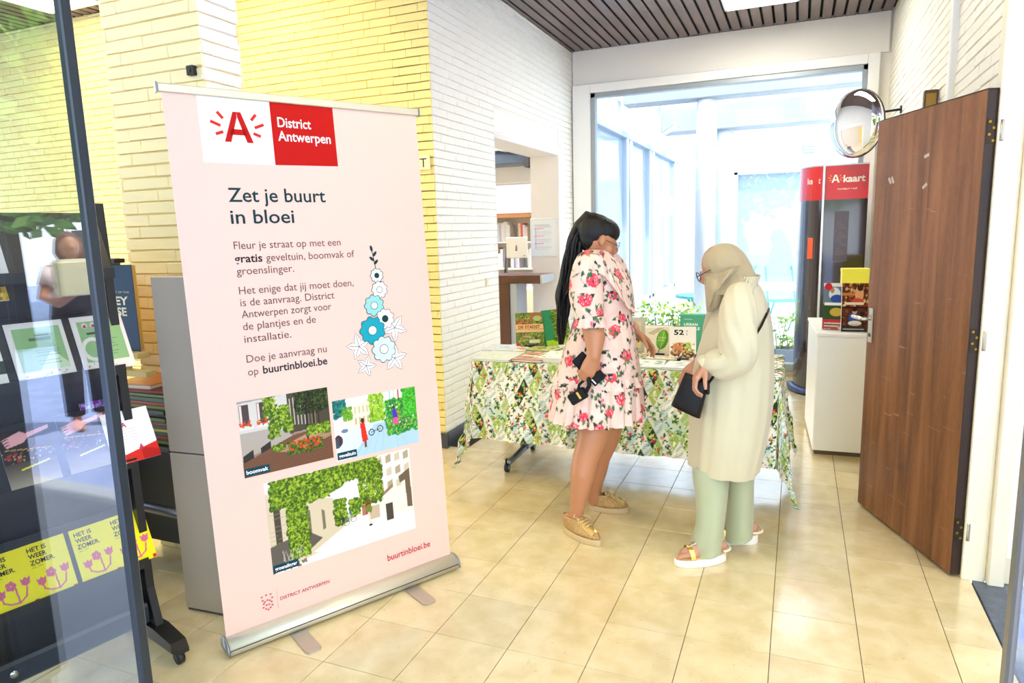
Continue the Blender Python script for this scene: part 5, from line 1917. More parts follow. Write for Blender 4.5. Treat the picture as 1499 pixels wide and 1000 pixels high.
def bistro_chair(x, y, rz, label):
    t = thing('bistro_chair', label, 'chair', (x, y, -.02), rz, 'teal folding chairs in the courtyard')
    for s in (-1, 1):
        MB().tube([(s * .19, .20, 0), (s * .19, -.02, .45), (s * .19, -.2, .95)], .012, n=8).build('side_frame', TEAL, t, True)
        MB().tube([(s * .17, -.2, 0), (s * .17, .18, .46)], .012, n=8).build('leg', TEAL, t, True)
    for k in range(5):
        MB().box(-.18, .18, -.14 + k * .07, -.09 + k * .07, .455, .467).build('seat_slat', TEAL, t)
    for k in range(2):
        MB().hull([(-.19, -.155 - k * .05, .80 + k * .09), (.19, -.155 - k * .05, .80 + k * .09), (.19, -.145 - k * .05, .80 + k * .09), (-.19, -.145 - k * .05, .80 + k * .09), (-.19, -.185 - k * .05, .86 + k * .09), (.19, -.185 - k * .05, .86 + k * .09), (.19, -.175 - k * .05, .86 + k * .09), (-.19, -.175 - k * .05, .86 + k * .09)]).build('back_slat', TEAL, t)
    return t


bistro_chair(1.05, 8.4, math.radians(200), 'teal folding chair, the left one beyond the long white table')
bistro_chair(1.55, 8.5, math.radians(165), 'teal folding chair beyond the long white table, nearer the dark column')
bistro_chair(.45, 8.5, math.radians(90), 'teal folding chair half hidden by the headscarf, beside the bistro table')

# side room: dark-edged cabinet high on the wall at the right picture edge
hc = thing('wall_cabinet', 'dark-edged pale wall cabinet high in the side room at the door frame', 'cabinet', (2.30, .85, 2.0))
MB().box(0, .7, 0, .3, .03, .8, ch=.004).build('body', mat('blue_white_panel', 'D4DAEC', .3), hc)
MB().box(-.01, .71, -.01, .3, 0, .03, ch=.003).build('bottom_edge', BLACK, hc)

# ================================================================== PEOPLE
def skinmesh(mb, name, M, parent, vox=.006, smooth=2):
    me = bpy.data.meshes.new(name)
    me.from_pydata([tuple(p) for p in mb.v], [], mb.f)
    me.update()
    o = bpy.data.objects.new('tmp', me)
    COL.objects.link(o)
    r = o.modifiers.new('r', 'REMESH')
    r.mode = 'VOXEL'
    r.voxel_size = vox
    s = o.modifiers.new('s', 'SMOOTH')
    s.factor = .5
    s.iterations = smooth
    bpy.context.view_layer.update()
    m2 = bpy.data.meshes.new_from_object(o.evaluated_get(bpy.context.evaluated_depsgraph_get()))
    bpy.data.objects.remove(o)
    m2.name = name
    return link(name, m2, M, parent, True)


def hand(mb, wrist, f, n, side, sc=1.0, curl=(.5, .6, .5), spread=.0, thumb=1.0):
    """Palm and five fingers. f: wrist to knuckles; n: out of the palm; side: towards the thumb."""
    f, n, side = V(f).normalized(), V(n), V(side)
    n = (n - f * n.dot(f)).normalized()
    side = (side - f * side.dot(f) - n * side.dot(n)).normalized()
    w = V(wrist)
    offs = (.030, .010, -.010, -.028)
    plen = (.082, .086, .082, .074)
    flen = ((.040, .025, .020), (.044, .028, .021), (.040, .026, .020), (.032, .020, .018))
    rad = (.0085, .0088, .0083, .0075)
    for i in range(4):
        k = w + f * plen[i] * sc + side * offs[i] * sc
        mb.tube([w + side * offs[i] * .55 * sc - f * .01, w + f * .045 * sc + side * offs[i] * .9 * sc, k], [.017 * sc, .0150 * sc, .0115 * sc], n=10, round_ends=True)
        a = 0
        d = f.copy()
        pts = [k]
        for j in range(3):
            a += curl[j] * (1 + .06 * i)
            d = (f * math.cos(a) + n * math.sin(a) + side * spread * (1.5 - i) * .1).normalized()
            pts.append(pts[-1] + d * flen[i][j] * sc)
        mb.tube([k - f * .01 * sc] + pts, [rad[i] * 1.15 * sc, rad[i] * 1.1 * sc, rad[i] * sc, rad[i] * .92 * sc, rad[i] * .78 * sc], n=8, round_ends=True)
    t0 = w + f * .018 * sc + side * .022 * sc
    d1 = (f * .62 + side * .62 + n * .35 * thumb).normalized()
    d2 = (f * .80 + side * .2 + n * .45 * thumb).normalized()
    t1 = t0 + d1 * .042 * sc
    t2 = t1 + d2 * .034 * sc
    t3 = t2 + (d2 + n * .2).normalized() * .026 * sc
    mb.tube([t0, t1, t2, t3], [.015 * sc, .0125 * sc, .0105 * sc, .0085 * sc], n=8, round_ends=True)


def prof(sp, rows, n=72, fold=None):
    """rows: (y_px, xL_px, xR_px, depth offset, half depth[, y tilt]) -> rings around a body seen side-on."""
    R = []
    for k, row in enumerate(rows):
        y, xl, xr, dd, w = row[:5]
        tl = row[5] if len(row) > 5 else 0
        a, b_ = sp.p(xl, y, dd), sp.p(xr, y + tl, dd)
        c_ = (a + b_) / 2
        h = (b_ - a) / 2
        dv = V(sp.d) * w
        ring = []
        for i in range(n):
            t = 2 * PI * i / n
            m_ = 1 + (fold(t, k / (len(rows) - 1)) if fold else 0)
            ring.append(c_ + (h * math.cos(t) + dv * math.sin(t)) * m_)
        R.append(ring)
    return R


def smooth_rows(rows, k=4):
    """Catmull-Rom between the rows so that a profile reads as cloth rather than facets."""
    L = max(len(r) for r in rows)
    rows = [tuple(r) + (0,) * (L - len(r)) for r in rows]
    out = []
    for i in range(len(rows) - 1):
        p0, p1, p2, p3 = (np.array(rows[max(0, min(len(rows) - 1, j))], float) for j in (i - 1, i, i + 1, i + 2))
        for s in range(k):
            t = s / k
            out.append(tuple(.5 * ((2 * p1) + (-p0 + p2) * t + (2 * p0 - 5 * p1 + 4 * p2 - p3) * t * t + (-p0 + 3 * p1 - 3 * p2 + p3) * t ** 3)))
    out.append(rows[-1])
    return out


SKIN1 = mat('tan_skin', 'B97E58', .42, sss=.05, bump=.05, bscale=200)
SKIN2 = mat('light_skin', 'C08A6C', .45, sss=.05, bump=.05, bscale=200)

# ------------------------------------------------ woman in the floral dress
s1 = Spot(.32, 1.01)
BD = .15        # her trunk stands this far behind the near foot
w1 = thing('person', 'woman with a long black ponytail in a short rose-print dress, looking down at the table', 'person', (.36, 1.12, 0))
IM1 = w1.matrix_world.inverted()


def put(o, root):
    o.matrix_parent_inverse = Matrix.Translation(-V(root.location))
    return o


bpy.context.view_layer.update()
B = MB()
P1 = s1.p
# trunk
B.rings(prof(s1, smooth_rows([(372, 862, 888, BD, .055), (392, 852, 905, BD, .15), (420, 846, 918, BD, .165), (455, 842, 922, BD, .135), (490, 838, 925, BD, .16), (540, 835, 926, BD, .18), (600, 842, 915, BD, .16)], 2), 28))
# neck and head
B.tube([P1(872, 385, BD), P1(880, 370, BD), P1(884, 352, BD)], [.062, .052, .056], n=16, round_ends=True)
hc_ = P1(878, 351, BD)
fwd = (V(s1.r) * .93 + V(s1.d) * .18 + V((0, 0, -.32))).normalized()
latv = fwd.cross(V((0, 0, 1))).normalized()
upv = latv.cross(fwd).normalized()
HM = Matrix((fwd, latv, upv)).transposed()
B.ell(hc_ + upv * .012 - fwd * .012, .094, .074, .100, HM)
B.ell(hc_ + fwd * .012 - upv * .045, .070, .058, .066, HM)
B.ell(hc_ + fwd * .055 - upv * .095, .026, .03, .020, HM)
for s in (-1, 1):
    B.ell(hc_ + fwd * .045 + latv * s * .042 - upv * .035, .026, .022, .022, HM)
B.tube([hc_ + fwd * .078 + upv * .005, hc_ + fwd * .096 - upv * .030, hc_ + fwd * .084 - upv * .040], [.010, .0135, .011], n=8, round_ends=True)
for k_, z_ in ((.080, -.060), (.076, -.071)):
    B.tube([hc_ + fwd * k_ + latv * .018 + upv * z_, hc_ + fwd * (k_ + .008) + upv * z_, hc_ + fwd * k_ - latv * .018 + upv * z_], [.004, .0065, .004], n=8, round_ends=True)
# ears
for s, dd in ((-1, 0), (1, 0)):
    e = hc_ - latv * s * -.073 * 1.0 - fwd * .002 - upv * .005
    B.ell(e + latv * s * .010, .017, .010, .028, HM)
# arms
sh_ = P1(862, 385, BD - .15)
el_ = P1(866, 476, BD - .215)
wr_ = P1(870, 521, BD - .262)
B.tube([sh_, P1(862, 430, BD - .19), el_, P1(871, 495, BD - .235), wr_], [.056, .055, .050, .050, .031], n=16, round_ends=True)
hf = (P1(858, 548, BD - .27) - wr_)
hand(B, wr_ + hf.normalized() * .005, hf, V(s1.d) * .95 - V(s1.r) * .35, V(s1.r), 1.0, (.5, .95, .8))
sh2 = P1(890, 388, BD + .15)
B.tube([sh2, P1(905, 440, BD + .19), P1(915, 470, BD + .18), P1(926, 480, BD + .10), P1(930, 486, BD + .06)], [.052, .05, .044, .036, .028], n=14, round_ends=True)
hand(B, P1(930, 486, BD + .06), V(s1.r) * .6 + V((0, 0, -.5)), V((0, 0, -1)) - V(s1.d) * .3, V(s1.r) * .3 - V(s1.d), .95, (.3, .4, .3))
# legs: near one (her right) and the far one a step behind it
B.tube([P1(878, 560, .10), P1(873, 600, .08), P1(873, 620, .06), P1(864, 652, .03), P1(857, 672, .02), P1(853, 694, .01), P1(849, 722, .01), P1(844.5, 748, .02), P1(845, 768, .03)],
       [.105, .102, .094, .072, .065, .063, .047, .037, .034], n=20, round_ends=True)
B.tube([P1(890, 560, .24), P1(890, 600, .24), P1(886, 640, .26), P1(877, 668, .29), P1(872, 690, .31), P1(869, 712, .33), P1(869, 732, .34)],
       [.10, .094, .078, .062, .060, .045, .036], n=20, round_ends=True)
# bare feet inside the shoes
for (hx_, hy_, tx_, ty_, dz) in ((.176, 1.035, .395, .925, 0), (.238, 1.342, .425, 1.36, 0)):
    a, b_ = V((hx_ + .03, hy_, .070)), V((tx_, ty_, .03))
    B.tube([a, a.lerp(b_, .45) - V((0, 0, .006)), a.lerp(b_, .8)], [.031, .026, .012], n=12, round_ends=True)
bd_ = put(skinmesh(B, 'body', SKIN1, w1, .0065, 3), w1)

# dress fabric
N = 420
c = Canvas(N, N, 'E9C8B8', wrap=True)
for _ in range(60):
    x, y = random.uniform(0, N), random.uniform(0, N)
    c.ell(x, y, random.uniform(20, 50), random.uniform(14, 30), random.choice(['EED2C2', 'E6C2B2', 'EDCEB8']), random.uniform(0, 3), .6)


def spray(x, y, n=5):
    for _ in range(n):
        a = random.uniform(0, 6.28)
        L = random.uniform(18, 36)
        px, py = x + math.cos(a) * L, y + math.sin(a) * L
        c.line(x, y, px, py, 2, '3A4A34')
        col_ = random.choice(['2F5A40', '3E6A4A', '1C2A22', '5A7A4A', '241C24', '2F5A40'])
        c.ell(px, py, 12, 5.5, col_, a)
        c.ell(px + 6 * math.sin(a), py - 6 * math.cos(a), 8, 3.6, col_, a + .7)


def rose(x, y, r, col_='D8384A', dk='A81E34', lt='F08A8A'):
    c.ell(x, y, r, r * .92, col_)
    for k in range(5):
        a = k * 1.256 + random.random()
        c.ell(x + r * .55 * math.cos(a), y + r * .55 * math.sin(a), r * .5, r * .42, col_ if k % 2 else 'E0485A', a)
    for k in range(4):
        a = random.uniform(0, 6)
        c.ring(x + random.uniform(-1, 1), y + random.uniform(-1, 1), r * (.22 + .2 * k), r * (.28 + .2 * k), lt if k % 2 else 'F6D0C4', a, a + 3.6)
    c.ell(x, y, r * .2, r * .2, dk)


for (x, y) in ((60, 60), (200, 40), (330, 90), (120, 180), (270, 210), (390, 230), (40, 300), (180, 320), (320, 340), (90, 400), (250, 400)):
    x += random.uniform(-14, 14)
    y += random.uniform(-14, 14)
    spray(x, y, random.randint(4, 7))
    k = random.random()
    if k < .72:
        rose(x, y, random.uniform(22, 31))
    else:
        rose(x, y, random.uniform(15, 20), 'B87A80', '5A2A34', 'EBC8C0')
for _ in range(40):
    spray(random.uniform(0, N), random.uniform(0, N), 2)
DRESS = c
FLORAL = print_mat('printed_chiffon', .75, sheen=.15)


def clothe(name, R, parent, pat, Mt, rep=.42, u0=0.0, v0=0.0, close=True, root=None, sub=1):
    """Rings -> dense cloth mesh carrying the dyed pattern, u around (metres), v down (metres)."""
    A = np.array([[list(p) for p in r] for r in R], float)
    if close:
        A = np.concatenate([A, A[:, :1]], 1)
    if sub > 1:
        def up(X, ax, k):
            n_ = X.shape[ax]
            t = np.linspace(0, n_ - 1, (n_ - 1) * k + 1)
            i0 = np.minimum(t.astype(int), n_ - 2)
            f_ = t - i0
            sh = [1] * X.ndim
            sh[ax] = -1
            return np.take(X, i0, ax) * (1 - f_.reshape(sh)) + np.take(X, i0 + 1, ax) * f_.reshape(sh)
        A = up(up(A, 1, sub), 0, sub)
    du = np.linalg.norm(np.diff(A, axis=1), axis=2).mean(0)
    u = np.concatenate([[0], np.cumsum(du)])
    dv = np.linalg.norm(np.diff(A, axis=0), axis=2).mean(1)
    v = np.concatenate([[0], np.cumsum(dv)])
    Ug, Vg = np.meshgrid(u, v)
    o = grid_mesh(name, A, pat.sample(Ug / rep + u0, Vg / rep + v0) if pat else None, Mt, parent)
    return put(o, root or parent)


def fold_d(t, v):
    return (.012 * math.sin(9 * t + .5) + .010 * math.sin(17 * t + 2)) * max(0, (v - .35)) * 2.2 + .006 * math.sin(5 * t + v * 9)


rows = smooth_rows([(365, 861, 889, BD, .07), (372, 851, 896, BD, .13), (386, 845, 908, BD, .17), (402, 842, 917, BD, .18), (425, 841, 926, BD, .18), (444, 842, 927, BD, .165), (458, 842, 925, BD, .155), (472, 839, 927, BD, .165),
                    (495, 831, 930, BD, .19), (522, 822, 934, BD, .205), (550, 814, 937, BD, .215), (566, 811, 938, BD, .22)], 5)
clothe('dress', prof(s1, rows, 120, fold_d), w1, DRESS, FLORAL, .40, .1, .05, sub=3)


def fold_h(t, v):
    return (.030 * math.sin(22 * t) + .018 * math.sin(37 * t + 1)) * (.3 + .9 * v)


rows = smooth_rows([(553, 812, 939, BD, .218), (565, 809, 940, BD, .228), (582, 806, 941, BD, .235), (598, 803, 942, BD, .242), (609, 801, 943, BD, .246)], 4)
clothe('hem_flounce', prof(s1, rows, 200, fold_h), w1, DRESS, FLORAL, .40, .35, .62, sub=2)
rows = smooth_rows([(546, 816, 937, BD, .212), (554, 810, 940, BD, .222), (560, 808, 942, BD, .228)], 3)
clothe('waist_flounce', prof(s1, rows, 200, fold_h), w1, DRESS, FLORAL, .40, .6, .3, sub=2)
# near sleeve with its frilled cuff
def tube_rings(pts, rad, n=48, fold=None, flat=1.0):
    out, prev = [], V(s1.r)
    pts = [V(p) for p in pts]
    for i, p in enumerate(pts):
        t = (pts[min(i + 1, len(pts) - 1)] - pts[max(i - 1, 0)]).normalized()
        a = (prev - t * prev.dot(t)).normalized()
        b_ = t.cross(a)
        prev = a
        out.append([p + (a * math.cos(2 * PI * k / n) + b_ * math.sin(2 * PI * k / n) * flat) * rad[i] * (1 + (fold(2 * PI * k / n, i / (len(pts) - 1)) if fold else 0)) for k in range(n)])
    return out


def lerp_path(pts, rad, k=5):
    rows = smooth_rows([tuple(p) + (r,) for p, r in zip(pts, rad)], k)
    return [V(r[:3]) for r in rows], [r[3] for r in rows]


pp, rr = lerp_path([P1(872, 374, BD - .10), P1(862, 384, BD - .135), P1(859, 405, BD - .165), P1(858, 430, BD - .18), P1(861, 452, BD - .205), P1(864, 466, BD - .215)], [.03, .062, .076, .080, .074, .064])
clothe('sleeve', tube_rings(pp, rr, 56, lambda t, v: .02 * math.sin(7 * t + 1) * v), w1, DRESS, FLORAL, .40, .5, .1, sub=3)
pp, rr = lerp_path([P1(864, 462, BD - .215), P1(864, 469, BD - .215), P1(864, 478, BD - .215)], [.062, .068, .073], 4)
clothe('cuff_frill', tube_rings(pp, rr, 120, lambda t, v: .07 * math.sin(14 * t) * v), w1, DRESS, FLORAL, .40, .2, .7, sub=2)
pp, rr = lerp_path([P1(886, 376, BD + .10), P1(898, 395, BD + .15), P1(907, 430, BD + .185), P1(913, 462, BD + .18)], [.05, .070, .072, .058])
clothe('sleeve', tube_rings(pp, rr, 48, lambda t, v: .02 * math.sin(7 * t + 1) * v), w1, DRESS, FLORAL, .40, .1, .3, sub=2)


def ruffle(name, top, wid, amp, u0, n=140):
    """A frill along a path of (px, py, dd, outward px, outward py, outward dd)."""
    rows = smooth_rows(top, 8)
    A = []
    for j in range(9):
        v = j / 8
        line = []
        for i, r in enumerate(rows):
            wv = math.sin(i * .95) * amp * v
            x, y, dd = r[0] + r[3] * v * wid, r[1] + r[4] * v * wid + wv * 30, r[2] + r[5] * v * wid + wv
            line.append(P1(x, y, dd))
        A.append(line)
    return clothe(name, A, w1, DRESS, FLORAL, .40, u0, .15, close=False, sub=3)


ruffle('shoulder_frill', [(838, 402, BD + .05, -9, 30, 0), (838, 398, BD - .10, -9, 32, -.03), (848, 380, BD - .175, -10, 26, -.04), (866, 372, BD - .185, -4, 24, -.045), (884, 380, BD - .185, 2, 26, -.03), (898, 402, BD - .175, 8, 30, -.02),
                          (908, 424, BD - .15, 12, 28, -.02), (918, 438, BD - .06, 12, 20, 0), (921, 442, BD + .05, 12, 16, .0)], 1.0, .012, .3)
ruffle('back_frill', [(840, 408, BD - .03, -14, 30, 0), (838, 405, BD + .06, -14, 28, 0), (840, 396, BD + .14, -10, 26, 0)], 1.0, .008, .8)
# hair
HAIR = mat('black_hair', '0C0908', .5, spec=.35, bump=.9, bscale=160, stretch=(1, 1, .12))
Hm = MB()
Hm.ell(hc_ + upv * .030 - fwd * .030, .092, .079, .088, HM, 28, 18)
Hm.ell(hc_ + upv * .046 + fwd * .004, .084, .072, .066, HM, 24, 14)
Hm.ell(P1(869, 320, BD), .030, .030, .030, None, 16, 10)
Hm.tube([P1(872, 324, BD), P1(862, 320, BD), P1(852, 332, BD + .01), P1(845, 350, BD + .02)], [.034, .042, .044, .038], n=14, round_ends=True)
Hm.ell(hc_ - fwd * .048 - upv * .012, .058, .066, .062, HM, 22, 14)
hair = put(skinmesh(Hm, 'hair', HAIR, w1, .006, 3), w1)
base_path = [(860, 324), (850, 334), (843, 354), (838, 378), (832, 405), (828, 430), (825, 455), (822, 480), (822, 503)]
Pm = MB()
for k in range(80):
    ph, am = random.uniform(0, 6.28), random.uniform(3, 6)
    ox, od = random.uniform(-12, 11), random.uniform(-.085, .055)
    L = random.choice([9, 9, 8, 8, 7])
    pts = []
    for i in range(L):
        sp_ = min(1, .6 + i * .15) * (1 if i < 6 else max(.25, 1 - (i - 5) * .25))
        x, y = base_path[i]
        pts.append((x + ox * sp_ + am * .4 * math.sin(i * 1.7 + ph), y + random.uniform(-2, 2), BD + .04 + od * sp_ + .008 * math.sin(i * 1.3 + ph)))
    rows_ = smooth_rows([tuple(P1(*p)) for p in pts], 4)
    m_ = len(rows_)
    Pm.tube([V(r) for r in rows_], [.0082 * (1 - .75 * (i / m_) ** 2) for i in range(m_)], n=6)
put(Pm.build('ponytail', HAIR, w1, True), w1)
# glasses
GL = mat('dark_wire', '2A2622', .3, metal=.6)
g_ = MB()
for s in (-1, 1):
    cc = hc_ + fwd * .094 + latv * s * .032 - upv * .006
    ring_ = [cc + latv * .024 * math.cos(a) + upv * .021 * math.sin(a) - fwd * .006 * abs(math.cos(a)) for a in [2 * PI * i / 20 for i in range(21)]]
    g_.tube(ring_, .0012, n=6, cap=False)
    g_.tube([cc + latv * s * .024, hc_ + latv * s * .075 + fwd * .01 + upv * .004], .0012, n=6)
g_.tube([hc_ + fwd * .096 + latv * .008, hc_ + fwd * .1, hc_ + fwd * .096 - latv * .008], .0012, n=6)
put(g_.build('glasses', GL, w1, True), w1)


# sneakers
GOLD = mat('gold_leather', 'F0D48A', .3, metal=.75, bump=.15, bscale=120)
GLIT = mat('gold_glitter', 'C09A62', .35, metal=.7, bump=.9, bscale=420, var=.6, vscale=260)
JUTE = mat('jute_sole', 'D9BD8E', .8, bump=.8, bscale=220, stretch=(1, 1, 6))


def shoe(heel, toe, root, w=.044):
    h0, t0 = V((*heel, 0)), V((*toe, 0))
    f = (t0 - h0)
    L = f.length
    f.normalize()
    q = V((-f.y, f.x, 0))

    def outline(z, g, n=36):
        P = []
        for i in range(n):
            a = 2 * PI * i / n
            x = math.cos(a)
            y = math.sin(a)
            u_ = (x * .5 + .5)
            ww = w * (0.78 + .32 * math.sin(min(1, u_ * 1.05) * PI * .75)) * g
            P.append(h0 + f * (L * .5 + x * L * .5 * (g * .04 + .96)) + q * y * ww + V((0, 0, z)))
        return P
    m_ = MB()
    m_.rings([outline(.0, .96), outline(.004, 1.0), outline(.026, 1.0), outline(.030, .97)])
    so_ = put(m_.build('sole', JUTE, root, True), root)
    # upper
    R = []
    for j, (hh, g, x1) in enumerate(((.028, .93, 1.0), (.045, .90, .985), (.062, .78, .93), (.078, .62, .80), (.090, .56, .64))):
        P = []
        for i in range(36):
            a = 2 * PI * i / 36
            x, y = math.cos(a), math.sin(a)
            u_ = .5 + .5 * x
            ww = w * (0.80 + .30 * math.sin(min(1, u_ * 1.05) * PI * .75)) * (.93 if j < 2 else (.93 - .10 * (j - 1)))
            P.append(h0 + f * (L * .015 + u_ * L * .96 * x1) + q * y * ww + V((0, 0, hh)))
        R.append(P)
    m_ = MB()
    m_.rings(R, cap0=True, cap1=False)
    put(m_.build('upper', GLIT, root, True), root)
    m_ = MB()
    top = [h0 + f * L * .42 + V((0, 0, .100)), h0 + f * L * .56 + V((0, 0, .093)), h0 + f * L * .72 + V((0, 0, .080)), h0 + f * L * .90 + V((0, 0, .060))]
    m_.rings([[p + q * w_ * s_ + V((0, 0, dz)) for s_, dz in ((-1, -.010), (-.6, .001), (0, .004), (.6, .001), (1, -.010))] for p, w_ in zip(top, (.022, .026, .032, .034))], close=False, cap0=False, cap1=False)
    tp = m_.build('toe_cap', GOLD, root, True)
    put(tp, root)
    m_ = MB()
    for i in range(5):
        p = top[0].lerp(top[2], i / 4) + V((0, 0, .006))
        m_.tube([p - q * .024 - V((0, 0, .005)), p + V((0, 0, .003)) + f * .004, p + q * .024 - V((0, 0, .005))], .0028, n=6)
    p = top[0] + V((0, 0, .010))
    for s_ in (-1, 1):
        m_.tube([p, p + q * s_ * .02 + V((0, 0, .014)), p + q * s_ * .042 + f * .008 + V((0, 0, .002))], .0024, n=6)
        m_.tube([p, p + q * s_ * .03 + f * .03 + V((0, 0, .002)), p + q * s_ * .045 + f * .05 - V((0, 0, .02))], .0022, n=6)
    put(m_.build('laces', mat('gold_lace', 'D9C08A', .5, metal=.3), root, True), root)
    m_ = MB()
    m_.tube([h0 + f * L * .30 + q * w * .62 * math.sin(a) + f * L * .27 * math.cos(a) + V((0, 0, .088 + .006 * math.cos(a))) for a in [2 * PI * i / 20 for i in range(21)]], .005, n=6, cap=False)
    put(m_.build('collar', mat('gold_collar', 'B89A62', .4, metal=.5), root, True), root)


shoe((.172, 1.052), (.405, .918), w1)
shoe((.226, 1.342), (.442, 1.366), w1)

# what she holds
ph_c = P1(862, 540, BD - .246)
ph_d = (P1(881, 558, BD - .240) - P1(845, 520, BD - .246)).normalized()
ph = thing('phone', 'black phone held slanting in the right hand of the woman in the dress', 'phone', M=frame(ph_c, ph_d, (V(s1.d) * -.9 + V(s1.r) * .3).cross(ph_d)))
MB().box(-.082, .082, -.0045, .0045, -.036, .036, ch=.004).build('phone_case', mat('phone_black', '0A0A0A', .6, spec=.2), ph)
MB().box(.045, .075, -.0052, -.0045, -.028, -.022).build('camera_strip', mat('phone_strip', 'B8B4B0', .3, metal=.6), ph)
kp = thing('key_pouch', 'small black leather key pouch with a gold tag hanging below the phone', 'pouch', M=frame(P1(846, 580, BD - .25), (V(s1.r) * .83 + V((0, 0, .5))), (V(s1.r) * -.5 + V((0, 0, .83)))))
MB().box(-.045, .045, -.010, .010, -.028, .028, ch=.006).build('pouch', mat('black_leather', '0C0A0A', .6, spec=.25, bump=.2, bscale=150), kp)
MB().box(.0, .012, -.0125, -.0100, -.016, .022, ch=.001).build('gold_tag', mat('gold_tag', 'C8A24A', .25, metal=.9), kp)
MB().tube([(.02, 0, .028), (.035, -.004, .045), (.06, 0, .05)], .007, n=8, round_ends=True).build('strap', MATS['black_leather'], kp, True)
MB().tube([(.045, -.01, .0), (.075, -.012, .02), (.09, -.012, .05)], .010, n=8, round_ends=True).build('strap', MATS['black_leather'], kp, True)

# ------------------------------------------------ woman in the headscarf
s2 = Spot(.942, 1.019)
P2 = s2.p
B2 = .06
w2 = thing('person', 'woman in a beige headscarf and long cream coat over sage trousers, bending to the table', 'person', (.95, 1.08, 0))
bpy.context.view_layer.update()
B = MB()
B.rings(prof(s2, smooth_rows([(412, 1070, 1100, B2, .06), (430, 1058, 1112, B2, .15), (470, 1045, 1122, B2, .16), (540, 1035, 1120, B2, .15), (600, 1030, 1115, B2, .16), (680, 1035, 1095, B2, .14)], 2), 24))
B.tube([P2(1082, 425, B2), P2(1072, 408, B2), P2(1064, 395, B2)], [.06, .052, .055], n=14, round_ends=True)
h2 = P2(1054, 393, B2)
fw2 = (V(s2.r) * -.92 + V(s2.d) * .22 + V((0, 0, -.34))).normalized()
lt2 = fw2.cross(V((0, 0, 1))).normalized()
up2 = lt2.cross(fw2).normalized()
H2 = Matrix((fw2, lt2, up2)).transposed()
B.ell(h2 + up2 * .01 - fw2 * .01, .088, .072, .098, H2)
B.ell(h2 + fw2 * .015 - up2 * .045, .070, .056, .062, H2)
B.ell(h2 + fw2 * .052 - up2 * .09, .026, .03, .02, H2)
B.tube([h2 + fw2 * .076 + up2 * .006, h2 + fw2 * .098 - up2 * .028, h2 + fw2 * .084 - up2 * .038], [.010, .013, .011], n=8, round_ends=True)
for k_, z_ in ((.080, -.058), (.076, -.069)):
    B.tube([h2 + fw2 * k_ + lt2 * .018 + up2 * z_, h2 + fw2 * (k_ + .008) + up2 * z_, h2 + fw2 * k_ - lt2 * .018 + up2 * z_], [.004, .0065, .004], n=8, round_ends=True)
for s in (-1, 1):
    B.ell(h2 + fw2 * .045 + lt2 * s * .042 - up2 * .03, .024, .02, .02, H2)
wr2 = P2(1033, 534, B2 - .19)
B.tube([P2(1088, 446, B2 - .13), P2(1086, 480, B2 - .19), P2(1080, 528, B2 - .21), P2(1056, 536, B2 - .19), wr2], [.055, .05, .044, .038, .029], n=14, round_ends=True)
hf2 = P2(1017, 549, B2 - .215) - wr2
hand(B, wr2, hf2 + V((0, 0, -.02)), V((0, 0, -.9)) + V(s2.r) * .5, -V(s2.d) * .7 - V(s2.r) * .3 + V((0, 0, -.25)), .95, (.5, .7, .5))
B.tube([P2(1062, 432, B2 + .15), P2(1050, 480, B2 + .18), P2(1040, 520, B2 + .16), P2(1024, 530, B2 + .05)], [.052, .046, .04, .03], n=12, round_ends=True)
hand(B, P2(1024, 530, B2 + .05), V(s2.r) * -.5 - V(s2.d) * .5 + V((0, 0, -.4)), V((0, 0, -1)), V(s2.r) * -1, .95, (.4, .5, .4))
B.tube([P2(1045, 680, .0), P2(1042, 720, -.03), P2(1040, 770, -.06), P2(1046, 806, -.06)], [.085, .06, .048, .036], n=14, round_ends=True)
B.tube([P2(1082, 690, .14), P2(1083, 730, .15), P2(1084, 782, .17)], [.06, .052, .034], n=14, round_ends=True)


def foot(mb, heel, toe, z=.045, w=.036):
    h0, t0 = V((*heel, z)), V((*toe, z))
    f = t0 - h0
    L = f.length
    f.normalize()
    q = V((-f.y, f.x, 0))
    mb.tube([h0 + f * .03 + V((0, 0, .035)), h0 + f * L * .35 + V((0, 0, .040)), h0 + f * L * .62 + V((0, 0, .022)), h0 + f * L * .78 + V((0, 0, .014))], [.032, .034, .033, .024], n=14, round_ends=True)
    mb.tube([h0 + f * L * .62 + q * .014 + V((0, 0, .014)), h0 + f * L * .78 + q * .016 + V((0, 0, .012))], [.024, .018], n=10, round_ends=True)
    mb.tube([h0 + f * L * .62 - q * .016 + V((0, 0, .014)), h0 + f * L * .76 - q * .018 + V((0, 0, .012))], [.022, .016], n=10, round_ends=True)
    for i, (o_, l_, r_) in enumerate(((.027, .235, .0105), (.009, .22, .0075), (-.007, .20, .0072), (-.022, .175, .007), (-.036, .15, .0068))):
        a = h0 + f * L * (.72 - i * .012) + q * o_ + V((0, 0, .012))
        mb.tube([a, a + f * l_ * .55 * L + V((0, 0, .002)), a + f * l_ * L + V((0, 0, -.004))], [r_ * 1.05, r_, r_ * .9], n=8, round_ends=True)


sd1 = ((.985, .972), (.772, .842))
sd2 = ((1.112, 1.205), (.885, 1.165))
foot(B, *sd1)
foot(B, *sd2)
put(skinmesh(B, 'body', SKIN2, w2, .0045, 2), w2)

COAT = mat('cream_coat_cloth', 'CFC5A2', .8, sheen=.3, bump=.15, bscale=260)
SCARF = mat('beige_scarf_cloth', 'B09E78', .85, sheen=.3, bump=.2, bscale=300)
SAGE = mat('sage_trouser_cloth', 'AFB592', .8, sheen=.2, bump=.12, bscale=280)


def fold_c(t, v):
    return (.016 * math.sin(6 * t + .4) + .014 * math.sin(11 * t + 1.2) + .007 * math.sin(19 * t)) * (.35 + v) + .012 * math.sin(3 * t + v * 7)


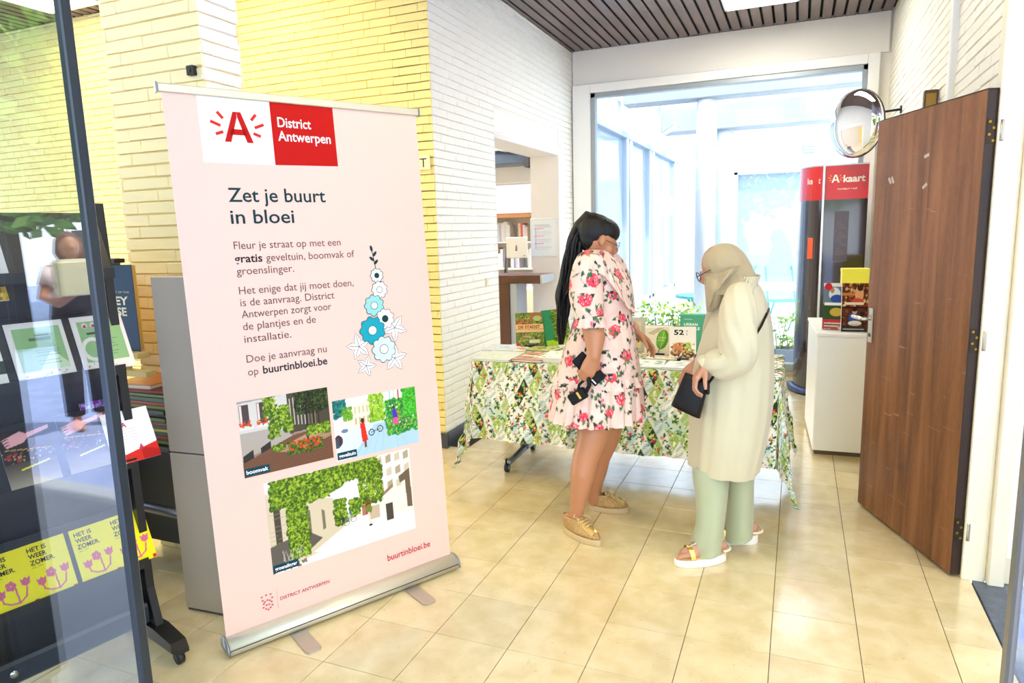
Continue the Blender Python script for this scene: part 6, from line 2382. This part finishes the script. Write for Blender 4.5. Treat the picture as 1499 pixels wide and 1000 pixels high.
rows = smooth_rows([(411, 1070, 1104, B2, .07), (418, 1060, 1112, B2, .11), (430, 1052, 1118, B2, .16), (448, 1046, 1124, B2, .185), (470, 1037, 1129, B2, .19), (495, 1027, 1132, B2, .185), (520, 1020, 1133, B2, .185), (550, 1014, 1133, B2, .195),
                    (600, 1010, 1130, B2, .205), (645, 1008, 1121, B2, .205, 4), (674, 1007, 1110, B2, .19, 18)], 5)
clothe('coat', prof(s2, rows, 96, fold_c), w2, None, COAT, sub=2)
m_ = MB()
R = prof(s2, [(403, 1080, 1113, B2 - .01, .10, 0), (410, 1077, 1110, B2 - .01, .105, 2), (418, 1074, 1110, B2 - .01, .11, 4)], 90, lambda t, v: .05 * math.sin(24 * t) * (1 - v))
m_.rings(R, cap0=False, cap1=False)
put(m_.build('frilled_collar', COAT, w2, True), w2)
# yoke seam with its gather
m_ = MB().tube([P2(1088, 436, B2 - .155), P2(1102, 439, B2 - .14), P2(1117, 446, B2 - .09), P2(1123, 452, B2 - .02)], .0022, n=6)
put(m_.build('yoke_seam', mat('seam_shade', 'D8CDAE', .8), w2, True), w2)


def fold_s(t, v):
    return .05 * math.sin(4 * t + v * 15) * (v > .35) + .03 * math.sin(9 * t + v * 24)


def rings2(pts, rad, n=48, fold=None):
    return tube_rings(pts, rad, n, fold)


pp, rr = lerp_path([P2(1094, 424, B2 - .12), P2(1084, 433, B2 - .15), P2(1081, 455, B2 - .18), P2(1080, 485, B2 - .20), P2(1081, 510, B2 - .215), P2(1077, 528, B2 - .22), P2(1062, 534, B2 - .21), P2(1046, 532, B2 - .20), P2(1034, 532, B2 - .19)],
                   [.035, .062, .076, .080, .077, .070, .064, .058, .040], 6)
clothe('sleeve', rings2(pp, rr, 56, fold_s), w2, None, COAT, sub=2)
pp, rr = lerp_path([P2(1036, 532, B2 - .192), P2(1031, 533, B2 - .19), P2(1027, 535, B2 - .19)], [.040, .040, .037], 3)
clothe('sleeve_cuff', rings2(pp, rr, 60, lambda t, v: .03 * math.sin(10 * t)), w2, None, COAT)
pp, rr = lerp_path([P2(1068, 424, B2 + .12), P2(1060, 450, B2 + .17), P2(1050, 490, B2 + .19), P2(1040, 520, B2 + .17), P2(1028, 530, B2 + .08)], [.05, .07, .07, .06, .045], 5)
clothe('sleeve', rings2(pp, rr, 40, fold_s), w2, None, COAT)
# scarf: hood, then the end that falls forward over the chest
def fold_k(t, v):
    return .035 * math.sin(7 * t + v * 6) * v + .022 * math.sin(12 * t + 3 - v * 8) * v


rows = smooth_rows([(356, 1056, 1068, B2, .02), (358, 1049, 1074, B2, .04), (364, 1039, 1083, B2, .065), (374, 1031, 1092, B2, .085), (386, 1029, 1099, B2, .095), (397, 1032, 1104, B2, .10), (408, 1040, 1108, B2 - .01, .11), (418, 1040, 1108, B2 - .02, .125), (428, 1038, 1100, B2 - .02, .14)], 5)
m_ = MB()
m_.rings(prof(s2, rows, 72, fold_k), cap0=True, cap1=False)
put(m_.build('headscarf', SCARF, w2, True), w2)
pl = []
for j in range(17):
    v = j / 16
    yl = 400 + v * 56
    line = []
    for i in range(25):
        u_ = i / 24
        x = 1031 + (1 - v) * -1 + u_ * (62 - 46 * v ** 1.3) + (3 * v)
        y = yl - u_ * (10 + 24 * v) + 3 * math.sin(u_ * 5)
        dd = B2 - .10 - .055 * math.sin(u_ * PI) - .02 * v + .013 * math.sin(u_ * 16 + v * 5) + (1 - u_) * .06
        line.append(P2(x, y, dd))
    pl.append(line)
clothe('scarf_end', pl, w2, None, SCARF, close=False, sub=1)
m_ = MB()
m_.rings([[p for p in r] for r in prof(s2, [(404, 1033, 1064, B2 - .02, .09), (425, 1033, 1070, B2 - .02, .12), (445, 1034, 1058, B2 - .02, .11), (455, 1034, 1042, B2 - .02, .05)], 40, fold_k)])
put(m_.build('scarf_fold', SCARF, w2, True), w2)
g_ = MB()
NB = mat('navy_frame', '1E2A40', .3)
for s in (-1, 1):
    cc = h2 + fw2 * .098 + lt2 * s * .034 - up2 * .004
    g_.tube([cc + lt2 * .026 * math.cos(a) + up2 * .020 * math.sin(a) - fw2 * .006 * abs(math.cos(a)) for a in [2 * PI * i / 20 for i in range(21)]], .002, n=6, cap=False)
    g_.tube([cc + lt2 * s * .026, h2 + lt2 * s * .075 + fw2 * .02 + up2 * .006], .002, n=6)
g_.tube([h2 + fw2 * .098 + lt2 * .01, h2 + fw2 * .102, h2 + fw2 * .098 - lt2 * .01], .002, n=6)
put(g_.build('glasses', NB, w2, True), w2)


# trousers
def fold_t(t, v):
    return .03 * math.cos(2 * t) * 0 + .018 * math.sin(5 * t + 1) + (.05 * math.sin(3 * t + v * 26) * max(0, v - .72) * 2)


rows = smooth_rows([(664, 1030, 1060, .0, .06), (678, 1018, 1066, -.015, .09), (690, 1013, 1068, -.02, .105), (730, 1018, 1065, -.04, .095), (765, 1018, 1061, -.055, .092), (785, 1013, 1059, -.06, .092), (798, 1011, 1058, -.06, .09), (806, 1013, 1058, -.06, .088)], 6)
clothe('trouser_leg', prof(s2, rows, 60, fold_t), w2, None, SAGE)
rows = smooth_rows([(660, 1058, 1106, .13, .11), (700, 1060, 1104, .14, .105), (740, 1062, 1103, .15, .10), (775, 1060, 1103, .16, .098), (785, 1059, 1102, .16, .098)], 6)
clothe('trouser_leg', prof(s2, rows, 60, fold_t), w2, None, SAGE)

SOLE = mat('white_wedge_sole', 'F2EEE6', .5, bump=.2, bscale=100)
GST = mat('gold_strap', 'D2A95A', .25, metal=.8)


def sandal(heel, toe):
    h0, t0 = V((*heel, 0)), V((*toe, 0))
    f = t0 - h0
    L = f.length
    f.normalize()
    q = V((-f.y, f.x, 0))

    def outl(z, g, lift=0):
        P = []
        for i in range(36):
            a = 2 * PI * i / 36
            u_ = .5 + .5 * math.cos(a)
            P.append(h0 + f * (L * .5 + math.cos(a) * L * .5 * g) + q * math.sin(a) * .046 * (.80 + .25 * u_) * g + V((0, 0, z * (1 - .25 * u_))))
        return P
    m_ = MB()
    m_.rings([outl(.0, .95), outl(.006, 1.0), outl(.040, 1.0), outl(.044, .98)])
    so_ = put(m_.build('sole', SOLE, w2, True), w2)
    m_ = MB()
    m_.rings([outl(.0445, .965), outl(.047, .96)])
    put(m_.build('footbed', mat('tan_footbed', 'E0B878', .5), w2, True), w2)
    def strap(u0, w_, hgt, M, nm):
        rr_ = []
        for a in [PI * i / 10 for i in range(11)]:
            base = h0 + f * L * (u0 + .03 * math.sin(a)) + q * math.cos(a) * .045 + V((0, 0, .040 + hgt * math.sin(a)))
            rr_.append([base - f * w_, base + f * w_, base + f * w_ + V((0, 0, .003)), base - f * w_ + V((0, 0, .003))])
        m_ = MB()
        m_.rings(rr_)
        put(m_.build(nm, M, w2), w2)
    strap(.70, .011, .050, GST, 'toe_strap')
    m_ = MB()
    for s_ in (-1, 1):
        m_.tube([h0 + f * L * .80 + V((0, 0, .078)), h0 + f * L * .62 + q * s_ * .012 + V((0, 0, .106)), h0 + f * L * .46 + q * s_ * .03 + V((0, 0, .118))], .006, n=8, flat=.5, round_ends=True)
    put(m_.build('jewelled_strap', mat('jewel_strap', 'C8B8A0', .2, metal=.7, bump=1, bscale=300), w2, True), w2)
    m_ = MB().tube([h0 + f * L * .22 + q * .045 * math.cos(a) + f * (-.02 - .035 * math.sin(a) * 0 + .0) + V((0, 0, .070)) - f * .05 * math.sin(a) for a in [PI * i / 12 for i in range(13)]], .006, n=8, flat=.6)
    put(m_.build('heel_strap', mat('pale_strap', 'E8D8BC', .5), w2, True), w2)


sandal(*sd1)
sandal(*sd2)

# her handbag
pa, pb, pc_, pd = P2(983, 592, B2 - .17), P2(1025, 612, B2 - .19), P2(1038, 558, B2 - .19), P2(1003, 546, B2 - .17)
nrm = (pb - pa).cross(pd - pa).normalized()
hb = thing('handbag', 'black leather shoulder bag at the hip of the woman in the cream coat', 'handbag', tuple(pa))
bpy.context.view_layer.update()
BL = mat('black_bag_leather', '0C0A0A', .5, bump=.15, bscale=200, spec=.3)
m_ = MB()
R = []
for v in np.linspace(0, 1, 9):
    a, b_ = pa.lerp(pd, v), pb.lerp(pc_, v)
    th = .032 - .012 * v + .008 * math.sin(v * PI)
    c_ = (a + b_) / 2
    h_ = (b_ - a) / 2
    R.append([c_ + h_ * (abs(math.cos(t)) ** .5 * (1 if math.cos(t) > 0 else -1)) + nrm * th * (abs(math.sin(t)) ** .6 * (1 if math.sin(t) > 0 else -1)) for t in [2 * PI * i / 32 for i in range(32)]])
m_.rings(R)
put(m_.build('bag_body', BL, hb, True), hb)
m_ = MB().tube([pd.lerp(pc_, .05) - (pd - pa) * .02, pd.lerp(pc_, .95) - (pc_ - pb) * .02], .007, n=8, round_ends=True)
put(m_.build('top_seam', BL, hb, True), hb)
m_ = MB().tube([P2(1038, 560, B2 - .20), P2(1044, 552, B2 - .235), P2(1052, 545, B2 - .235)], .006, n=8)
put(m_.build('strap', BL, hb, True), hb)
m_ = MB()
m_.tube([P2(1103, 497, B2 - .215), P2(1108, 488, B2 - .195), P2(1115, 476, B2 - .165), P2(1122, 461, B2 - .12), P2(1126, 452, B2 - .05)], .0065, n=8, flat=.5)
put(m_.build('strap', BL, hb, True), hb)
m_ = MB().tube([P2(1037, 560, B2 - .215), P2(1036, 575, B2 - .22)], [.006, .009], n=6, round_ends=True)
put(m_.build('tassel', BL, hb, True), hb)

# ================================================================== THE STREET BEHIND THE VIEWER (seen only in the glass door)
def mirrored(px, py, Z=None, depth=None):
    """Point outside whose mirror image in the door plane y = -1.2 lies on this pixel's ray."""
    if depth:
        p = V(CAM + ray(px, py) * depth)
    else:
        p = at(px, py, Z=Z)
    return V((p.x, -2.4 - p.y, p.z))


ASPH = mat('blue_cast_asphalt', 'A0AEDC', .7, bump=.3, bscale=30, var=.12, vscale=5)  # blue cast of the daylight is put into the asphalt colour
struct('pavement_outside', MB().box(-9, 7, -3.0, -1.22, -.14, -.03), mat('entrance_paving', 'A9ABB8', .5, var=.08, vscale=4))
struct('kerb_outside', MB().box(-9, 7, -3.15, -3.0, -.16, -.028, ch=.01), mat('kerb_stone', 'B9BDC8', .6))
struct('road_outside', MB().box(-26, 20, -26, -3.15, -.2, -.05), ASPH)
struct('added_sky_blocker', MB().box(-9, 7, -3.9, -1.25, 3.42, 3.62, ch=.02), PLASTER)  # unseen slab added to hold sky light off the entrance
dp = mirrored(100, 1000, Z=-.03)
dc = thing('dark_display_case', 'tall dark display case outside, mirrored at the left picture edge', 'display case', (dp.x, dp.y, -.03))
MB().box(-1.4, 0, 0, .16, .05, 1.72, ch=.01).build('case_body', mat('dark_case', '14171C', .5), dc)
MB().box(-1.36, -.04, .02, .14, 0, .05).build('base', mat('dark_case', '14171C', .5), dc)
MB().box(-1.41, .0, 0, .17, 1.72, 1.76, ch=.006).build('cap', mat('dark_case_cap', '24282E', .4), dc)
wo = thing('person', 'woman outdoors in a white T-shirt and dark dungarees, mirrored in the glass door', 'person', (-4.42, -4.20, -.05))
o0 = V((-4.42, -4.20, -.05))
B = MB()
face = (V((CAM[0], CAM[1], 0)) - V((o0.x, o0.y, 0))).normalized()
sdv = V((-face.y, face.x, 0))
def q_(a, b_, z):
    return o0 + sdv * a + face * b_ + V((0, 0, z))
B.rings([[q_(math.cos(t) * a, math.sin(t) * b_, z) for t in [2 * PI * i / 20 for i in range(20)]] for z, a, b_ in ((.82, .16, .11), (.95, .18, .12), (1.1, .15, .10), (1.25, .17, .11), (1.38, .17, .09), (1.42, .08, .06))])
B.tube([q_(0, 0, 1.38), q_(0, .02, 1.48)], .05, n=12, round_ends=True)
B.ell(q_(0, .03, 1.55), .075, .085, .105)
B.ell(q_(0, .115, 1.545), .012, .016, .02)
for s in (-1, 1):
    B.tube([q_(.16 * s, 0, 1.36), q_(.24 * s, .06, 1.15), q_(.18 * s, .25, 1.10), q_(.10 * s, .38, 1.18)], [.05, .042, .036, .028], n=12, round_ends=True)
    hand(B, q_(.10 * s, .38, 1.18), sdv * -s * .5 + face * .3 + V((0, 0, .6)), face * -1, V((0, 0, 1)), .95, (.3, .4, .3))
    B.tube([q_(.09 * s, 0, .85), q_(.10 * s, .02, .45), q_(.10 * s, 0, .06)], [.09, .065, .04], n=12, round_ends=True)
    B.tube([q_(.10 * s, -.03, .04), q_(.11 * s, .17, .03)], [.04, .03], n=10, round_ends=True)
bpy.context.view_layer.update()
put(skinmesh(B, 'body', SKIN2, wo, .009, 2), wo)
m_ = MB()
m_.rings([[q_(math.cos(t) * a, math.sin(t) * b_, z) for t in [2 * PI * i / 24 for i in range(24)]] for z, a, b_ in ((1.0, .185, .125), (1.12, .165, .12), (1.25, .185, .125), (1.37, .19, .105), (1.41, .11, .08))], cap0=False, cap1=False)
for s in (-1, 1):
    m_.tube([q_(.15 * s, 0, 1.37), q_(.21 * s, .04, 1.24)], [.062, .058], n=12)
put(m_.build('t_shirt', mat('pinkish_white_shirt', 'F0DCDC', .7), wo, True), wo)
m_ = MB()
m_.rings([[q_(math.cos(t) * a, math.sin(t) * b_, z) for t in [2 * PI * i / 24 for i in range(24)]] for z, a, b_ in ((.80, .19, .14), (.95, .20, .145), (1.08, .18, .135), (1.20, .13, .13))], cap0=False, cap1=False)
for s in (-1, 1):
    m_.tube([q_(.09 * s, 0, .90), q_(.10 * s, .02, .45), q_(.10 * s, 0, .12)], [.105, .085, .075], n=14)
    m_.tube([q_(.08 * s, .12, 1.18), q_(.10 * s, .04, 1.41), q_(.06 * s, -.12, 1.2)], .016, n=6)
put(m_.build('dungarees', mat('dark_dungarees', '2A2026', .7), wo, True), wo)
m_ = MB()
m_.ell(q_(0, .0, 1.575), .09, .095, .105)
m_.tube([q_(.075, .02, 1.6), q_(.085, .01, 1.5), q_(.07, .03, 1.44)], [.03, .032, .02], n=10, round_ends=True)
m_.tube([q_(-.075, .02, 1.6), q_(-.085, .01, 1.5), q_(-.07, .03, 1.44)], [.03, .032, .02], n=10, round_ends=True)
put(m_.build('hair', mat('brown_hair', '6A4030', .5, bump=.4, bscale=60), wo, True), wo)
bx = thing('cardboard_tray', 'pale cardboard box held by the woman mirrored in the glass door', 'box', tuple(q_(0, .42, 1.18)), math.atan2(sdv.y, sdv.x))
MB().box(-.22, .22, -.10, .10, -.01, .26, ch=.01).build('box_body', mat('pale_card', 'EADFAE', .7), bx)
MB().box(-.20, .20, -.08, .08, .26, .275).build('lid', mat('pale_card2', 'F2EAC8', .7), bx)


def tree(x, y, h, r, label, n=1500):
    t = thing('street_tree', label, 'tree', (x, y, -.06), 0, 'street trees mirrored in the glass door')
    MB().tube([(0, 0, 0), (.05, .02, h * .35), (-.03, 0, h * .7)], [.18, .14, .08], n=12).build('trunk', mat('bark', '3A322C', .9, bump=.5, bscale=12), t, True)
    for k, cc in enumerate(('3E7A2A', '6EA83A', '9AC84A')):
        m_ = MB()
        for _ in range(n // 3):
            a, e = random.uniform(0, 6.28), math.asin(random.uniform(-1, 1))
            q = random.uniform(.45, 1) ** .5 * r
            p = V((q * math.cos(a) * math.cos(e), q * math.sin(a) * math.cos(e), h * .62 + q * .95 * math.sin(e)))
            d = V((random.uniform(-1, 1), random.uniform(-1, 1), random.uniform(-1, .3))).normalized()
            s = d.orthogonal().normalized() * .11
            i = len(m_.v)
            m_.v += [p, p + d * .16 + s, p + d * .34, p + d * .16 - s]
            m_.f.append((i, i + 1, i + 2, i + 3))
        m_.build('leaves', mat('street_leaf_' + cc, cc, .6), t)['kind'] = 'stuff'


tree(-9.8, -7.0, 6.0, 2.1, 'leafy street tree mirrored behind the woman with the box', 4200)
tree(-4.6, -9.9, 6.5, 2.2, 'leafy street tree further right in the door reflection', 4200)
tree(-13, -12, 8, 3.2, 'tall street tree deep in the door reflection', 3600)
tree(-1, -15, 8, 3.4, 'tall tree across the street behind the viewer', 2400)
tree(-19, -6.5, 8, 3.2, 'wide tree at the far end of the street', 3000)
sb_ = thing('site_hoarding', 'long dark hedge-high screen across the street', 'screen', (-14, -19.5, -.05))
MB().box(-12, 12, -.2, .2, 0, 2.1, ch=.02).build('panels', mat('dark_screen', '2C3438', .7), sb_)
